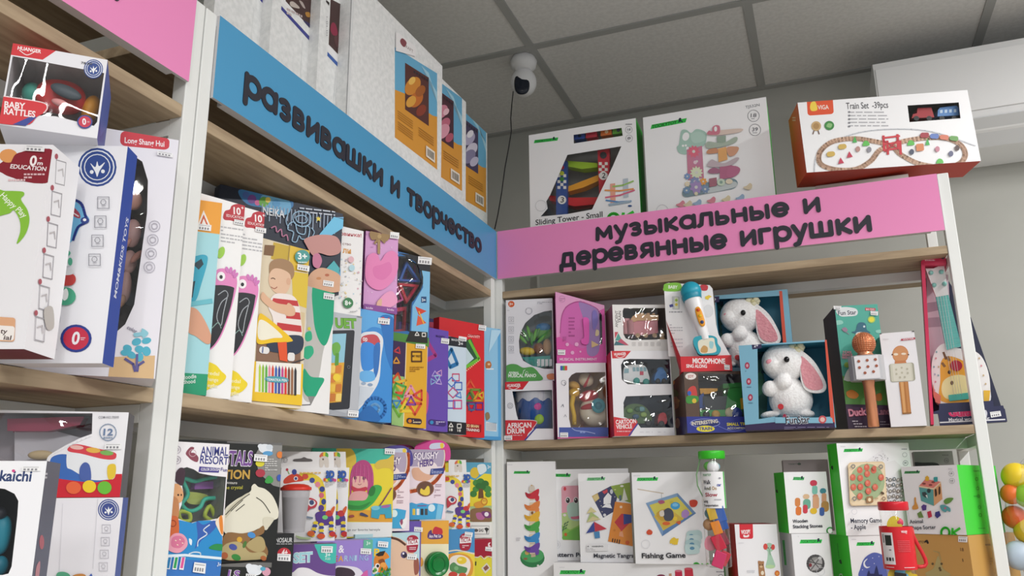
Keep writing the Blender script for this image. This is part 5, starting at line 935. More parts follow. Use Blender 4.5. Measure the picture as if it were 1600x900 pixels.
F.blob([(630, 800), (650, 760), (700, 745), (730, 780), (700, 800), (720, 850), (680, 880), (640, 860)], '#d9852f'); F.poly([(640, 765), (668, 745), (705, 738), (690, 770), (660, 775)], '#2c2622'); F.text('P', (630, 772), (666, 770), 44, '#ecc83a', .06); F.blob([(622, 850), (640, 838), (660, 850), (650, 880), (622, 885)], '#efe6d8'); F.ell(653, 834, 15, 15, '#f2ede6'); F.ell(655, 836, 9, 10, '#23201e'); F.blob([(660, 800), (690, 790), (700, 815), (670, 820)], '#8a4a1e'); F.ell(690, 830, 20, 18, '#e8a04a'); F.ell(628, 868, 7, 6, '#2c2622')
for i in range(30): x = random.uniform(622, 735); y = random.uniform(850, 900); F.poly([(x-8, y+8), (x+2, y-12), (x+9, y+7)], random.choice(('#3f8f3a', '#5aa83f', '#2f6f2f')))
B.stick([(652, 676), (718, 682), (714, 718), (650, 712)]); TTG = B.O.z+B.h; TG = B; B.done()
B = Box('hair_dough_box', 'teal and yellow box printed with a pink-haired dough doll', 'toy box', E2, (747, 600), (0, -.008), 40, .135, (747, 600), (600, 86), max(TLN, TTG)+.0005, .03, dict(all='#35b494', front='#efd93a', top='#3fbfa4', right='#d8c83a'), B=(640, 652)); F = B.F
F.poly([(60, 60), (790, 70), (780, 185), (500, 180), (60, 170)], '#46bda6'); F.blob([(390, 90), (440, 75), (490, 90), (516, 140), (510, 200), (470, 205), (430, 180)], '#e4c44a'); F.blob([(635, 190), (665, 160), (720, 150), (750, 125), (765, 150), (760, 250), (735, 215), (690, 210), (655, 218)], '#dfbf4c')
F.poly([(480, 470), (610, 480), (752, 505), (750, 558), (460, 550)], '#e9a83a'); F.poly([(100, 555), (760, 556), (740, 655), (100, 640)], '#f0efee'); F.text('design our favorite hairstyle', (430, 612), (670, 610), 14, '#7a7a7e', .02)
F.blob([(476, 300), (488, 220), (520, 175), (560, 158), (600, 175), (625, 230), (628, 320), (610, 380), (590, 390), (585, 300), (555, 270), (500, 275), (492, 340), (478, 400)], '#bd4a86'); F.blob([(495, 275), (520, 262), (560, 265), (588, 290), (590, 330), (570, 350), (520, 350), (498, 330)], '#f0b8b0'); F.ell(512, 273, 9, 13, '#4a3a44'); F.ell(567, 275, 9, 13, '#4a3a44'); F.line(smooth([(528, 312), (540, 317), (551, 311)], 4, False), 3, '#a8505a')
for i in range(6): F.line(smooth([(500+i*22, 185+abs(i-2)*6), (490+i*26, 240), (486+i*27, 300)], 4, False), 5, '#d468a0')
F.blob([(488, 325), (530, 340), (580, 330), (585, 350), (545, 368), (500, 360)], '#c93a50'); F.blob([(500, 362), (580, 362), (592, 410), (560, 430), (480, 425), (470, 400)], '#e8a8a8'); F.blob([(462, 420), (520, 418), (580, 410), (610, 340), (640, 318), (675, 325), (680, 350), (655, 395), (620, 440), (560, 478), (480, 478), (460, 450)], '#45b04f'); F.blob([(598, 360), (620, 325), (640, 340), (630, 380), (605, 390)], '#2c7f3a'); F.blob([(460, 445), (540, 450), (610, 425), (560, 470), (480, 472)], '#338f40')
F.line([(660, 460), (690, 420), (742, 338)], 8, '#7a4468'); F.poly([(615, 470), (640, 455), (740, 440), (745, 530), (705, 530), (700, 505), (670, 505), (660, 535), (612, 525)], '#3fa8c4'); F.ell(640, 465, 28, 14, '#7fcadd'); F.ell(705, 455, 30, 10, '#a86aa8', -8); F.blob([(540, 500), (555, 495), (590, 512), (590, 522), (570, 518), (545, 512)], '#4a4a6a'); F.blob([(468, 515), (495, 508), (505, 520), (480, 526)], '#a8504a')
B.stick([(700, 84), (764, 88), (762, 124), (698, 120)]); B.done()
sg = 'squishy dough packs'
def squishy(label, c, R, T, z, L, dx, dy, yaw, bb, arcc):
    B = Box('squishy_pack', label, 'toy pack', E3, R, (0, c), yaw, L, R, T, z, .012, dict(all='#e9dfe6', front='#f0dfe8'), sg, B=bb, lean=2); F = B.F; g = lambda *p: [(x+dx, y+dy) for x, y in p]; G = lambda x, y: (x+dx, y+dy)
    F.poly(g((100, 60), (395, 60), (370, 200), (130, 200)), '#b0a2bc'); F.blob(g((145, 210), (230, 215), (280, 250), (240, 290), (170, 290), (140, 260)), '#e2b094'); F.blob(g((180, 170), (280, 175), (300, 230), (240, 250), (190, 220)), '#efe0e2')
    F.line(smooth(g((345, 60), (358, 120), (350, 190), (320, 250), (280, 300), (210, 340), (130, 360)), 6, False), 22, '#d9622f'); F.line(smooth(g((338, 70), (346, 130), (336, 195), (305, 250), (262, 295), (190, 330), (125, 345)), 6, False), 7, '#f4e2d6')
    F.text('SQUISHY', G(148, 156), G(304, 148), 40, '#f0e6f0', .05, out='#5a4a7a', slant=.15); F.text('HERO', G(186, 202), G(274, 192), 38, '#5a3f8a', .06, slant=.1)
    F.poly(g((258, 215), (345, 208), (340, 245), (252, 255)), '#2f3f86'); F.rows(*G(262, 218), *G(336, 246), 3, '#a9b4dc')
    F.ell(*G(222, 343), 56, 50, '#8a5a44'); F.ell(*G(222, 343), 50, 44, '#6a4636'); F.blob(g((190, 370), (195, 340), (215, 350), (235, 325), (248, 332), (250, 372), (225, 385)), '#eed04a')
    for i in range(3): F.rows(*G(286-i*3, 310+i*34), *G(326-i*3, 334+i*34), 2, '#b59aa8')
    F.poly(g((100, 440), (135, 430), (165, 440), (200, 432), (240, 442), (280, 434), (340, 445), (320, 560), (90, 560)), '#3fa4d8')
    for i, cc in enumerate(('#e9c84a', '#e9eef2', '#2c3038', '#4a4a50')): F.rect(*G(140+i*26, 470), *G(158+i*26, 510), cc)
    F.ell(*G(262, 465), 22, 24, '#d9edf6'); F.line(g((172, 452), (230, 450)), 5, '#8a4a8a')
    h = MB(B.root.location); W = [B.at(p, .003) for p in smooth(g((150, 120), (160, 70), (195, 48), (250, 32), (320, 32), (365, 56), (384, 100), (378, 158), (330, 165), (230, 165), (160, 165)), 4)]; h.prism(W, -B.N*.002, arcc); H = Face(h, B.O-B.N*.003, B.U, B.V, B.w*1.3, B.h*1.5, E3); H.blob(g((262, 55), (335, 50), (338, 80), (255, 88)), '#c9cfe4'); H.blob(g((318, 55), (338, 52), (338, 80), (322, 82)), '#e6c83a'); h.build('hanging_header', B.root)
    return B
B = squishy('front pack lettered SQUISHY HERO with a pink hanging header', .02, (350, 320), (260, 92), 0, (120, 440), 0, 0, 46, (225, 538), '#cf3f8f'); B.F.poly([(300, 440), (335, 450), (318, 545), (285, 545)], '#7cc4e6'); B.done(FILM2)
B = squishy('squishy pack left of and behind the front one, lettering half hidden', .0, (122, 440), (60, 110), 0, .042, -240, 35, 46, (60, 612), '#4a3f8e'); F = B.F; F.blob([(58, 555), (75, 545), (102, 525), (100, 570), (80, 600), (62, 575)], '#f2eef0'); F.blob([(60, 550), (74, 535), (78, 560), (68, 575)], '#9a4a6a'); B.done(FILM2)
B = squishy('squishy pack farthest back, only its pink round header showing', -.03, (150, 320), (60, 110), 0, .1, -205, 30, 46, (80, 540), '#b03f8a'); B.done()
B = Box('squishy_box', 'small purple box between the squishy packs and the face box', 'toy box', E3, (196, 700), (0, .004), 50, .07, (196, 640), (150, 550), ZL, .02, dict(all='#5f4a9a', front='#6a52a8', top='#6a52a8')); B.stick([(152, 585), (206, 590), (204, 618), (150, 614)]); B.done()
def ticta(F, x, y):
    F.blob([(x-30, y-30), (x, y-42), (x+32, y-28), (x+36, y+10), (x+24, y+60), (x-10, y+70), (x-36, y+55), (x-38, y)], '#a8263c'); F.poly([(x-38, y-10), (x+38, y-16), (x+36, y+18), (x-38, y+24)], '#efe8ea'); F.text('TICTA', (x-32, y+16), (x+32, y+10), 24, '#a8263c', .05); F.rows(x-24, y-30, x+24, y-14, 1, '#e9c8cf'); F.rows(x-22, y+32, x+20, y+54, 2, '#e9c8cf')
B = Box('potato_dough_box', 'pale blue box with a big peach face and a red badge', 'toy box', E3, (186, 760), (0, .02), 52, .115, (186, 760), (100, 624), ZL, .035, dict(all='#9fc4cf', front='#b9d8e0', top='#c9e2e6')); F = B.F
F.blob([(-20, 660), (20, 648), (80, 672), (130, 720), (168, 800), (180, 880), (170, 930), (-30, 930)], '#e6c0a4'); F.line(smooth([(5, 655), (50, 668), (95, 700)], 5, False), 14, '#6f4636'); F.blob([(150, 800), (178, 790), (182, 870), (155, 890)], '#9a5a4a'); F.ell(86, 764, 20, 22, '#5a4a76'); F.ell(92, 768, 14, 15, '#2c2238'); F.ell(82, 756, 6, 7, '#f2eef6'); ticta(F, 142, 680); B.stick([(106, 756), (168, 760), (164, 796), (104, 792)]); B.done()
B = Box('putty_pack', 'cream pack with an orange header holding a green putty tin', 'toy pack', E3, (370, 760), (0, .028), 52, (192, 760), (372, 700), (285, 547), ZL, .012, dict(all='#efe6c4', front='#f0e8c8', top='#e6a83f')); F = B.F
F.poly([(185, 540), (385, 540), (380, 695), (185, 695)], '#e7a942'); F.blob([(270, 610), (285, 585), (310, 590), (330, 600), (332, 630), (300, 640), (275, 635)], '#c4323f'); F.blob([(240, 625), (262, 605), (272, 630), (330, 635), (325, 660), (245, 662)], '#5a3a76'); F.text('Am Pet La', (246, 656), (322, 652), 20, '#f0e4ec', .04); F.ell(196, 810, 14, 30, '#e9a64a'); B.done()
pc = B.at((285, 822), 0); kk = B.sc()
r = root('putty_tin', 'round green putty tin on the cream pack', 'putty tin', pc-B.V*.02); o = MB(r.location); o.lathe(pc+B.N*.0006, B.N, [(0, 69*kk), (.012, 70*kk), (.015, 67*kk), (.0155, 58*kk), (.0145, 55*kk), (.0145, 1*kk)], mat('#157a37', .2), 36); o.build('tin', r)
o = MB(r.location); o.tube([pc+B.N*.0155+(B.U*math.cos(a)+B.V*math.sin(a))*40*kk for a in [2*PI*i/24 for i in range(24)]], .0007, mat('#126b30', .2), 6, True); o.build('raised_ring', r)
B = Box('food_dough_box', 'blue and orange box with a printed fried egg and vegetables', 'toy box', E3, (538, 760), (0, .02), 56, .12, (538, 760), (460, 600), ZL, .035, dict(all='#3f7fae', front='#4a8fc4', top='#5fa0cf')); F = B.F
F.poly([(365, 760), (440, 745), (545, 752), (540, 930), (360, 930)], '#ecd049'); F.line(smooth([(360, 745), (420, 735), (480, 745), (545, 760)], 5, False), 8, '#efe4d0'); F.blob([(370, 770), (440, 755), (505, 775), (530, 840), (500, 910), (370, 920)], '#dd9a3c'); F.blob([(380, 790), (440, 765), (500, 790), (510, 850), (470, 910), (375, 900)], '#eee4d8'); F.ell(455, 800, 32, 24, '#e8c83c'); F.ell(445, 795, 12, 8, '#f4e486'); F.blob([(380, 830), (405, 812), (430, 830), (465, 840), (490, 850), (480, 880), (440, 885), (400, 875), (380, 860)], '#5a8f5a'); F.ell(400, 890, 28, 18, '#c9453a'); F.ell(460, 895, 24, 16, '#cf5a3a'); F.ell(420, 850, 14, 14, '#7fb07a'); ticta(F, 480, 668); B.stick([(474, 616), (524, 622), (520, 652), (472, 648)]); B.done()
B = Box('cake_dough_box', 'dark red and yellow box beside the corner post, lowest at the right end', 'toy box', E3, (648, 780), (0, .02), 62, .11, (648, 780), (590, 664), ZL, .03, dict(all='#9a1f34', front='#dcd13c', top='#b02a40')); TCK = B.O.z+B.h; F = B.F
F.poly([(520, 655), (660, 655), (655, 765), (635, 785), (615, 770), (590, 790), (570, 770), (545, 785), (520, 770)], '#a01f36'); F.line(smooth([(535, 778), (560, 780), (578, 772), (600, 790), (622, 775), (650, 780)], 5, False), 6, '#f0e6d6'); F.blob([(625, 690), (640, 685), (632, 700), (642, 710), (625, 712)], '#f0d9dd'); F.poly([(580, 850), (615, 815), (640, 850), (605, 885)], '#d8d2c4'); F.poly([(592, 848), (615, 828), (630, 848), (606, 868)], '#8a5a4a'); F.text('1', (540, 832), (548, 832), 24, '#3a3a2c', .05); B.stick([(606, 712), (650, 716), (648, 742), (604, 738)]); B.done()
B = Box('safari_dough_box', 'yellow and blue box with a printed dough tree and lion, beside the corner post', 'toy box', E3, (646, 450), (0, .004), 52, .12, (646, 450), (570, 174), TCK+.0005, .02, dict(all='#3f8fae', front='#ecd83a', top='#5aa4c0', right='#d9c83a')); F = B.F
F.poly([(480, 165), (665, 170), (660, 250), (600, 245), (540, 290), (480, 270)], '#5aa4c4'); F.blob([(512, 225), (535, 205), (560, 215), (566, 250), (545, 275), (515, 262)], '#dfbf3c'); F.blob([(555, 195), (600, 185), (615, 220), (600, 240), (570, 250)], '#d9e6ec'); F.text('3+', (620, 214), (640, 214), 22, '#eef5f8', .03)
for x, y, rr in ((548, 305, 22), (575, 300, 26), (605, 312, 24), (545, 345, 20), (620, 345, 24), (530, 375, 22), (625, 378, 20), (585, 330, 24), (565, 325, 22)): F.ell(x, y, rr, rr*.95, random.choice(('#3f7f3a', '#356f33', '#4a8c42')))
F.poly([(565, 340), (590, 345), (595, 400), (560, 405)], '#6f4a2f'); F.poly([(500, 455), (665, 450), (660, 560), (500, 560)], '#a9c08a'); F.blob([(535, 435), (580, 420), (600, 440), (590, 460), (545, 465)], '#d99a3a'); F.ell(598, 424, 22, 25, '#c9862c'); F.ell(598, 424, 14, 16, '#ecc04a'); F.ell(593, 420, 2.5, 3, '#3a2a1c'); F.ell(603, 420, 2.5, 3, '#3a2a1c')
F.blob([(510, 480), (560, 465), (640, 470), (645, 550), (510, 550)], '#8a6a4a'); F.blob([(545, 500), (575, 495), (600, 520), (590, 540), (555, 535)], '#b96a9a'); F.blob([(580, 490), (630, 490), (640, 525), (600, 525)], '#7a3a76'); F.ell(612, 505, 14, 14, '#f0e8ee'); F.poly([(495, 555), (650, 555), (645, 670), (500, 665)], '#edeeea'); F.line([(512, 580), (628, 580), (626, 632), (512, 632)], 3, '#7a7a78', True); F.text('SAS', (562, 616), (592, 616), 18, '#3a3a3a', .04); F.blob([(598, 598), (612, 590), (626, 600), (618, 612), (614, 632), (608, 612)], '#3a3a3a'); F.ell(545, 608, 14, 10, '#5a5a5a'); B.done()
horse_kit('horse craft kit at the right end, beside the yellow safari box', E3, (505, 400), .012, .1, (508, 400), (420, 236), TCK+.012, (372, 483, 156, 236), 520, 232, .8)
# ================================================================ eye-level shelf of the back rack, left to right
PY = lambda c: (1, c)
def remesh(o, vs, sm=2):
    m = o.modifiers.new('remesh', 'REMESH'); m.mode = 'VOXEL'; m.voxel_size = vs; m.use_smooth_shade = True
    if sm: k = o.modifiers.new('smooth', 'SMOOTH'); k.iterations = sm; k.factor = .5
    return o
# drum box and piano box
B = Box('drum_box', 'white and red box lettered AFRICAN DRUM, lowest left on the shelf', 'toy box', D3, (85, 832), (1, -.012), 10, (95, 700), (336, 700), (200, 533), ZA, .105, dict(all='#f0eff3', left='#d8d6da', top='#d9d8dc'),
        holes=[[(130, 583), (345, 575), (345, 770), (222, 770), (250, 747), (248, 731), (160, 728), (152, 700)]], inner='#22304a')
DRB = B; TDR = B.O.z+B.h; F = B.F
F.poly([(88, 533), (215, 531), (182, 574), (92, 575)], '#d3242f'); F.text('HUANGER', (104, 562), (172, 560), 15, '#fbeeee', .05); F.line(smooth([(112, 566), (138, 574), (164, 562)], 4, False), 3, '#fbeeee')
F.blob([(60, 728), (100, 728), (200, 728), (240, 731), (252, 742), (240, 765), (210, 795), (185, 832), (60, 835)], '#d3303a'); F.line([(192, 830), (252, 762)], 7, '#3a3f9a'); F.line(smooth([(60, 727), (200, 727), (245, 731), (253, 742), (230, 772)], 5, False), 3, '#efe4e6')
F.text('AFRICAN', (104, 768), (226, 764), 24, '#fbeeee', .05); F.text('DRUM', (104, 796), (192, 793), 24, '#fbeeee', .05); F.rows(110, 800, 182, 808, 1, '#e4a8ac'); F.ring(120, 655, 13, 3, '#bdbcc4'); F.ring(120, 655, 6, 2, '#bdbcc4'); B.stick([(90, 806), (130, 805), (130, 827), (90, 828)]); B.done()
dd = .053; k = B.sc(dd)*.97; q, m2 = B.toy('toy_drum', 'blue toy drum with a white wavy rim and two coloured dots in the window', 'toy drum', (245, 780), dd)
base = B.at((248, 775), dd)
o = MB(q.location); o.lathe(base, B.V, [(0, 84*k), (.004, 88*k), (165*k, 98*k), (170*k, 96*k)], mat('#1a4f9a', .3), 32); o.build('shell', q)
o = MB(q.location); prof = []
n = 48; C = base; A = B.V; vs = []; fs = []
for i in range(n):
    a = 2*PI*i/n; rr = 99*k; dirv = B.U*math.cos(a)+(-B.N)*math.sin(a); lo = (135+9*math.cos(a*9))*k
    vs += [C+dirv*rr*.985+A*lo, C+dirv*rr*1.01+A*(172*k), C+dirv*rr*.93+A*(180*k)]
for i in range(n):
    j = (i+1) % n; fs += [(3*i, 3*j, 3*j+1, 3*i+1), (3*i+1, 3*j+1, 3*j+2, 3*i+2)]
fs.append(tuple(3*i+2 for i in range(n))); o.add(vs, fs, mat('#d7d9e0', .4), False); o.build('drumhead', q)
for p, c in (((250, 657), '#d43a9a'), ((262, 722), '#9fd01f')):
    o = MB(q.location); P = hit(B.px(p), base+B.N*(90*k), B.N); o.ell(P-B.N*.004, (B.U*25*k, B.N*.006, B.V*25*k), c); o.build('dot', q)
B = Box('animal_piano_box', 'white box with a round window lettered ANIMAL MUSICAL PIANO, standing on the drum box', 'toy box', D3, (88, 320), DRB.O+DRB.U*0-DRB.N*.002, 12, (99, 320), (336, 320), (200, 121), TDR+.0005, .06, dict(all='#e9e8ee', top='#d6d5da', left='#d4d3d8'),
        holes=[[(163, 330), (170, 290), (195, 240), (240, 200), (290, 182), (350, 175), (350, 470), (290, 470), (230, 455), (185, 430), (167, 390)]], inner='#8f9ba0')
F = B.F; F.ell(125, 145, 16, 16, '#d9602f'); F.text('3+', (115, 151), (133, 151), 12, '#f7ece4', .05); F.rows(105, 172, 140, 182, 1, '#d0cfd6'); F.rows(255, 132, 330, 146, 2, '#b9b8c0'); F.ring(213, 180, 16, 5, '#d5d4dc')
for i in range(4): icon(F, 125, 222+49*i, 12, '#aeadb6'); F.rows(112, 240+49*i, 140, 245+49*i, 1, '#c5c4cc')
F.blob([(70, 530), (75, 480), (110, 450), (150, 448), (185, 465), (230, 462), (262, 490), (272, 530)], '#55a04f'); F.text('ANIMAL', (112, 495), (165, 496), 11, '#eef6ec', .04); F.text('MUSICAL PIANO', (110, 513), (250, 512), 16, '#eef6ec', .05); F.ring(203, 490, 6, 2, '#eef6ec'); F.line([(184, 495), (188, 478), (196, 476)], 2.4, '#eef6ec'); F.blob([(305, 500), (340, 495), (340, 522), (310, 522)], '#d9865a'); B.done(FILM2)
dd = .03; q, m2 = B.toy('animal_piano', 'toy piano with a jungle of animals behind the round window', 'toy piano', (270, 460), dd)
def blobpart(nm, p, rx, ry, rz, c, dep=None, ang=0, bx=None, q_=None, power=1.0):
    bx = bx or B; o = MB((q_ or q).location); d0 = dd if dep is None else dep; o.ell(bx.at(p, d0), bx.ax(rx, ry, rz, d0, ang), c, 18, 12, power); return o.build(nm, q_ or q)
blobpart('hill', (286, 285), 42, 45, 26, '#5fae3f', .04); blobpart('pond', (285, 262), 38, 22, 20, '#2f86c4', .034)
blobpart('crocodile', (205, 382), 40, 20, 22, '#e6c51f', .022, 5); blobpart('bear', (262, 368), 26, 28, 22, '#8e5a35', .022); blobpart('monkey', (305, 360), 22, 40, 20, '#c99a6a', .026)
o = MB(q.location)
for i in range(7): o.ell(B.at((180+i*16, 320-(i % 3)*18), .03), B.ax(9, 34, 9, .03, (i-3)*14), ('#6fc23a', '#4f9f3a')[i % 2])
o.build('palm_leaves', q)
o = MB(q.location); o.prism([B.at(p, .014) for p in [(178, 412), (322, 404), (322, 450), (262, 466), (215, 452)]], -B.N*.03, '#2f9f94'); o.build('base', q, .001)
o = MB(q.location)
for i in range(4): o.prism([B.at(p, .0125) for p in [(255+i*20, 422), (270+i*20, 421), (270+i*20, 455), (255+i*20, 458)]], -B.N*.002, '#eef0f2')
o.build('white_keys', q)
# bell toy box with the pink box over it
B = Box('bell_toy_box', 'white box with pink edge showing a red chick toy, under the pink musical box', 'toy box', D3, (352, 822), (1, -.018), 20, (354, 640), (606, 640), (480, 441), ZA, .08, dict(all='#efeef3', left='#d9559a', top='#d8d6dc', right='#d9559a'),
        holes=[[(413, 520), (428, 500), (450, 489), (610, 486), (612, 764), (424, 764), (415, 720)]], inner='#b98a4a')
BLB = B; TBL = B.O.z+B.h; F = B.F
F.poly([(365, 764), (612, 764), (612, 812), (365, 812)], '#4459a8'); F.line(smooth([(430, 768), (450, 780), (500, 785), (545, 795)], 5, False), 4, '#a8b6e4'); F.rows(470, 780, 540, 796, 1, '#8fa0dc'); F.uv(.0, 0, 1, .02, '#c94a8f')
for x, c in ((378, '#3a5ab4'), (390, '#3f9f4a'), (400, '#d9402f')): F.rq([(x-7, 455), (x+6, 455), (x+6, 478), (x-7, 478)], .2, c)
F.ring(388, 540, 12, 3, '#b5b4bd'); F.line([(392, 538), (398, 548), (390, 556)], 3, '#7d7c86'); F.line([(375, 662), (382, 650), (388, 662), (385, 648)], 2.5, '#8d8c96'); F.line([(390, 712), (396, 700), (402, 712)], 2.5, '#a8a7b0'); B.stick([(370, 790), (410, 790), (410, 815), (370, 815)]); B.done(FILM2)
dd = .043; q, m2 = B.toy('chick_toy', 'cream chick toy with a red crest and teal cheek in the lower window', 'toy', (540, 760), dd)
blobpart('body', (540, 685), 70, 72, 45, '#f0e6d0'); blobpart('crest', (515, 608), 48, 30, 36, '#d0303a', dd-.004, -10); blobpart('collar', (535, 660), 62, 20, 42, '#c92f3c', dd-.006, -8); blobpart('cheek', (562, 655), 34, 36, 12, '#3f9fb0', dd-.042*0-.028); blobpart('cheek_dot', (562, 655), 18, 19, 8, '#2c7f92', dd-.032)
q, m2 = B.toy('bell_rattle', 'yellow bell rattle leaning at the left of the window', 'rattle', (435, 760), .03); dd = .03
o = MB(q.location); o.tube([B.at(p, dd) for p in ((438, 590), (428, 650), (440, 705), (440, 752))], [.006, .0055, .005, .006], '#eec21f', 12); o.build('handle', q); blobpart('head', (440, 590), 28, 22, 20, '#e9b93a')
q, m2 = B.toy('maraca', 'cream maraca with a red band at the top of the window', 'maraca', (500, 560), .04); dd = .04
blobpart('bulb', (500, 525), 38, 34, 30, '#ecdcc0', dd, 25); blobpart('band', (505, 530), 14, 37, 31, '#c9303c', dd, 25); blobpart('cap', (440, 555), 30, 22, 24, '#e6b54a', dd, 25)
B = Box('harp_toy_box', 'glossy pink box with a slanted top and arched window', 'toy box', D3, (356, 437), BLB.O-BLB.N*.003+Vec((.001, 0, 0)), 21, (350, 250), (598, 300), (345, 83), TBL+.0005, .075, dict(all='#d0409a', front='#d84fa6', left='#b02f7e', top='#e6a8cc'), slope=.80,
        holes=[[(530, 250), (545, 195), (568, 180), (580, 200), (582, 345), (530, 355), (505, 372), (500, 300)]], inner='#7a5aa0')
F = B.F; F.fr = E5
F.poly([(510, 40), (1000, 190), (900, 240), (800, 175), (700, 150), (600, 200), (560, 300), (555, 470), (515, 480)], '#e29cc8'); F.blob([(556, 420), (566, 300), (596, 220), (650, 178), (720, 160), (790, 175), (800, 400), (790, 560), (700, 560), (560, 480)], '#cf5fae'); F.blob([(720, 160), (800, 175), (880, 215), (905, 260), (905, 600), (800, 628), (790, 400)], '#9a78b4')
F.line(smooth([(553, 440), (565, 300), (596, 218), (650, 173), (720, 153), (800, 172), (885, 215), (912, 260)], 6, False), 9, '#b84a94'); F.ring(570, 130, 28, 4, '#c98ab4'); F.rows(550, 118, 595, 150, 2, '#b87aa4')
for i in range(6): F.rows(630, 290+i*32, 685, 315+i*32, 1, '#a8408a'); F.rows(575, 470+i*8, 610, 476+i*8, 1, '#b0448e')
for x, y, r in ((617, 542, 16), (702, 541, 18), (664, 617, 17), (736, 607, 9)): F.ell(x, y, r, r, '#e9a8d2')
F.text('MUSICAL INSTRUMENT', (548, 690), (888, 686), 24, '#f0c4e2', .05); F.poly([(836, 508), (905, 545), (838, 572)], '#d9b884'); F.blob([(880, 410), (905, 420), (900, 460), (872, 462)], '#d9c49a'); F.blob([(845, 250), (880, 240), (895, 330), (870, 400), (848, 390)], '#7a6ab8'); B.stick([(530, 590), (600, 592), (598, 638), (530, 636)]); B.done(FILM2)
q, m2 = B.toy('toy_harp', 'pink toy harp bar in the arched window', 'toy harp', (555, 360), .014); B.fr = E5; s_ = B.px; B.px = lambda p: (E5[0]+p[0]/E5[2], E5[1]+p[1]/E5[2])
o = MB(q.location); o.prism([B.at(p, -.0006) for p in smooth([(760, 310), (785, 298), (812, 320), (815, 420), (812, 520), (790, 545), (750, 535), (742, 500), (768, 480), (765, 400)], 4)], B.N*.004, '#dc4fae'); o.build('bar', q, .0008)
# vehicle box with the castle train box over it
B = Box('vehicle_box', 'white and red box lettered CARTOON VEHICLE with two rows of windows', 'toy box', D3, (640, 813), (1, -.03), 23, (634, 600), .125, (770, 380), ZA, .10, dict(all='#efeef2', left='#cf2533', top='#d8d6da', right='#cf2533'),
        holes=[[(676, 450), (690, 425), (720, 420), (940, 422), (940, 546), (710, 548), (680, 525)], [(688, 640), (700, 608), (930, 600), (940, 765), (775, 766), (752, 735), (690, 712)]], inner='#46566a')
VHB = B; TVH = B.O.z+B.h; F = B.F
F.poly([(628, 378), (730, 376), (695, 416), (632, 418)], '#d3242f'); F.text('HUANGER', (642, 404), (702, 400), 13, '#fbeeee', .05); F.line(smooth([(650, 407), (672, 414), (696, 404)], 4, False), 3, '#fbeeee')
F.blob([(620, 718), (690, 720), (740, 724), (758, 736), (745, 765), (710, 815), (620, 815)], '#d3303a'); F.line([(712, 812), (760, 745)], 7, '#3a3f9a'); F.text('CARTOON', (650, 748), (752, 742), 20, '#fbeeee', .05); F.text('VEHICLE', (652, 772), (732, 768), 20, '#fbeeee', .05); F.rows(655, 778, 725, 790, 1, '#e4a8ac')
for i in range(5): F.rows(770+i*30, 785, 790+i*30, 790, 1, '#cfced6')
B.Lf.rows(585, 600, 615, 640, 3, '#e48a90'); B.done(FILM2)
def car(nm, lab, q0, col, win, wh, bodyp, dep=.02, th=.035, winp=(), cross=None):
    global q
    q, m_ = B.toy(nm, lab, 'toy vehicle', q0, dep, 'toy vehicles in the vehicle box')
    o = MB(q.location); o.prism([B.at(p, dep) for p in smooth(bodyp, 4)], -B.N*th, col); o.build('body', q, .003)
    if winp:
        o = MB(q.location)
        for wq in winp: o.prism([B.at(p, dep-.001) for p in wq], -B.N*.002, win)
        o.build('side_windows', q)
    for (x, y, r) in wh:
        o = MB(q.location); o.lathe(B.at((x, y), dep-.004), -B.N, [(0, r*.55*B.sc()), (.0005, r*B.sc()), (.008, r*B.sc())], '#2f9f94' if nm == 'toy_ambulance' else '#2b2c30', 18); o.build('wheel', q)
    if cross:
        o = MB(q.location); x, y, r = cross; o.prism([B.at(p, dep-.0012) for p in [(x-r, y-r), (x+r, y-r), (x+r, y+r), (x-r, y+r)]], -B.N*.002, '#cf3a5a'); o.build('badge', q)
car('toy_ambulance', 'white toy ambulance bus in the upper window', (755, 545), '#eef0f2', '#8fb9c4', ((755, 530, 16), (803, 535, 16)), [(690, 470), (705, 455), (750, 448), (795, 455), (812, 490), (816, 530), (760, 538), (700, 535), (688, 515)], winp=[[(735+i*18, 462), (748+i*18, 462), (750+i*18, 482), (736+i*18, 482)] for i in range(4)]+[[(694, 470), (715, 468), (715, 490), (692, 492)]], cross=(780, 492, 9))
car('toy_car', 'blue toy car at the right of the upper window', (885, 545), '#2f7fc9', '#e0b93a', ((862, 530, 12), (893, 530, 12)), [(845, 510), (860, 480), (885, 473), (902, 490), (904, 530), (850, 532)])
blobpart('cab', (875, 477), 20, 16, 14, '#3a90d8', .03)
car('toy_car', 'green camouflage toy vehicle in the lower window', (760, 755), '#4a6a3a', '#8fb06a', ((735, 740, 14), (815, 742, 17)), [(690, 690), (700, 660), (740, 645), (790, 655), (820, 690), (828, 735), (760, 745), (700, 730)])
for p, c in (((720, 680), '#6f9a4a'), ((760, 672), '#2f5a3a'), ((790, 700), '#8fae5a'), ((750, 710), '#3a5f7a'), ((780, 672), '#6fa0a4')): blobpart('camouflage_patch', p, 16, 12, 4, c, .018)
car('toy_car', 'red toy car at the right of the lower window', (895, 755), '#c92536', '#e6c6cc', ((880, 745, 14),), [(862, 720), (872, 695), (892, 690), (904, 705), (904, 745), (866, 748)])
B = Box('castle_train_box', 'white framed box with a clear front holding a pink castle train, on the vehicle box', 'toy box', D3, (638, 370), VHB.O-VHB.N*.002, 24, (636, 250), .118, (770, 148), TVH+.0005, .09, dict(all='#e9e6e4', left='#8a6a66', top='#6a6664'),
        holes=[[(684, 180), (690, 165), (950, 165), (950, 322), (730, 326), (700, 318), (688, 296)]], inner='#5f5652')
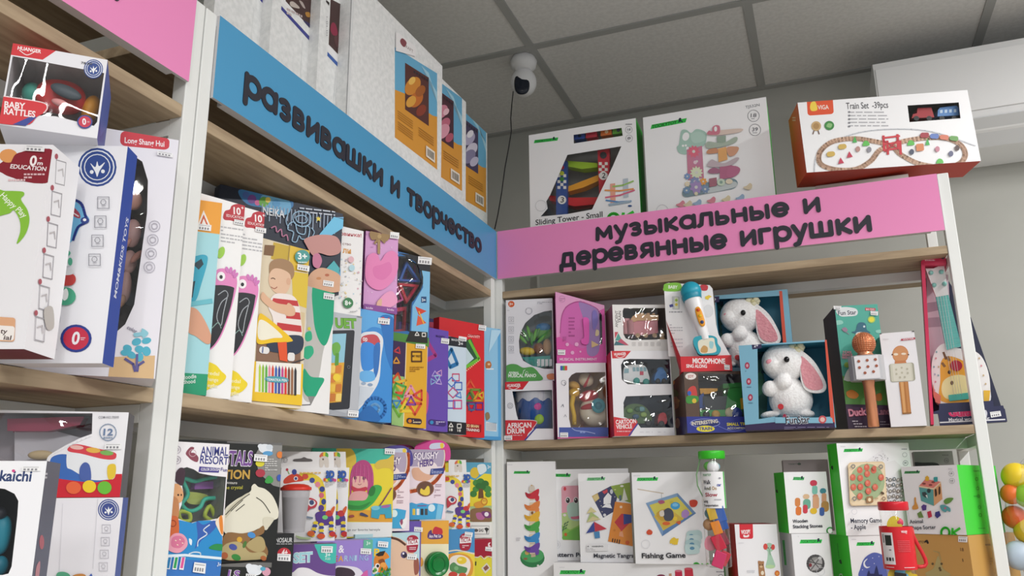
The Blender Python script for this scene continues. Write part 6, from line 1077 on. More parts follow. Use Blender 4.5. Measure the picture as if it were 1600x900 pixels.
F = B.F; F.text('ANCIENT', (660, 262), (660, 178), 13, '#6f6c6c', .03); F.text('TRAIN', (676, 240), (676, 180), 13, '#6f6c6c', .03); F.poly([(644, 285), (662, 285), (645, 320)], '#c94a5a'); F.poly([(662, 290), (682, 330), (646, 328)], '#4f9f94'); F.poly([(675, 318), (715, 352), (640, 352)], '#c0506a'); F.poly([(650, 330), (700, 352), (640, 352)], '#3f6f7a')
for i in range(5): icon(F, 740+31*i, 346, 8, '#aaa6a4')
B.done(FILM2)
B.Lf.O = B.Lf.O
dd = .02; q, m2 = B.toy('castle_train', 'pink castle shaped toy train with tan battlements', 'toy train', (800, 320), .03)
o = MB(q.location); o.prism([B.at(p, .018) for p in [(735, 225), (860, 218), (862, 290), (800, 300), (740, 300)]], -B.N*.04, '#d98a94'); o.build('body', q, .002)
o = MB(q.location); o.prism([B.at(p, .016) for p in [(725, 222), (735, 205), (770, 190), (790, 188), (792, 198), (806, 198), (806, 190), (820, 190), (820, 198), (834, 198), (834, 190), (846, 190), (846, 199), (864, 199), (864, 226), (760, 228), (740, 235)]], -B.N*.044, '#d6a878'); o.build('battlement', q, .001)
o = MB(q.location); o.lathe(B.at((700, 300), .035), B.V, [(0, .012), (.022, .012), (.026, .0135), (.034, .0135)], '#dc9aa0', 18); o.lathe(B.at((728, 300), .028), B.V, [(0, .011), (.024, .011), (.030, .0125)], '#c98a90', 18); o.build('towers', q)
for x in (760, 800, 845): o = MB(q.location); o.lathe(B.at((x, 302), .014), -B.N, [(0, .005), (.006, .005)], '#b8946a', 14); o.build('wheel', q)
q, m2 = B.toy('toy_figure', 'tan toy figure at the right of the castle train', 'toy', (890, 320), .012); blobpart('body', (884, 330), 15, 26, 12, '#d9b88e', .014); blobpart('head', (884, 300), 11, 13, 10, '#e6cba6', .014)
# train box with the microphone display over it
B = Box('train_toy_box', 'blue box lettered INTERESTING TRAIN with a clear window', 'toy box', D4, (170, 838), (1, -.04), 19, (165, 680), .122, (320, 515), ZA, .135, dict(all='#5f4a3e', front='#5a4438', top='#4a3a34', right='#2f3a9a'),
        holes=[[(226, 522), (640, 527), (640, 742), (236, 742)]], inner='#a8a0a4')
TRB = B; TTR = B.O.z+B.h; F = B.F
F.poly([(160, 742), (700, 742), (700, 845), (165, 845)], '#2a3490'); F.poly([(160, 700), (226, 740), (420, 735), (480, 700), (480, 765), (165, 770)], '#343f9a') if False else None
F.ell(262, 775, 75, 22, '#1c2670'); F.ring(262, 775, 74, 3, '#8f9ae0', ry=21); F.text('INTERESTING', (196, 786), (328, 772), 17, '#e6dcc9', .05); F.ell(265, 803, 46, 16, '#e9d93a'); F.text('TRAIN', (232, 811), (298, 809), 15, '#2a3490', .05); F.text('SMALL TRAIN', (372, 788), (500, 785), 14, '#e9d93a', .05); F.text('ACCOMPANIED BY', (374, 806), (510, 803), 10, '#d9d4c4', .03)
F.line(smooth([(330, 790), (400, 815), (480, 800)], 5, False), 3, '#6f7ad0'); F.ell(190, 540, 28, 17, '#e9e0dc'); F.text('JOY', (176, 547), (206, 545), 12, '#a83a3a', .04)
F.blob([(175, 610), (195, 590), (215, 595), (222, 640), (200, 650), (178, 640)], '#c9403a'); F.blob([(172, 640), (225, 640), (222, 670), (172, 675)], '#3f8f3a'); F.ell(208, 663, 11, 12, '#d9b93a'); F.ell(183, 625, 10, 12, '#2f5fb4')
L = B.Lf; L.poly([(40, 740), (180, 745), (180, 850), (40, 850)], '#3a3f7a'); L.ell(94, 570, 17, 15, '#d9c83a'); L.blob([(70, 640), (110, 635), (130, 660), (125, 700), (75, 700)], '#c9a06a'); L.blob([(75, 600), (120, 610), (125, 640), (80, 635)], '#5a8a3a'); L.ell(90, 775, 12, 26, '#d6c0b0'); L.ell(125, 775, 12, 26, '#d6c0b0'); L.ell(92, 805, 10, 9, '#4a6ac0'); L.blob([(70, 660), (128, 655), (130, 672), (72, 678)], '#d9b070'); B.done(FILM2)
dd = .03; q, m2 = B.toy('toy_locomotive', 'green toy locomotive with blue wheels in the window', 'toy train', (370, 740), .05)
def pr(nm, pts, c, d0, th, bev=.001, bx=None): bx = bx or B; o = MB(q.location); o.prism([bx.at(p, d0) for p in pts], -bx.N*th, c); return o.build(nm, q, bev)
pr('boiler', [(250, 640), (375, 640), (375, 700), (430, 720), (250, 722)], '#34383c', .03, .05, .003); pr('cab', [(380, 590), (446, 583), (450, 720), (365, 720)], '#2f9a3f', .024, .06); pr('cab_roof', [(352, 577), (450, 570), (450, 592), (352, 600)], '#2f8f3c', .02, .07)
pr('chassis', [(236, 710), (452, 706), (452, 740), (240, 740)], '#3aa04a', .02, .06); pr('crane_arm', [(235, 600), (325, 600), (325, 612), (280, 628), (240, 628)], '#e6a52a', .03, .02); pr('nose', [(232, 640), (255, 620), (262, 700), (235, 700)], '#2a4f9f', .03, .04); pr('warning_panel', [(440, 650), (478, 640), (480, 700), (445, 705)], '#e0b42a', .02, .004)
for x, y, r, c in ((318, 738, 20, '#d9a84a'), (392, 730, 26, '#e0d6b0'), (418, 735, 32, '#2f4fb4'), (270, 738, 16, '#2a2c30')): o = MB(q.location); o.lathe(B.at((x, y-8), .016), -B.N, [(0, r*.6*B.sc()), (.001, r*B.sc()), (.01, r*B.sc())], c, 20); o.build('wheel', q)
o = MB(q.location); o.lathe(B.at((368, 640), .05), B.V, [(0, .006), (.012, .006), (.016, .009), (.022, .009)], '#37a347', 16); o.build('chimney', q)
B = Box('microphone_display_box', 'red and white open box lettered MICROPHONE, standing on the train box', 'toy box', D4, (140, 517), TRB.O+Vec((0, .004, 0)), 13, (141, 480), (398, 480), (268, 437), TTR+.0005, .06, dict(all='#cf2330', front='#d3242f', top='#b01c28', left='#b8202c'))
F = B.F; F.text('MICROPHONE', (200, 474), (364, 476), 24, '#f9eeee', .06); F.text('SING ALONG', (168, 496), (272, 497), 16, '#f9eeee', .05); B.Lf.rows(95, 490, 130, 510, 2, '#e0909a'); B.stick([(358, 480), (386, 484), (386, 508), (360, 506)])
o = MB(B.root.location); P = [B.at(p, .032) for p in [(56, 90), (66, 74), (80, 70), (135, 74), (250, 80), (285, 82), (300, 100), (318, 280), (330, 330), (392, 440), (80, 440), (66, 260)]]; o.prism(P, -B.N*.0022, '#f2f1f2')
C_ = Face(o, B.O-B.N*.032-B.U*.2-B.V*.1, B.U, B.V, .8, .8, D4)
C_.blob([(54, 92), (66, 74), (135, 72), (138, 110), (60, 112)], '#7fc23a'); C_.text('BABY', (78, 98), (124, 100), 15, '#eef6e4', .05); C_.blob([(240, 82), (275, 84), (272, 108), (245, 108)], '#c9303c'); C_.rq([(95, 138), (135, 140), (135, 205), (98, 205)], .15, '#c4c6c8'); C_.rq([(108, 142), (128, 143), (128, 200), (110, 200)], .2, '#dfe2c8'); C_.ell(118, 158, 7, 7, '#9fc23a'); C_.ell(118, 180, 7, 7, '#e0c83a'); C_.poly([(82, 182), (100, 176), (104, 190), (86, 194)], '#3a3f8a'); C_.rows(82, 212, 150, 222, 1, '#9a9aa0'); C_.poly([(262, 140), (282, 132), (296, 140), (282, 148), (280, 156), (264, 152)], '#e9c93a'); C_.ell(278, 212, 26, 32, '#dfe0e2'); C_.rows(85, 275, 150, 330, 4, '#c0c0c6', .35); C_.rows(90, 345, 150, 400, 3, '#d2d2d8', .3)
o.build('backing_card', B.root)
o = MB(B.root.location); a, b2, c2 = B.O+B.V*B.h, B.at((66, 258), .032), B.O-B.N*.034; o.prism([a, a+B.U*.0015, b2+B.U*.0015, b2], B.V*.0, '#b8202c') if False else None
o.add([B.O, a, b2, B.O-B.N*.032], [(0, 1, 2, 3), (3, 2, 1, 0)], '#c4222e'); a2 = B.O+B.U*B.w; o.build('side_flap', B.root)
B.done()
q, m2 = B.toy('toy_microphone', 'white toy microphone with a teal ball and star base on the display card', 'toy microphone', (270, 430), .015)
bt, tp = B.at((262, 350), .004), B.at((198, 150), .014); axd = (tp-bt); Lh = axd.length; k = B.sc()
o = MB(q.location); o.lathe(bt, axd, [(-.004, 24*k), (0, 26*k), (Lh*.5, 34*k), (Lh*.92, 44*k), (Lh, 42*k)], mat('#f0f0f2', .3), 26); o.build('handle', q)
hc = B.at((192, 115), .016); o = MB(q.location); o.ell(hc, (B.U*53*k, B.N*50*k, B.V*53*k), mat('#22a2bc', .35), 26, 18); o.build('ball', q)
o = MB(q.location); o.lathe(tp-axd.normalized()*.003, axd, [(0, 47*k), (.006, 51*k), (.011, 50*k)], mat('#1c90aa', .35), 26); o.build('collar', q)
dn = axd.normalized(); sd = dn.cross(B.N).normalized()
o = MB(q.location); c0 = B.at((237, 240), -.0045); o.ell(c0+B.N*.001, (sd*17*k, B.N*.0035, dn*54*k), '#f0a22a', 20, 12, .7); o.build('button_panel', q)
for t, c in ((34, '#d9541f'), (2, '#e8c22a'), (-32, '#3a4a7a')): o = MB(q.location); o.ell(c0+dn*t*k+B.N*.004, (sd*9*k, B.N*.003, dn*9*k), c); o.build('button', q)
o = MB(q.location); o.prism([B.at(p, -.004) for p in smooth([(208, 345), (250, 335), (300, 336), (322, 350), (326, 375), (342, 400), (330, 428), (280, 432), (235, 430), (218, 405), (205, 375)], 4)], -B.N*.014, '#1fa0b4'); Ff = Face(o, B.at((200, 440), -.0042), B.U, B.V, .2, .2, D4); Ff.blob([(228, 365), (270, 350), (305, 348), (312, 375), (318, 415), (270, 425), (238, 420)], '#e6e2cf'); Ff.blob([(240, 405), (255, 385), (275, 395), (272, 420), (245, 420)], '#c99a5a'); Ff.blob([(285, 365), (305, 370), (300, 400), (285, 395)], '#9fcfd4'); o.build('star_base', q, .002)
# the two rabbits in their open boxes
def rabbit_box(label, anchor, plane, yaw, L, R, T, z, d, dx, dy, s, rlabel, bottom=None, slot=True):
    f = lambda *p: [(x*s+dx, y*s+dy) for x, y in p]
    B = Box('rabbit_box', label, 'toy box', D4, anchor, plane, yaw, L, R, T, z, d, dict(all='#2b2350', front='#7fb6cf', top='#2f3038', bottom='#241d44'), 'plush rabbit boxes',
            holes=[f((525, 384), (700, 376), (864, 366), (880, 560), (893, 742), (800, 748), (618, 748), (612, 742), (532, 755))], inner='#3f93b0')
    F = B.F; q = lambda *p: f(*p)
    F.poly(q((862, 340), (878, 340), (915, 780), (895, 780)), '#d9563f'); F.poly(q((450, 785), (610, 770), (912, 770), (920, 830), (440, 830)), '#33264f')
    F.poly(q((495, 372), (546, 368), (546, 398), (500, 405)), '#2f2a55'); F.text('2+', q((508, 394))[0], q((530, 392))[0], 16*s, '#e6e6f0', .04)
    for i in range(3): x, y = q((474+8*i, 486+80*i))[0]; F.ell(x, y, 12*s, 17*s, '#a8304f'); F.ell(x, y, 6*s, 8*s, '#d9a0b0'); F.rows(x-10*s, y+24*s, x+12*s, y+32*s, 1, '#4a7a94')
    F.poly(q((615, 745), (900, 748), (905, 775), (615, 775)), '#86bcd4'); F.ell(*q((852, 757))[0], 20*s, 20*s, '#c9535a'); F.ell(*q((852, 757))[0], 12*s, 12*s, '#e9c0b8'); F.text('Fun', q((668, 778))[0], q((728, 776))[0], 36*s, '#232034', .03, out='#eceef4'); F.text('Star', q((730, 778))[0], q((790, 774))[0], 36*s, '#232034', .03, out='#eceef4'); F.line(q((655, 745), (662, 730), (668, 745), (655, 735), (670, 735)), 5*s, '#b83a5a')
    F.rows(*q((660, 792))[0], *q((885, 808))[0], 2, '#8f86ac', .35)
    I = B.Inner
    I.blob(q((480, 380), (540, 360), (570, 420), (556, 520), (575, 640), (560, 760), (480, 780), (440, 600)), '#2f6a5a'); I.blob(q((500, 400), (560, 380), (560, 430), (520, 460)), '#1f3a4a'); I.blob(q((500, 500), (545, 520), (550, 620), (500, 640)), '#3f8a5f')
    for i in range(26): x = random.uniform(490, 570); y = random.uniform(375, 560); I.ell(*q((x, y))[0], 7*s, 12*s, random.choice(('#23485a', '#2c5f5a', '#3f7a66')), random.uniform(0, 180))
    B.done(None)
    # plush rabbit
    dd = d*.5; k = B.sc(dd); g = lambda x, y: (x*s+dx, y*s+dy)
    r, m_ = B.toy('plush_rabbit', rlabel, 'plush toy', g(690, 752), dd, 'white plush rabbits')
    o = MB(r.location); E = lambda x, y, rx, ry, rz, dep=0, ang=0: o.ell(B.at(g(x, y), dd+dep), B.ax(rx*s, ry*s, rz*s, dd, ang), M_PLUSH, 24, 16)
    E(692, 655, 100, 100, 74, .002); E(660, 470, 104, 93, 78, -.004); E(606, 482, 50, 46, 50, -.017)
    E(655, 568, 40, 36, 36, -.026, -20); E(588, 602, 36, 38, 34, -.022, 30); E(635, 595, 45, 32, 36, -.012, 30); E(588, 734, 44, 18, 32, -.012, -6); E(768, 730, 40, 20, 34, -.006)
    remesh(o.build('body', r), .0016, 3)
    b = B.ax(1, 1, 1, dd); nn = B.N
    def ear(dep):
        o = MB(r.location); o.prism([B.at(g(*p), dep) for p in smooth([(728, 412), (752, 414), (808, 462), (850, 530), (872, 588), (856, 618), (806, 622), (764, 604), (744, 556), (738, 490)], 4)], -nn*.011, M_PLUSH); o.build('ear', r, .004)
        o = MB(r.location); o.prism([B.at(g(*p), dep-.0012) for p in smooth([(740, 440), (796, 482), (840, 545), (855, 588), (842, 606), (800, 608), (768, 590), (750, 545)], 4)], -nn*.003, M_PINKPLUSH); o.build('ear_lining', r, .001)
    ear(dd-.024)
    o = MB(r.location); o.ell(B.at(g(672, 455), dd-.0405*s), B.ax(12.5*s, 14*s, 9*s, dd), mat('#0d0c0e', .08)); o.build('eye', r)
    o = MB(r.location); o.ell(B.at(g(587, 467), dd-.0335*s), B.ax(17*s, 13*s, 9*s, dd), mat('#f0a3b0', .7)); o.build('nose', r)
    o = MB(r.location); P = B.at(g(642, 692), dd-.0375*s); o.lathe(P, nn, [(-.006, 13*s*k), (.0015, 13*s*k)], mat('#c22a33', .4), 20); o.build('button', r)
    o = MB(r.location); c = B.at(g(722, 396), dd-.02)
    for i in range(9): a = i*2*PI/9; o.ell(c+B.U*math.cos(a)*22*k*s+B.V*math.sin(a)*14*k*s+nn*.003*math.sin(3*a), (B.U*16*k*s, nn*.004, B.V*13*k*s), mat('#e4dfc0', .8), 12, 8)
    o.ell(c+nn*.004, (B.U*10*k*s, nn*.004, B.V*9*k*s), mat('#d8d0a0', .8)); o.build('bow', r)
    return B
rabbit_box('teal rabbit box standing on the shelf in front, lower of the two', (615, 815), (1, -.045), 2, (448, 600), (895, 560), (700, 368), ZA, .085, 0, 0, 1.0, 'white plush rabbit in the lower box, one long pink ear hanging')
rabbit_box('teal rabbit box standing on the train box behind, upper of the two', (430, 512), (1, .05), 1, (322, 300), (690, 250), (480, 120), TTR+.0005, .055, -185, -212, .95, 'white plush rabbit in the upper box, behind the toy microphone')
o = MB((.59, .09, ZA)); o.box(.546, .636, .052, .13, ZA, TTR, '#b08a5c'); tag(o.build('support_carton'), 'plain brown carton behind the lower rabbit box, carrying the upper one', 'carton')
# duck box, copper microphone, white microphone box, guitar
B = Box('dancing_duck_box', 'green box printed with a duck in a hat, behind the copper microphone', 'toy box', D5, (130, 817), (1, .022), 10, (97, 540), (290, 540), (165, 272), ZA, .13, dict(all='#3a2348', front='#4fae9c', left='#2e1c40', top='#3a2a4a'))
F = B.F; F.fr = E1
F.poly([(0, 480), (120, 440), (330, 470), (370, 700), (60, 700)], '#5f9a4a'); F.blob([(20, 300), (100, 330), (330, 300), (330, 480), (40, 470)], '#58b09c'); F.poly([(70, 660), (380, 668), (380, 830), (70, 830)], '#3a2440'); F.blob([(60, 700), (80, 675), (200, 680), (370, 670), (380, 720), (80, 720)], '#4a2f4f')
F.blob([(25, 60), (50, 45), (90, 40), (150, 50), (165, 75), (150, 95), (100, 100), (60, 100), (35, 85)], '#dfe4e6'); F.text('Fun Star', (40, 92), (156, 86), 26, '#3f3a50', .03); F.blob([(20, 130), (60, 125), (70, 145), (30, 155)], '#8fcfc0'); F.blob([(280, 190), (315, 185), (312, 205), (285, 205)], '#8fcfc0'); F.poly([(212, 44), (278, 48), (276, 64), (212, 62)], '#c9404f'); F.text('B/O TOYS', (218, 60), (270, 62), 10, '#f0dede', .04); F.ell(252, 120, 17, 16, '#e6d83a'); F.ell(252, 120, 24, 22, '#b0cf5a'); F.ell(252, 120, 16, 15, '#ecdf3a')
F.blob([(125, 200), (150, 190), (165, 145), (195, 138), (215, 150), (222, 185), (245, 205), (200, 215), (160, 212)], '#2f6a80'); F.blob([(150, 215), (170, 200), (215, 205), (225, 230), (200, 260), (160, 260)], '#e3e6e0'); F.ell(205, 165, 7, 7, '#d9e6ea')
F.blob([(75, 500), (100, 440), (140, 420), (150, 500), (110, 515), (85, 510)], '#dfe3dc'); F.blob([(95, 580), (130, 570), (170, 600), (150, 625), (110, 620), (92, 600)], '#d9862f'); F.blob([(270, 610), (310, 590), (318, 630), (290, 640)], '#c97a2c'); F.ell(95, 410, 18, 18, '#8fb04a'); F.blob([(62, 180), (85, 170), (100, 190), (80, 200)], '#9a7f94'); F.line([(80, 195), (110, 215)], 4, '#9a7f94'); F.line([(275, 270), (285, 255), (283, 275)], 4, '#2f6a5a')
for i, t in enumerate(('I CAN', 'DANCE', 'WITH YOU')): F.text(t, (70-4*i, 335+18*i), (122+8*i, 336+18*i), 14, '#e6a4b4', .05, out='#a03a5a')
F.text('Duck', (108, 738), (222, 728), 42, '#e89ab0', .06, out='#a83a5c'); F.text('Land', (290, 728), (368, 726), 40, '#a86a80', .06)
for i in range(3): F.rows(128+8*i, 764+17*i, 220, 776+17*i, 1, '#d8ccd8')
for i in range(2): F.rows(306, 768+17*i, 368, 780+17*i, 1, '#a094a4')
B.stick([(8, 34), (58, 36), (56, 58), (10, 56)], ); B.stick([(244, 66), (292, 70), (290, 96), (246, 92)]); B.Lf.blob([(20, 760), (60, 700), (75, 740), (70, 815), (20, 815)], '#5f8a3a'); B.done()
B.fr = E1
mp = hit((1300+268/4.09, 470+815/4.09), Vec((0, -.012, 0)), Vec((0, 1, 0))); mp.z = ZA+.0006
k = (mp-CAM).dot(CF)/FPX/4.09
M_COP = mat('#dd9670', .25, .55); M_COPR = mat('#c9754a', .38, .45)
r = root('karaoke_microphone', 'copper karaoke microphone with a white speaker body, standing before the duck box', 'microphone', mp)
zz = lambda y: (815-y)*k*1.03
Zu = Vec((0, 0, 1))
o = MB(mp); o.lathe(mp, Zu, [(0, 30*k), (.001, 34*k), (zz(560), 34*k), (zz(545), 37*k), (zz(528), 40*k)], M_COP, 30); o.build('handle', r)
o = MB(mp); o.lathe(mp, Zu, [(zz(376), 45*k), (zz(366), 52*k), (zz(352), 44*k), (zz(340), 44*k)], M_COP, 30); o.build('collar', r)
o = MB(mp); bc = mp+Zu*zz(290); o.ell(bc, (Vec((70*k, 0, 0)), Vec((0, 70*k, 0)), Vec((0, 0, 74*k))), M_COPR, 30, 20); ob = o.build('mesh_ball', r)
o = MB(mp)
for j in range(-5, 6):
    t = j/6; rr = 70*k*math.sqrt(1-t*t)*1.012; o.tube([bc+Vec((math.cos(a)*rr, math.sin(a)*rr, 74*k*t)) for a in [2*PI*i/28 for i in range(28)]], .0007, M_COP, 5, True)
for i in range(14):
    a = PI*i/14; o.tube([bc+Vec((math.cos(a)*math.cos(b2)*70*k*1.01, math.sin(a)*math.cos(b2)*70*k*1.01, math.sin(b2)*74*k*1.01)) for b2 in [2*PI*q/28 for q in range(28)]], .0006, M_COP, 5, True)
o.build('mesh_wires', r)
o = MB(mp); vs = []; hw, hd = 108*k, 62*k
sec = [(-hw, -hd*.2), (-hw*.8, -hd*.75), (-hw*.55, -hd), (hw*.55, -hd), (hw*.8, -hd*.75), (hw, -hd*.2), (hw*.9, hd*.6), (hw*.4, hd), (-hw*.4, hd), (-hw*.9, hd*.6)]
o.prism([mp+Vec((x, y, zz(528))) for x, y in sec], Zu*(zz(372)-zz(528)), mat('#b6b6ba', .35), None); o.build('speaker_body', r, .002)
o = MB(mp); o.prism([mp+Vec((x*hw*.66, -hd-.0008, z)) for x, z in ((-1, zz(522)), (1, zz(522)), (1, zz(378)), (-1, zz(378)))], Vec((0, .0012, 0)), mat('#eceaee', .3)); o.build('control_panel', r, .0003)
for x, z in ((-.42, 410), (.05, 407), (.5, 405), (-.42, 450), (.05, 447), (.52, 445), (-.15, 485), (.32, 480)): o = MB(mp); o.lathe(mp+Vec((x*hw, -hd-.0006, zz(z))), (0, -1, 0), [(0, 9.5*k), (.0015, 8.5*k)], mat('#a5604a', .3, .5), 14); o.build('button', r)
B = Box('microphone_box', 'white box with a printed copper microphone, right of the duck box', 'toy box', D5, (310, 811), (1, -.004), -2, (290, 600), (446, 600), (345, 391), ZA, .055, dict(all='#efedf1', top='#dcdadf', left='#e3e1e6'))
F = B.F; F.fr = E1
F.ell(437, 342, 52, 56, '#cf8a58'); F.ell(437, 342, 46, 50, '#d39464'); F.line([(382, 348), (388, 340)], 8, '#5a3a30'); F.line([(486, 340), (490, 348)], 8, '#5a3a30'); F.ell(408, 342, 15, 8, '#f0dfc8'); F.ell(458, 339, 16, 7, '#f0dfc8'); F.poly([(402, 385), (470, 380), (478, 402), (400, 405)], '#c97f50')
F.rq([(363, 405), (522, 394), (534, 510), (375, 522)], .1, '#a8a594'); F.rq([(372, 404), (510, 396), (522, 510), (380, 518)], .08, '#d0cdbc'); F.rq([(385, 408), (500, 402), (512, 508), (395, 514)], .06, '#dcd8ca')
for x, y in ((445, 428), (447, 460), (410, 440), (480, 436), (412, 468), (484, 462), (435, 490), (465, 488)): F.ell(x, y, 7, 7, '#bdb7a4')
F.poly([(428, 520), (486, 516), (506, 718), (450, 724)], '#b9793f'); F.poly([(436, 520), (456, 519), (474, 722), (458, 723)], '#dca56a'); F.poly([(466, 518), (480, 517), (500, 719), (488, 720)], '#c98a50'); F.poly([(448, 716), (507, 712), (507, 722), (450, 726)], '#9a6a3a'); F.poly([(442, 244), (534, 234), (538, 246), (440, 256)], '#b83a4f'); F.text('WSTER', (452, 253), (525, 245), 8, '#f0dfe2', .04); F.rows(325, 240, 362, 250, 1, '#dcdadf')
F.poly([(300, 205), (322, 203), (318, 212), (306, 216)], '#4a4648'); F.poly([(505, 192), (532, 188), (536, 202), (512, 198)], '#4a4648'); B.done()
B = Box('guitar_box', 'tall red box open at the front, holding the giraffe guitar behind the right post', 'toy box', E4, (85, 852), (1, .032), -4, (75, 600), (425, 800), (240, 788), ZA+.0012, .02, dict(all='#2a2c4a', front='#2d3052', top='#33375a'), roll=1.4)
F = B.F
F.line([(92, 790), (118, 786), (120, 760)], 5, '#e9e9ee'); F.line([(88, 842), (422, 826)], 6, '#e6e6ec'); F.line([(88, 842), (90, 790)], 6, '#e6e6ec'); F.text('A romantic', (188, 768+30), (250, 764+30), 12, '#d6d6e0', .03); F.text('Guitar', (158, 812), (300, 806), 30, '#d9306a', .08, out='#e98aa8'); F.text('Magical world music', (158, 836), (350, 828), 16, '#e3e3ea', .03); F.ell(322, 800, 16, 22, '#c9cad4'); B.stick([(350, 792), (398, 786), (404, 810), (356, 818)])
o = MB(B.root.location); o.prism([B.at(p, .062) for p in [(48, 165), (150, 166), (180, 215), (262, 350), (400, 755), (412, 800), (70, 800)]], -B.N*.003, '#262a44'); Fk = Face(o, B.at((30, 810), .0618), B.U, B.V, .4, .5, E4); Fk.poly([(50, 92), (150, 88), (170, 400), (230, 700), (100, 720), (62, 500)], '#cdb9c4'); Fk.poly([(55, 280), (130, 270), (130, 310), (58, 325)], '#a08a98'); Fk.poly([(60, 350), (130, 345), (130, 390), (60, 395)], '#a893a0'); o.build('back_panel', B.root)
o = MB(B.root.location); a = [B.at((84, 800), -.0), B.at((82, 852), -.0)]; o.prism([B.at((27, 86), .004), B.at((44, 80), .004), B.at((88, 850), .0), B.at((74, 850), .0)], -B.N*.062, '#d5305a'); o.build('side_wall', B.root, .0006)
o = MB(B.root.location); o.prism([B.at(p, .003) for p in [(28, 84), (40, 76), (143, 69), (147, 98), (46, 102)]], -B.N*.06, '#d8345c'); Ff = Face(o, B.at((20, 100), .0028), B.U, B.V, .2, .2, E4); Ff.rows(46, 74, 92, 86, 1, '#f0b8c6'); Ff.ring(66, 64, 9, 3, '#f0b8c6'); Ff.blob([(118, 64), (128, 58), (140, 66), (130, 76)], '#5a4a56'); o.build('header', B.root, .0006)
B.done()
o = MB(B.root.location); o.prism([B.at(p, .001) for p in [(86, 790), (112, 782), (112, 752), (365, 738), (368, 765), (412, 760), (425, 800), (86, 800)]], -B.N*.0015, '#2d3052'); o.build('label_top', B.root)
q, m2 = B.toy('toy_guitar', 'white giraffe toy guitar with a teal neck, partly behind the right post', 'toy guitar', (215, 745), .035)
pts = smooth([(76, 600), (84, 530), (112, 482), (150, 470), (200, 492), (260, 498), (310, 530), (342, 600), (352, 680), (345, 748), (240, 760), (115, 755), (86, 700)], 4)
o = MB(q.location); o.prism([B.at(p, .022) for p in pts], -B.N*.03, '#eeecec'); Ff = Face(o, B.at((60, 800), .0218), B.U, B.V, .25, .25, E4)
Ff.blob([(122, 740), (118, 640), (120, 560), (150, 530), (200, 540), (245, 570), (262, 640), (262, 740)], '#e9a83a'); Ff.blob([(130, 650), (170, 622), (230, 620), (262, 660), (262, 715), (210, 735), (150, 730), (125, 700)], '#f0e3a8'); Ff.line([(132, 510), (145, 545)], 10, '#7a5238'); Ff.line([(125, 560), (140, 580)], 12, '#8a6038'); Ff.line([(150, 530), (160, 552)], 12, '#8a6038'); Ff.ell(160, 605, 8, 9, '#4a3222'); Ff.ell(172, 655, 7, 10, '#6a4a2c'); Ff.blob([(110, 745), (92, 700), (84, 660), (86, 720)], '#e0705a'); Ff.poly([(320, 690), (352, 690), (345, 750), (322, 750)], '#e9b83a'); Ff.poly([(85, 690), (120, 715), (118, 755), (95, 745)], '#e27a6a')
for x, y in ((100, 510), (97, 540), (88, 580), (92, 615), (110, 580), (95, 650), (108, 620), (90, 690), (310, 575), (320, 620), (330, 660), (300, 540)): Ff.ell(x, y, 4, 5, random.choice(('#8fb0b8', '#d9909a', '#b0b4c8', '#c9b08a')))
o.build('body', q, .003)
o = MB(q.location); o.prism([B.at(p, .019) for p in [(96, 248), (156, 242), (216, 480), (146, 500)]], -B.N*.012, '#6fc6c0'); Ff = Face(o, B.at((60, 520), .0189), B.U, B.V, .2, .3, E4)
for i in range(9): Ff.line([(100+5*i, 270+26*i), (160+6*i, 264+25*i)], 2, '#8fd6d0')
o.build('neck', q, .001)
o = MB(q.location); o.prism([B.at(p, .018) for p in [(48, 118), (85, 118), (110, 108), (136, 106), (140, 130), (156, 242), (98, 252)]], -B.N*.012, '#f0eff0'); o.build('headstock', q, .001)
for x, y in ((74, 138), (122, 134), (88, 196), (137, 190)): o = MB(q.location); o.ell(B.at((x, y), .016), B.ax(12, 12, 12, .016), mat('#8fcfc8', .3)); o.build('tuning_peg', q)
o = MB(q.location); o.lathe(B.at((192, 574), .0205), B.N, [(-.002, .0102), (.0008, .0102)], mat('#b02a40', .5), 26); o.build('sound_hole', q)
o = MB(q.location); o.prism([B.at(p, .02) for p in [(156, 712), (250, 700), (252, 730), (160, 740)]], -B.N*.006, '#4fb8a8'); o.build('bridge', q, .001)
o = MB(q.location)
for i in range(4): o.tube([B.at((104+13*i, 244), .016), B.at((182+12*i, 712), .017)], .0003, '#e6e6e6', 5)
o.build('strings', q)
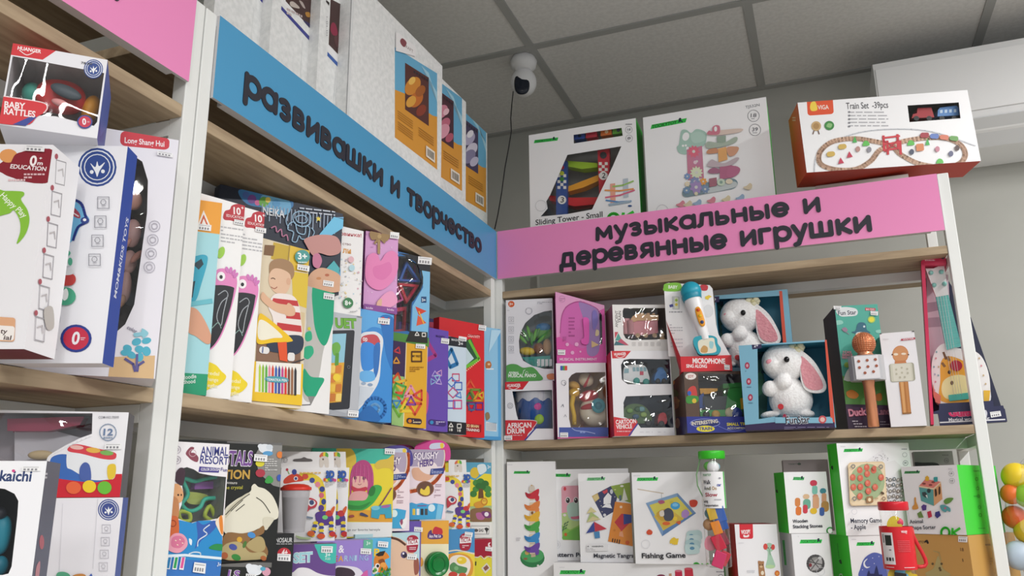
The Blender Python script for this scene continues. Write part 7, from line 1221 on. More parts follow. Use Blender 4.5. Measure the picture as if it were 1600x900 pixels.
# ================================================================ lower shelf of the back rack, left to right
def dots(F, x, y): F.rows(x-14, y-5, x+14, y+3, 1, '#d3d2d8')
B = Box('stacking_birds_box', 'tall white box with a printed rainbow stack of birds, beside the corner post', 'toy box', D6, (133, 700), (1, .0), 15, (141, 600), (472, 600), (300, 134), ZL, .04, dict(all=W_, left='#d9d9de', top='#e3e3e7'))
F = B.F; green_mark(F, 182, 198, 112, 17, 0); F.rows(140, 150, 175, 160, 1, '#dcdce0')
F.ell(308, 780, 82, 63, '#2f7f4a'); F.ell(308, 762, 78, 48, '#4fa866'); F.ell(272, 745, 14, 14, '#c9a860'); F.ell(262, 785, 14, 8, '#8a6a4a'); F.ell(346, 830, 8, 7, '#e6ece6'); F.ell(330, 742, 12, 10, '#7fbf8a'); F.poly([(296, 700), (330, 700), (330, 770), (300, 775)], '#c9b49a')
for y, c, c2, m in ((330, '#d0303f', '#b02436', 1), (410, '#e58a4a', '#d97a3a', 0), (480, '#ecb83a', '#d9a42c', 0), (545, '#4fa84a', '#3f8f3c', 0), (620, '#3a8fd0', '#2f7ab8', 0), (690, '#6f4aa8', '#5f3c94', 0)):
    F.poly([(290, y), (325, y-4), (328, y+60), (292, y+64)], '#e3d0b4'); k = 1 if y < 400 else 1.12
    F.blob([(310-50*k, y+10), (310-30*k, y+18), (300, y+14), (330, y-6), (310+42*k, y-12), (310+40*k, y+22), (310+20*k, y+50), (296, y+54), (310-38*k, y+42)], c); F.blob([(310-50*k, y+10), (310-30*k, y+18), (300, y+30), (310-38*k, y+42)], c2); F.blob([(330, y+30), (352, y+34), (352, y+60), (338, y+70), (326, y+55)], c)
F.blob([(286, 330), (288, 305), (305, 290), (322, 300), (325, 325), (305, 335)], '#d9cfc2'); F.poly([(296, 295), (304, 288), (310, 298)], '#c9a050'); F.ell(308, 477, 8, 10, '#8a5a2c'); F.rows(200, 640, 230, 665, 2, '#c9c8ce'); B.done()
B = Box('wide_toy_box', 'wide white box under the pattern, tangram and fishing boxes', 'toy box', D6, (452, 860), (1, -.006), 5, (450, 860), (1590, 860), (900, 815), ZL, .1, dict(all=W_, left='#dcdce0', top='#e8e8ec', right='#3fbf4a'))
TQ5 = B.O.z+B.h; F = B.F; green_mark(F, 490, 862, 175, 26, 0, '#3fd05a'); F.rows(490, 838, 525, 846, 1, '#dcdce0')
F.ell(1170, 905, 30, 16, '#8a3f5a'); F.poly([(1222, 885), (1240, 882), (1242, 910), (1224, 910)], '#c99a7a'); F.rq([(1262, 866), (1310, 862), (1314, 920), (1266, 920)], .15, '#c92a4f'); F.rq([(1326, 852), (1382, 848), (1388, 920), (1330, 920)], .15, '#cf2f45'); F.ell(1353, 852, 28, 8, '#dd5a6a'); F.ell(1286, 866, 24, 7, '#e07a8f'); F.rows(1540, 866, 1610, 878, 1, '#9a9aa2'); F.ring(1570, 905, 16, 3, '#77787e'); B.done()
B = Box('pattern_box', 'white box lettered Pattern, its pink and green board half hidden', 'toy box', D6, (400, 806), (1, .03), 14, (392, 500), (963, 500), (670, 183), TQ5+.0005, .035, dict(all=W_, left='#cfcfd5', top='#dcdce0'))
F = B.F; green_mark(F, 426, 215, 140, 20, 2); F.rows(395, 205, 425, 218, 1, '#dcdce0')
F.rq([(502, 297), (760, 290), (765, 662), (508, 660)], .06, '#e9a8b8'); F.poly([(504, 480), (560, 470), (620, 440), (760, 430), (762, 655), (510, 655)], '#b9d48a') ; F.blob([(540, 430), (600, 400), (640, 410), (640, 520), (560, 520)], '#b4d0c4'); F.poly([(505, 560), (560, 590), (620, 560), (700, 540), (762, 560), (762, 658), (510, 658)], '#8fc45a'); F.blob([(508, 650), (560, 600), (650, 570), (700, 640), (640, 660)], '#74b84f')
for x in (546, 600, 680): F.ell(x, 393, 17, 22, '#f0eeee'); F.ell(x, 394, 13, 18, '#2e2226'); F.ell(x-3, 388, 4, 5, '#eee')
F.blob([(565, 505), (590, 502), (640, 495), (640, 512), (580, 520)], '#d0708a'); F.ell(526, 316, 9, 13, '#d9404f'); F.ell(524, 492, 11, 9, '#f0e6ea'); F.ell(531, 622, 10, 11, '#d9682f')
for i in range(6): F.ell(515+(i % 2)*14+i*3, 590-i*10, 10, 4, '#5a7a5a', -40)
F.line([(510, 605), (530, 540)], 3, '#5a7a5a'); F.ring(470, 690, 26, 2.5, '#dcdce2'); F.ring(470, 690, 13, 4, '#e3e3e8'); F.text('Pattern Peg', (442, 770), (668, 772), 27, '#2a2c3a', .04); B.done()
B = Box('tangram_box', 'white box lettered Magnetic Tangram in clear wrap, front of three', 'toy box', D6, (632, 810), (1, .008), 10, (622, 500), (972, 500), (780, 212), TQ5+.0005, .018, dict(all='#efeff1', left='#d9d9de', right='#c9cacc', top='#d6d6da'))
F = B.F; green_mark(F, 672, 242, 125, 20, -3, '#7fd08f'); F.poly([(612, 205), (700, 205), (660, 260), (615, 270)], '#f6f6f8')
F.poly([(706, 365), (832, 298), (876, 372), (852, 470), (782, 510)], '#3f4468'); F.poly([(832, 298), (990, 268), (990, 420), (880, 380)], '#8fa84a'); F.poly([(706, 365), (745, 345), (758, 380), (728, 405)], '#c9b074'); F.ell(735, 375, 18, 18, '#d9c48a'); F.poly([(775, 335), (810, 318), (812, 338), (790, 352)], '#c94a55'); F.ell(838, 335, 10, 16, '#c9ccd6'); F.poly([(785, 380), (815, 342), (838, 365), (832, 415), (785, 420)], '#efeff2'); F.poly([(772, 442), (800, 418), (830, 418), (842, 448), (800, 440)], '#efeff2'); F.ell(792, 492, 10, 10, '#d9dade')
for x, y in ((762, 400), (860, 370), (770, 430), (745, 330), (775, 470)): F.ell(x, y, 3, 3, '#e6e0c8')
F.poly([(922, 308), (948, 390), (908, 400)], '#e3e6dc'); F.poly([(888, 362), (905, 358), (905, 395), (890, 398)], '#5a6f7a'); F.ell(908, 298, 12, 7, '#e8eadf'); F.ell(862, 322, 7, 5, '#c9d08a')
F.poly([(862, 402), (1000, 420), (1000, 705), (815, 668)], '#dc8a3a'); F.poly([(905, 482), (960, 492), (965, 540), (905, 600), (858, 540)], '#bf3a44'); F.poly([(918, 484), (985, 492), (985, 540), (920, 556)], '#3a4a8f'); F.poly([(880, 560), (925, 560), (905, 602)], '#c2404a'); F.poly([(892, 605), (912, 600), (920, 640), (888, 632)], '#e3a07a'); F.ell(902, 438, 9, 9, '#f0d8c0'); F.ell(858, 594, 8, 8, '#c97a30'); F.ell(945, 676, 14, 14, '#d2602f')
for i in range(4): F.line([(848+15*i, 648+3*i), (844+15*i, 672+4*i)], 7, '#3a2c28')
F.poly([(700, 438), (740, 470), (672, 482)], '#d6cc9a'); F.poly([(700, 470), (755, 510), (672, 540)], '#a9bd7a'); F.poly([(712, 500), (770, 520), (672, 540)], '#cfc594'); F.poly([(722, 536), (726, 602), (668, 614)], '#3a4a94'); F.poly([(722, 536), (808, 584), (728, 602)], '#c23a4a'); F.poly([(720, 605), (758, 602), (762, 645), (728, 648)], '#4a86b8')
F.poly([(672, 690), (815, 688), (815, 732), (672, 735)], '#e6e6e8'); F.poly([(682, 694), (690, 706), (674, 706)], '#8a8a8e'); F.text('WARNING:', (706, 707), (785, 705), 9, '#3a3a3e', .05); F.rows(675, 712, 812, 730, 2, '#b4b4b8', .4); F.text('Magnetic Tangram', (720, 776), (1020, 776), 26, '#3a3c48', .04); B.done()
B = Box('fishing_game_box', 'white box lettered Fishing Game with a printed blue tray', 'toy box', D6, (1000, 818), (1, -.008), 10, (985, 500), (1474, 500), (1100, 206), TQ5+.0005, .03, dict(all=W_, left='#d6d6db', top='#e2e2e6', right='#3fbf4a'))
F = B.F; green_mark(F, 1006, 242, 145, 22, -2, '#3fd05a'); F.rows(985, 222, 1030, 236, 1, '#dcdce0'); F.line([(1012, 318), (1186, 347)], 5, '#c9b59a'); F.line([(1172, 346), (1174, 380)], 2, '#8a8a8e')
F.poly([(1068, 412), (1280, 345), (1404, 480), (1178, 634)], '#6f90b8'); F.poly([(1092, 425), (1278, 368), (1380, 482), (1184, 596)], '#d8cc5a'); F.poly([(1068, 412), (1092, 425), (1184, 596), (1178, 634)], '#7f9fc8'); F.poly([(1178, 634), (1184, 596), (1385, 480), (1404, 480)], '#5f84b4'); F.poly([(1068, 412), (1280, 345), (1278, 368), (1092, 425)], '#86a8cc'); F.poly([(1120, 500), (1230, 450), (1320, 520), (1190, 590)], '#d2b24a'); F.blob([(1140, 480), (1200, 450), (1240, 470), (1230, 520), (1170, 530)], '#c9a03a')
F.ell(1265, 430, 32, 25, '#3fa0d8'); F.ell(1265, 424, 20, 12, '#7fc4ea'); F.blob([(1185, 470), (1215, 445), (1245, 460), (1255, 500), (1235, 530), (1195, 525)], '#4a4c5a'); F.blob([(1160, 470), (1185, 460), (1190, 495), (1165, 500)], '#e0d6c8'); F.blob([(1310, 470), (1340, 455), (1360, 480), (1340, 510), (1310, 505)], '#b08ac8'); F.ell(1205, 548, 26, 12, '#d9662f'); F.ell(1265, 515, 14, 14, '#e9c83a'); F.blob([(1150, 400), (1180, 392), (1195, 408), (1165, 418)], '#b05a7a'); F.ell(1240, 405, 12, 9, '#d0c04a'); F.blob([(1270, 540), (1300, 530), (1295, 555)], '#c9603a')
F.blob([(1072, 605), (1090, 588), (1112, 602), (1106, 622), (1080, 622)], '#d2502f'); F.poly([(1255, 640), (1268, 650), (1288, 648), (1284, 672), (1262, 692), (1245, 682), (1228, 682), (1230, 660)], '#e9c63a')
F.blob([(1360, 400), (1378, 390), (1405, 392), (1415, 410), (1400, 436), (1368, 434)], '#d2452f')
F.poly([(1238, 650), (1258, 640), (1285, 660), (1280, 690), (1245, 688)], '#e9c63a')
for i in range(4): F.rq([(1335-i*4, 600+i*28), (1440-i*6, 590+i*34), (1450-i*6, 660+i*30), (1350-i*5, 680+i*26)], .25, ('#bcd8d8', '#c9e0e0', '#b4d2d4', '#c4dede')[i]); F.ell(1372+i*2, 630+i*28, 16, 11, '#5f94b4')
F.ring(1068, 686, 28, 2.5, '#dcdce2'); F.text('Fishing Game', (1042, 780), (1335, 776), 32, '#23242c', .045); ok_mark(F, 1380, 836, 110, 34); B.done()
# clear tube with green lid
def jar(name, label, ctr, rad, z0, ztop, lid_h, lidm, group=None):
    r = root(name, label, 'toy tube', (ctr.x, ctr.y, z0), group); o = MB(r.location); Zu = Vec((0, 0, 1)); b0 = Vec((ctr.x, ctr.y, z0))
    o.lathe(b0, Zu, [(.0, rad*.9), (.002, rad), (ztop-z0-lid_h, rad), (ztop-z0-lid_h+.001, rad*.98)], CLEAR, 36); o.build('clear_wall', r)
    o = MB(r.location); o.lathe(b0, Zu, [(ztop-z0-lid_h, rad*1.0), (ztop-z0-lid_h+.0015, rad*1.07), (ztop-z0-.002, rad*1.07), (ztop-z0, rad*1.03), (ztop-z0, .001)], lidm, 40); o.build('lid', r)
    return r
def cyl_label(r, ctr, rad, z0, z1, a0, a1, m, name='label', deco=None):
    o = MB(r.location); n = 28; vs = []
    toC = math.atan2(CAM.y-ctr.y, CAM.x-ctr.x)
    for i in range(n+1):
        a = toC+math.radians(a0+(a1-a0)*i/n)
        for z in (z0, z1): vs.append(Vec((ctr.x+rad*math.cos(a), ctr.y+rad*math.sin(a), z)))
    o.add(vs, [(2*i, 2*i+2, 2*i+3, 2*i+1) for i in range(n)], m, True)
    class CF_:            # flat-coordinates printer wrapped onto the tube: u in degrees, v 0..1
        k = 0
        def put(s, pts, mm):
            s.k += 1; R = rad+.00008*s.k; V3 = [Vec((p[0], p[1], 0)) for p in pts]
            tr = geometry.tessellate_polygon([V3]); vs = []
            for p in pts: a = toC+math.radians(p[0]); vs.append(Vec((ctr.x+R*math.cos(a), ctr.y+R*math.sin(a), z0+(z1-z0)*p[1])))
            fs = []
            for t in tr:
                a, b, c = (V3[i] for i in t); fs.append(t if (b-a).cross(c-a).z > 0 else t[::-1])
            o.add(vs, fs, mm)
        def rect(s, u0, v0, u1, v1, mm):
            n = max(1, int(abs(u1-u0)/8)); 
            s.k += 1; kk = s.k
            for i in range(n): s.k = kk-1; a, b = u0+(u1-u0)*i/n, u0+(u1-u0)*(i+1)/n; s.put([(a, v0), (b, v0), (b, v1), (a, v1)], mm)
        def text(s, t, u0, u1, v, h, mm, bold=.03):
            vs_, fs_ = text_mesh(t, bold); s.k += 1; kk = s.k
            for f in fs_: s.k = kk-1; s.put([(u0+(u1-u0)*vs_[i][0], v+h*vs_[i][1]) for i in f], mm)
    if deco: deco(CF_())
    return o.build(name, r)
tcx = hit((1040+342/4.0893, 680+822/4.0893), Vec((0, -.042, 0)), Vec((0, 1, 0))); kt = (tcx-CAM).dot(CF)/FPX/4.0893
tz1 = hit((1040+299/4.0893, 680+97/4.0893), Vec((0, -.042-86*kt, 0)), Vec((0, 1, 0))).z
rad = 81*kt
r = jar('block_tube', 'clear tube of wooden blocks with a bright green lid', tcx, rad, TQ5+.0005, tz1, 52*kt, mat('#3fc62f', .3))
ht = tz1-TQ5
def lab1(c):
    c.rect(50, 0, 58, 1, '#3fb83f'); c.text('TOOKYTOY', -50, -8, .88, .06, '#1f8f3a', .05)
    for t, a, b2, v, h, m in (('Walk', -50, -12, .66, .11, '#2b2c38'), ('A', -46, -36, .50, .10, '#2b2c38'), ('nd', -34, -14, .50, .09, '#5a5a34'), ('Oo', -8, 12, .50, .09, '#b08a4a'), ('Slow', -42, 14, .32, .10, '#a8384a'), ('car', 14, 34, .6, .08, '#3a4aa0'), ('Lacing', -54, -30, .16, .07, '#3a3b44'), ('Transportation', -54, 14, .05, .06, '#3a3b44')): c.text(t, a, b2, v, h, m, .04)
    c.rect(-2, .22, 30, .25, '#b8b8be'); c.rect(24, .8, 34, .84, '#9a9aa2')
cyl_label(r, tcx, rad+.0005, TQ5+ht*.50, TQ5+ht*.815, -62, 60, '#f1f1f3', 'label', lab1)
o = MB(r.location); sd = CR.copy(); sd.z = 0; sd.normalize()
o.tube([Vec((tcx.x, tcx.y, 0))+Vec((0, 0, z))-sd*w for z, w in ((tz1-52*kt, rad*.98), (tz1-90*kt, rad*1.1), (tz1-150*kt, rad*1.32), (tz1-220*kt, rad*1.3), (tz1-270*kt, rad*1.05), (tz1-292*kt, rad*.9))], .0012, '#7fae7a', 8); o.build('carry_cord', r)
def inside(name, label, cat, ctr, rad, items, group):
    for i, (a, rr, z, kind, c, s) in enumerate(items):
        toC = math.atan2(CAM.y-ctr.y, CAM.x-ctr.x)+math.radians(a); P = Vec((ctr.x+math.cos(toC)*rr*rad, ctr.y+math.sin(toC)*rr*rad, z))
        q = MB(P); d = (Vec((CAM.x, CAM.y, 0))-Vec((P.x, P.y, 0))).normalized(); sx = Vec((-d.y, d.x, 0)); zz_ = Vec((0, 0, 1)); t = random.uniform(-.5, .5); sx2 = sx*math.cos(t)+zz_*math.sin(t); z2 = zz_*math.cos(t)-sx*math.sin(t)
        if kind == 'b': q.hexa(P-sx2*s*.5-z2*s*.7-d*s*.35, sx2*s, z2*s*1.4, d*s*.7, c)
        elif kind == 's': q.ell(P, (sx2*s*.6, d*s*.5, z2*s*.6), c, 14, 9)
        elif kind == 'p': q.prism([P+sx2*s*x+z2*s*y-d*s*.2 for x, y in smooth([(-.6, -.3), (-.2, -.6), (.5, -.5), (.7, 0), (.3, .2), (.4, .6), (-.1, .7), (-.5, .3)], 3)], d*s*.4, c)
        tag(q.build(name, None, s*.06 if kind != 's' else 0), label(i), cat, group)
def col(z): return TQ5+ht*z
inside('wooden_block', lambda i: f"{('teal','yellow','blue','blue','brown','orange','pink','red','pink','blue','red','green','white','teal')[i]} wooden shape in the clear green-lidded tube, {('just under the label','just under the label at left','under the label at right','right of the orange one','left of the orange one','in the middle below the label','at the left near the bottom','right of the wheel shape','lowest in front','at the lower right','lowest at right','above the label at left','above the label in the middle','above the label at the back')[i]}", 'wooden block', tcx, rad,
       [(-50, .6, col(.455), 's', '#5a8a94', .016), (-22, .72, col(.455), 'b', '#d6b23a', .016), (30, .66, col(.45), 'b', '#3a63b4', .02), (36, .66, col(.38), 'b', '#2f5aa8', .02), (-58, .7, col(.36), 's', '#b9906a', .018), (0, .74, col(.335), 'b', '#e58a2a', .017), (-50, .7, col(.20), 'p', '#d98a9a', .02), (6, .7, col(.21), 'b', '#c92a45', .02), (2, .72, col(.07), 'b', '#d03a6a', .021), (42, .6, col(.24), 'b', '#8a3a4a', .018), (40, .62, col(.08), 'b', '#c23a4a', .018), (-34, .6, col(.865), 's', '#5fae4a', .014), (4, .62, col(.855), 's', '#e9ebee', .02), (40, .5, col(.86), 's', '#7fb4c4', .012)], 'wooden shapes in the green-lidded tube')
# boxes right of the tube
B = Box('animal_bowling_box', 'red and white box printed with a green elephant figure, in front low down', 'toy box', D7, (455, 860), (1, -.012), 19, (450, 700), (720, 700), (570, 569), ZL, .085, dict(all='#efeff2', left='#c92433', top='#b8202e'))
F = B.F; F.rq([(470, 545), (556, 545), (560, 662), (474, 662)], .15, '#d42a38'); F.text('WOOPY', (484, 632), (544, 628), 24, '#f6e6e6', .08); F.blob([(498, 636), (515, 642), (532, 634), (530, 650), (500, 652)], '#f6e6e6')
F.blob([(640, 700), (660, 688), (682, 698), (685, 735), (672, 750), (690, 800), (700, 840), (670, 852), (640, 840), (650, 790), (652, 745), (640, 730)], '#a9cdb4'); F.ell(638, 712, 14, 20, '#d9504a'); F.ell(686, 715, 12, 18, '#d9504a'); F.ell(655, 720, 3, 4, '#333'); F.ell(672, 720, 3, 4, '#333'); F.line(smooth([(663, 725), (664, 745), (668, 765)], 4, False), 5, '#8fb89c'); F.ell(668, 840, 30, 12, '#b9d8a4')
F.blob([(592, 830), (590, 805), (602, 803), (615, 806), (628, 806), (628, 835), (635, 905), (600, 905)], '#a87a52'); F.ell(602, 828, 3, 4, '#2c2220'); F.ell(618, 828, 3, 4, '#2c2220'); F.ell(610, 840, 9, 7, '#d9b890'); F.ell(618, 880, 10, 14, '#e9dcc4'); F.ell(712, 882, 16, 18, '#d9752a'); F.ell(712, 884, 8, 9, '#e9a04a'); F.rows(465, 685, 500, 692, 1, '#dadade'); F.rows(520, 860, 570, 880, 2, '#d6d6dc')
L = B.Lf; L.blob([(385, 605), (398, 600), (403, 640), (392, 665), (384, 640)], '#e8a0a6'); L.text('woopy', (398, 760), (398, 690), 9, '#e08a92', .03); B.done()
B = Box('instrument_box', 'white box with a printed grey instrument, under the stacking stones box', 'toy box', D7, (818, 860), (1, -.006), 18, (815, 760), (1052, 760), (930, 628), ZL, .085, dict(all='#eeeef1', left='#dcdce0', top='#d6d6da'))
TQ10 = B.O.z+B.h; F = B.F; green_mark(F, 856, 668, 145, 24, -2, '#33cf55'); F.rows(845, 640, 870, 655, 1, '#dcdce0')
F.ring(958, 820, 50, 16, '#5c5a5c'); F.ell(958, 822, 42, 44, '#8b8988'); F.blob([(920, 830), (950, 800), (990, 785), (1000, 820), (975, 850), (930, 865)], '#a9a7a8'); F.line([(905, 805), (1010, 830)], 6, '#4a4848'); F.line([(925, 865), (990, 775)], 8, '#6a6668'); F.ell(925, 830, 10, 12, '#7a2f36'); F.ell(985, 785, 12, 10, '#c4c4c6'); F.line([(930, 790), (985, 855)], 5, '#3c3a3c'); F.ring(990, 870, 26, 2, '#d0d0d6')
L = B.Lf; L.poly([(745, 670), (760, 670), (774, 830), (760, 830)], '#3fc25a'); L.text('TOOKYTOY', (768, 810), (756, 680), 9, '#14381f', .03); B.done()
IB = B
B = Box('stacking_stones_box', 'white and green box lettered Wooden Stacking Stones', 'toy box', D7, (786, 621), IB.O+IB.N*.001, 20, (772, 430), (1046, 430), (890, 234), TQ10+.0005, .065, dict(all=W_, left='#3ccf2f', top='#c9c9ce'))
F = B.F; green_mark(F, 785, 266, 102, 20, 2, '#4fbf6a'); F.blob([(785, 262), (815, 260), (812, 285), (788, 290)], '#f5f5f6')
for x, y, rx, ry, c in ((843, 428, 17, 28, '#d9884a'), (849, 484, 18, 28, '#e07a34'), (898, 392, 21, 16, '#e0bc96'), (902, 440, 24, 32, '#6fb09a'), (892, 472, 15, 28, '#cf3f4f'), (945, 306, 23, 19, '#cf3a55'), (953, 350, 17, 28, '#7fc4b4'), (957, 392, 18, 15, '#d99a7a'), (960, 430, 20, 40, '#dfa882'), (945, 484, 22, 19, '#e9c02f'), (1005, 356, 20, 17, '#3f8a9a'), (1012, 400, 15, 30, '#d9a07c'), (1018, 455, 24, 34, '#b8894a'), (998, 488, 15, 27, '#3f62a8')): F.rq([(x-rx, y-ry), (x+rx, y-ry), (x+rx, y+ry), (x-rx, y+ry)], .42, c)
F.text('Wooden', (812, 560), (908, 556), 20, '#2a2c3a', .04); F.text('Stacking Stones', (814, 594), (1002, 588), 20, '#2a2c3a', .04); F.ring(1050, 610, 20, 8, '#3fae4f')
L = B.Lf; L.text('TOOKYTOY', (712, 345), (703, 265), 10, '#14501a', .04); L.blob([(704, 352), (714, 348), (718, 368), (708, 366)], '#0f3a14'); B.done()
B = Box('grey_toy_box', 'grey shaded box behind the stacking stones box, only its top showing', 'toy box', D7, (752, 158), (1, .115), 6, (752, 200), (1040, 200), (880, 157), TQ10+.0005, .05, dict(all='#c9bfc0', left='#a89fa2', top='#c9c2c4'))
F = B.F; F.text('TOOKYTOY', (784, 190), (862, 188), 9, '#6a7a6c', .04); F.blob([(842, 182), (852, 176), (864, 180), (862, 190), (846, 190)], '#6a7a6c'); B.done()
B = Box('night_lamp_box', 'white and green box with a printed blue moon and castle night scene', 'toy box', D8, (165, 880), (1, -.010), 24, (156, 760), (470, 760), (300, 641), ZL, .08, dict(all=W_, left='#3ccf2f', top='#d9d9de', right='#46c24c'))
NLB = B; TQ12 = B.O.z+B.h; F = B.F; green_mark(F, 196, 685, 118, 22, -2, '#33cf55'); F.rows(165, 660, 195, 672, 1, '#dcdce0')
F.blob([(215, 905), (222, 850), (245, 790), (290, 755), (330, 752), (375, 775), (410, 820), (425, 905), (320, 930)], '#5a68b4'); F.blob([(255, 795), (268, 790), (250, 815), (262, 840), (285, 840), (262, 850), (243, 835), (242, 812)], '#eef0f8')
for x, y in ((300, 785), (340, 775), (370, 800), (310, 820), (235, 860)): F.ell(x, y, 3, 3, '#d9def2')
F.poly([(262, 905), (268, 880), (276, 862), (284, 885), (310, 885), (318, 850), (324, 830), (332, 855), (340, 890), (360, 890), (365, 905), (365, 930), (262, 930)], '#2a2f5f'); F.ell(500, 880, 60, 60, '#e3e3ea')
L = B.Lf; L.text('TOOKYTOY', (90, 790), (78, 690), 12, '#14501a', .04); L.blob([(86, 800), (98, 796), (104, 822), (92, 818)], '#0f3a14'); L.ring(98, 898, 10, 5, '#e9f6e6'); B.done()
B = Box('memory_game_box', 'tall white and green box lettered Memory Game - Apple', 'toy box', D8, (122, 636), NLB.O+NLB.N*.002, 25, (100, 340), (553, 240), (310, 50), TQ12+.0005, .04, dict(all=W_, left='#3ccf2f', top='#c9d9c9', right='#46c24c'))
F = B.F; green_mark(F, 114, 88, 125, 20, -3, '#33c552'); F.rows(95, 68, 130, 78, 1, '#dcdce0'); F.rows(485, 84, 520, 94, 1, '#8a8a92'); F.ring(510, 178, 16, 2.5, '#8a8a92'); F.ring(505, 125, 14, 2, '#9a9aa2'); F.text('39', (502, 184), (518, 183), 12, '#77787e', .03)
F.poly([(258, 165), (362, 92), (408, 160), (300, 240)], '#ecebee'); F.poly([(362, 182), (440, 160), (485, 200), (490, 420), (370, 420)], '#e9e8ea')
for i in range(22): F.ell(random.uniform(300, 395), random.uniform(120, 165), 2, 2, '#7a7a80')
for i in range(5):
    for j in range(5): x, y = 385+i*24-(j % 2)*5, 280+j*36+(i % 2)*6; F.ell(x, y, 11, 12, random.choice(('#7a7672', '#8a8580', '#6f5f55', '#5f6a72'))); F.ell(x, y, 5, 6, '#c9c4bc')
F.rq([(134, 175), (368, 168), (386, 445), (148, 452)], .09, '#dcc39c'); F.rq([(140, 180), (364, 174), (381, 440), (153, 446)], .09, '#e6d2b0'); F.ell(257, 300, 112, 118, '#a3b58c'); F.ell(262, 290, 85, 80, '#93a97e')
for x, y in ((210, 222), (254, 205), (298, 222), (165, 268), (212, 272), (256, 245), (345, 268), (168, 330), (212, 328), (258, 305), (305, 330), (262, 355), (208, 388)): F.ell(x, y+2, 18, 21, '#cf6a55'); F.ell(x-3, y-4, 8, 9, '#de8470'); F.line([(x, y-16), (x+3, y-23)], 3, '#6f8a4f')
F.blob([(285, 205), (298, 195), (312, 205), (305, 222), (290, 222)], '#c96a58'); F.rq([(246, 392), (290, 388), (292, 430), (248, 434)], .2, '#9a7550'); F.ell(268, 412, 10, 12, '#ecd9b4'); F.ell(350, 370, 13, 8, '#5a4632', 30); F.ring(164, 200, 11, 5, '#8a8f92'); F.ring(340, 202, 11, 5, '#8a8f92'); F.ring(172, 405, 11, 5, '#8a8f92'); F.ring(358, 405, 10, 5, '#a98a7a'); F.rows(300, 395, 340, 410, 1, '#b09a70')
F.text('Memory Game', (148, 560), (346, 556), 28, '#2a2c40', .04); F.text('- Apple', (150, 602), (245, 598), 28, '#2a2c40', .04); F.ring(170, 488, 17, 3, '#d9d9df')
L = B.Lf; L.text('TOOKYTOY', (36, 195), (24, 85), 11, '#14501a', .04); L.blob([(34, 200), (46, 196), (48, 220), (38, 216)], '#0f3a14'); L.rows(44, 420, 52, 520, 6, '#2fae26'); B.done()
MGB = B
B = Box('kraft_toy_box', 'brown kraft cardboard box under the green shape sorter box', 'toy box', D8, (917, 760), (1, -.03), -34, .112, (925, 760), (760, 636), ZL, .17, dict(all='#c79a58', top='#b98d50', right='#bf9350'))
KRB = B; TQ15 = B.O.z+B.h; F = B.F; F.text('TOOKYTOY', (545, 692), (640, 690), 15, '#4a3a28', .04); F.blob([(632, 690), (638, 672), (652, 670), (660, 690), (650, 694), (642, 684)], '#2f2a22'); F.text('18', (862, 740), (884, 742), 20, '#6a5238', .03); F.text('1', (876, 808), (882, 808), 18, '#6a5238', .03); F.line([(690, 740), (725, 750), (740, 800)], 6, '#b3a06a'); F.blob([(640, 880), (690, 850), (720, 770), (750, 850), (800, 890), (760, 905), (660, 905)], '#b5a56f')
for x, y in ((685, 822), (742, 822), (730, 850), (735, 862)): F.ell(x, y, 8, 8, '#6a5a3c')
B.Rf.rows(1020, 690, 1060, 710, 1, '#8a6a44'); B.Rf.rows(1050, 780, 1070, 830, 3, '#a98352'); B.stick([(850, 645), (908, 648), (907, 685), (850, 682)]); B.done()
B = Box('shape_sorter_box', 'white and green box lettered Animal Shape Sorter, turned at the right post', 'toy box', D8, (905, 633), KRB.O+KRB.U*KRB.w+Vec((-.001, -.001, 0)), -34, (508, 420), (870, 410), (650, 196), TQ15+.0005, .14, dict(all=W_, right='#46c93f', top='#3fb83a', left='#46c93f'))
F = B.F; green_mark(F, 502, 230, 102, 16, -2, '#4fa05f'); age_ring(F, 803, 246, 17, '18'); age_ring(F, 808, 292, 17, '10'); F.rows(785, 210, 820, 222, 1, '#d3d2d8')
F.poly([(597, 325), (690, 340), (694, 452), (612, 420)], '#5fa3a0'); F.poly([(690, 340), (738, 300), (748, 408), (694, 452)], '#e2a878'); F.poly([(597, 325), (640, 280), (738, 298), (690, 342)], '#e0857a'); F.poly([(597, 322), (690, 338), (738, 296), (740, 304), (692, 348), (598, 332)], '#e9d2b0')
for x, y in ((630, 310), (672, 318), (690, 300)): F.ell(x, y, 12, 6, '#8a4a44')
F.poly([(638, 268), (652, 258), (664, 270), (662, 292), (640, 292)], '#e2b03a'); F.rq([(692, 268), (718, 266), (718, 298), (694, 298)], .2, '#3fa0a0'); F.ell(662, 355, 12, 14, '#3a4446'); F.poly([(618, 365), (640, 362), (656, 385), (640, 400), (622, 385)], '#3f4a4c'); F.poly([(640, 385), (652, 380), (655, 405)], '#dfe6e2'); F.blob([(700, 350), (710, 345), (714, 380), (704, 392)], '#4a382c'); F.blob([(725, 335), (734, 330), (736, 370), (726, 378)], '#4a382c')
F.blob([(570, 400), (580, 400), (582, 425), (592, 450), (594, 470), (560, 475), (558, 455), (570, 440)], '#d99a4a'); F.poly([(628, 442), (648, 448), (646, 478), (622, 482), (614, 455)], '#5a3f8a'); F.poly([(588, 500), (612, 484), (630, 526), (598, 528)], '#6f8f4a'); F.poly([(652, 490), (676, 482), (684, 520), (660, 530)], '#c9354f'); F.poly([(704, 492), (730, 484), (740, 512), (716, 532), (702, 515)], '#3f3f86'); F.blob([(758, 420), (780, 402), (820, 402), (800, 430), (770, 440)], '#6a9a4a'); F.blob([(735, 450), (760, 445), (798, 465), (800, 490), (780, 482), (770, 492), (745, 480)], '#5fa4a8'); F.ell(768, 466, 6, 6, '#c95a7a')
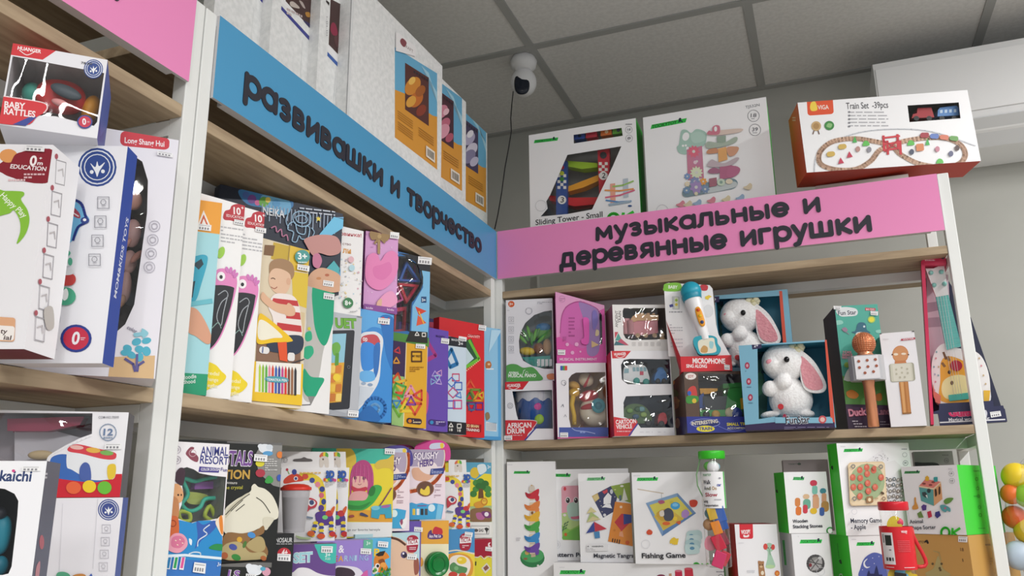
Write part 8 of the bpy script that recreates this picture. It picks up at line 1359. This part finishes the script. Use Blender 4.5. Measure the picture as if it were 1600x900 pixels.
F.text('Animal', (542, 564), (628, 560), 22, '#3a3c48', .03); F.text('Shape Sorter', (548, 602), (710, 598), 22, '#3a3c48', .03); ok_mark(F, 738, 618, 130, 42)
R = B.Rf; R.text('TOOKYTOY', (945, 234), (990, 234), 9, '#2a5a28', .03)
for y in (280, 340, 390, 460, 510): R.ring(965+(y-280)*.1, y, 9, 4, '#3aa835')
R.rows(945, 384, 985, 396, 1, '#37a033'); R.rows(975, 590, 1040, 600, 1, '#37a033'); B.done()
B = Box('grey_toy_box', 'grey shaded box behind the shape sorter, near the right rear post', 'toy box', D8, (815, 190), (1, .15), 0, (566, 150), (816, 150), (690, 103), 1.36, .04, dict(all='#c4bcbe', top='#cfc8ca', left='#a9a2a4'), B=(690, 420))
F = B.F; F.rows(745, 122, 795, 132, 1, '#9a9296'); F.ring(772, 162, 14, 2.5, '#8a8286'); F.text('18', (764, 168), (780, 168), 11, '#8a8286', .03); F.blob([(560, 178), (620, 175), (700, 176), (730, 195), (735, 240), (560, 240)], '#4a4648'); B.done()
# red capped tube
rc = hit((1360+235/6.6667, 770+140/6.6667), Vec((0, -.10, 0)), Vec((0, 1, 0))); kt = (rc-CAM).dot(CF)/FPX/6.6667; rr = 138*kt
rz1 = hit((1360+235/6.6667, 770+93/6.6667), Vec((0, rc.y-rr, 0)), Vec((0, 1, 0))).z
r = jar('shape_tube', 'clear tube with a red lid and red sleeve, in front of the moon box', rc, rr, ZL, rz1, 88*kt, mat('#d3202f', .3))
zs = lambda y: rz1-(y-93)*kt*1.03
def lab2(c):
    c.rect(-62, .12, -14, .86, '#ece8ea'); c.rect(-44, .56, -20, .8, '#2b332e'); c.rect(-56, .62, -48, .82, '#9a9698'); c.rect(-32, .44, -24, .47, '#8a8688'); c.rect(-48, .2, -40, .28, '#4a4648'); c.rect(-36, .2, -28, .28, '#2b2a2c'); c.rect(-24, .2, -19, .28, '#5a5658')
    for i in range(7): c.rect(0, .42+i*.04, 44, .435+i*.04, '#dd5a62')
    c.text('woopy', 16, 38, .86, .07, '#f0d0d4', .06); c.rect(-50, .05, -20, .065, '#f0c8cc'); c.rect(12, .05, 52, .065, '#f0c8cc')
cyl_label(r, rc, rr*1.16, zs(738), zs(332), -178, 178, mat('#d8242f', .4), 'sleeve', lab2)
o = MB(r.location); o.tube([Vec((rc.x, rc.y, 0))+sd*w*rr+Vec((0, 0, zs(y))) for y, w in ((350, 1.18), (420, 1.22), (500, 1.45), (580, 1.72), (650, 1.92), (690, 1.95), (715, 1.8), (722, 1.5), (715, 1.15))], .0032, '#cf2a33', 8); o.build('carry_strap', r)
cc_ = ('yellow', 'pink', 'yellow', 'light blue', 'yellow', 'black', 'yellow', 'green'); pp = ('at the neck', 'in the neck at right', 'below the sleeve at left', 'just below the sleeve', 'below the sleeve at right', 'lowest in front', 'lowest at the right', 'lowest at the left')
inside('plastic_shape', lambda i: f'{cc_[i]} shape inside the red-capped tube, {pp[i]}', 'toy shape', rc, rr, [(-6, .62, zs(305), 'p', '#e6cf3a', .018), (26, .6, zs(292), 's', '#d9405f', .012), (-44, .66, zs(800), 'p', '#d9b92a', .018), (0, .72, zs(772), 'p', '#5fb4d8', .016), (46, .66, zs(800), 'p', '#e0c02f', .019), (-8, .74, zs(840), 'b', '#26282a', .018), (36, .6, zs(870), 'p', '#d9b02a', .016), (-52, .62, zs(868), 'p', '#7a9a3a', .016)], 'shapes inside the red-capped tube')
# bag of soft balls beyond the post
bc = hit((1643, 800), Vec((0, .06, 0)), Vec((0, 1, 0))); s_ = (bc-CAM).dot(CF)/FPX
r = root('toy_ball_bag', 'crinkled clear bag of coloured balls at the right edge of the photo', 'bag', bc); o = MB(bc)
n, m_ = 30, 20; vs = []; fs = []
for j in range(m_+1):
    ph = PI*j/m_
    for i in range(n):
        th = 2*PI*i/n; w = 1+.06*math.sin(5*th+3*ph)+.05*math.sin(9*th-4*ph); vs.append(bc+Vec((math.cos(th)*math.sin(ph)*64*s_*w, math.sin(th)*math.sin(ph)*46*s_*w, (math.cos(ph)*112-20)*s_)))
for j in range(m_):
    for i in range(n): fs.append((j*n+i, (j+1)*n+i, (j+1)*n+(i+1) % n, j*n+(i+1) % n))
o.add(vs, fs, FILM2, True); o.build('film', r)
zb_ = bc.z-132*s_; o = MB((bc.x, bc.y, 0)); o.box(bc.x-.02, bc.x+.26, bc.y-.13, bc.y+.15, .0006, zb_-.0006, '#cfc6b8'); tag(o.build('carton_stand'), 'pale carton carrying the bag of balls, below the lower right corner', 'carton')
for i, (x, y, rr_, c, nm, pl) in enumerate(((1588, 745, 22, '#e3c52a', 'yellow', 'uppermost'), (1580, 772, 16, '#e0702a', 'orange', 'at the upper left'), (1604, 775, 18, '#8fc03a', 'green', 'right of the orange one'), (1585, 808, 18, '#e05a2a', 'red orange', 'in the middle'), (1606, 830, 20, '#e3c02a', 'yellow', 'below the middle'), (1592, 868, 22, '#b9c8d8', 'pale blue', 'lowest'), (1612, 740, 18, '#d8d83a', 'lime', 'top right'))):
    P = hit((x, y), Vec((0, bc.y-.008*(i % 3), 0)), Vec((0, 1, 0))); o = MB(P); o.ell(P, (Vec((rr_*s_, 0, 0)), Vec((0, rr_*s_, 0)), Vec((0, 0, rr_*s_))), mat(c, .4), 18, 12); tag(o.build('play_ball'), f'{nm} ball in the clear bag at the right edge, {pl}', 'ball', 'balls in the clear bag')
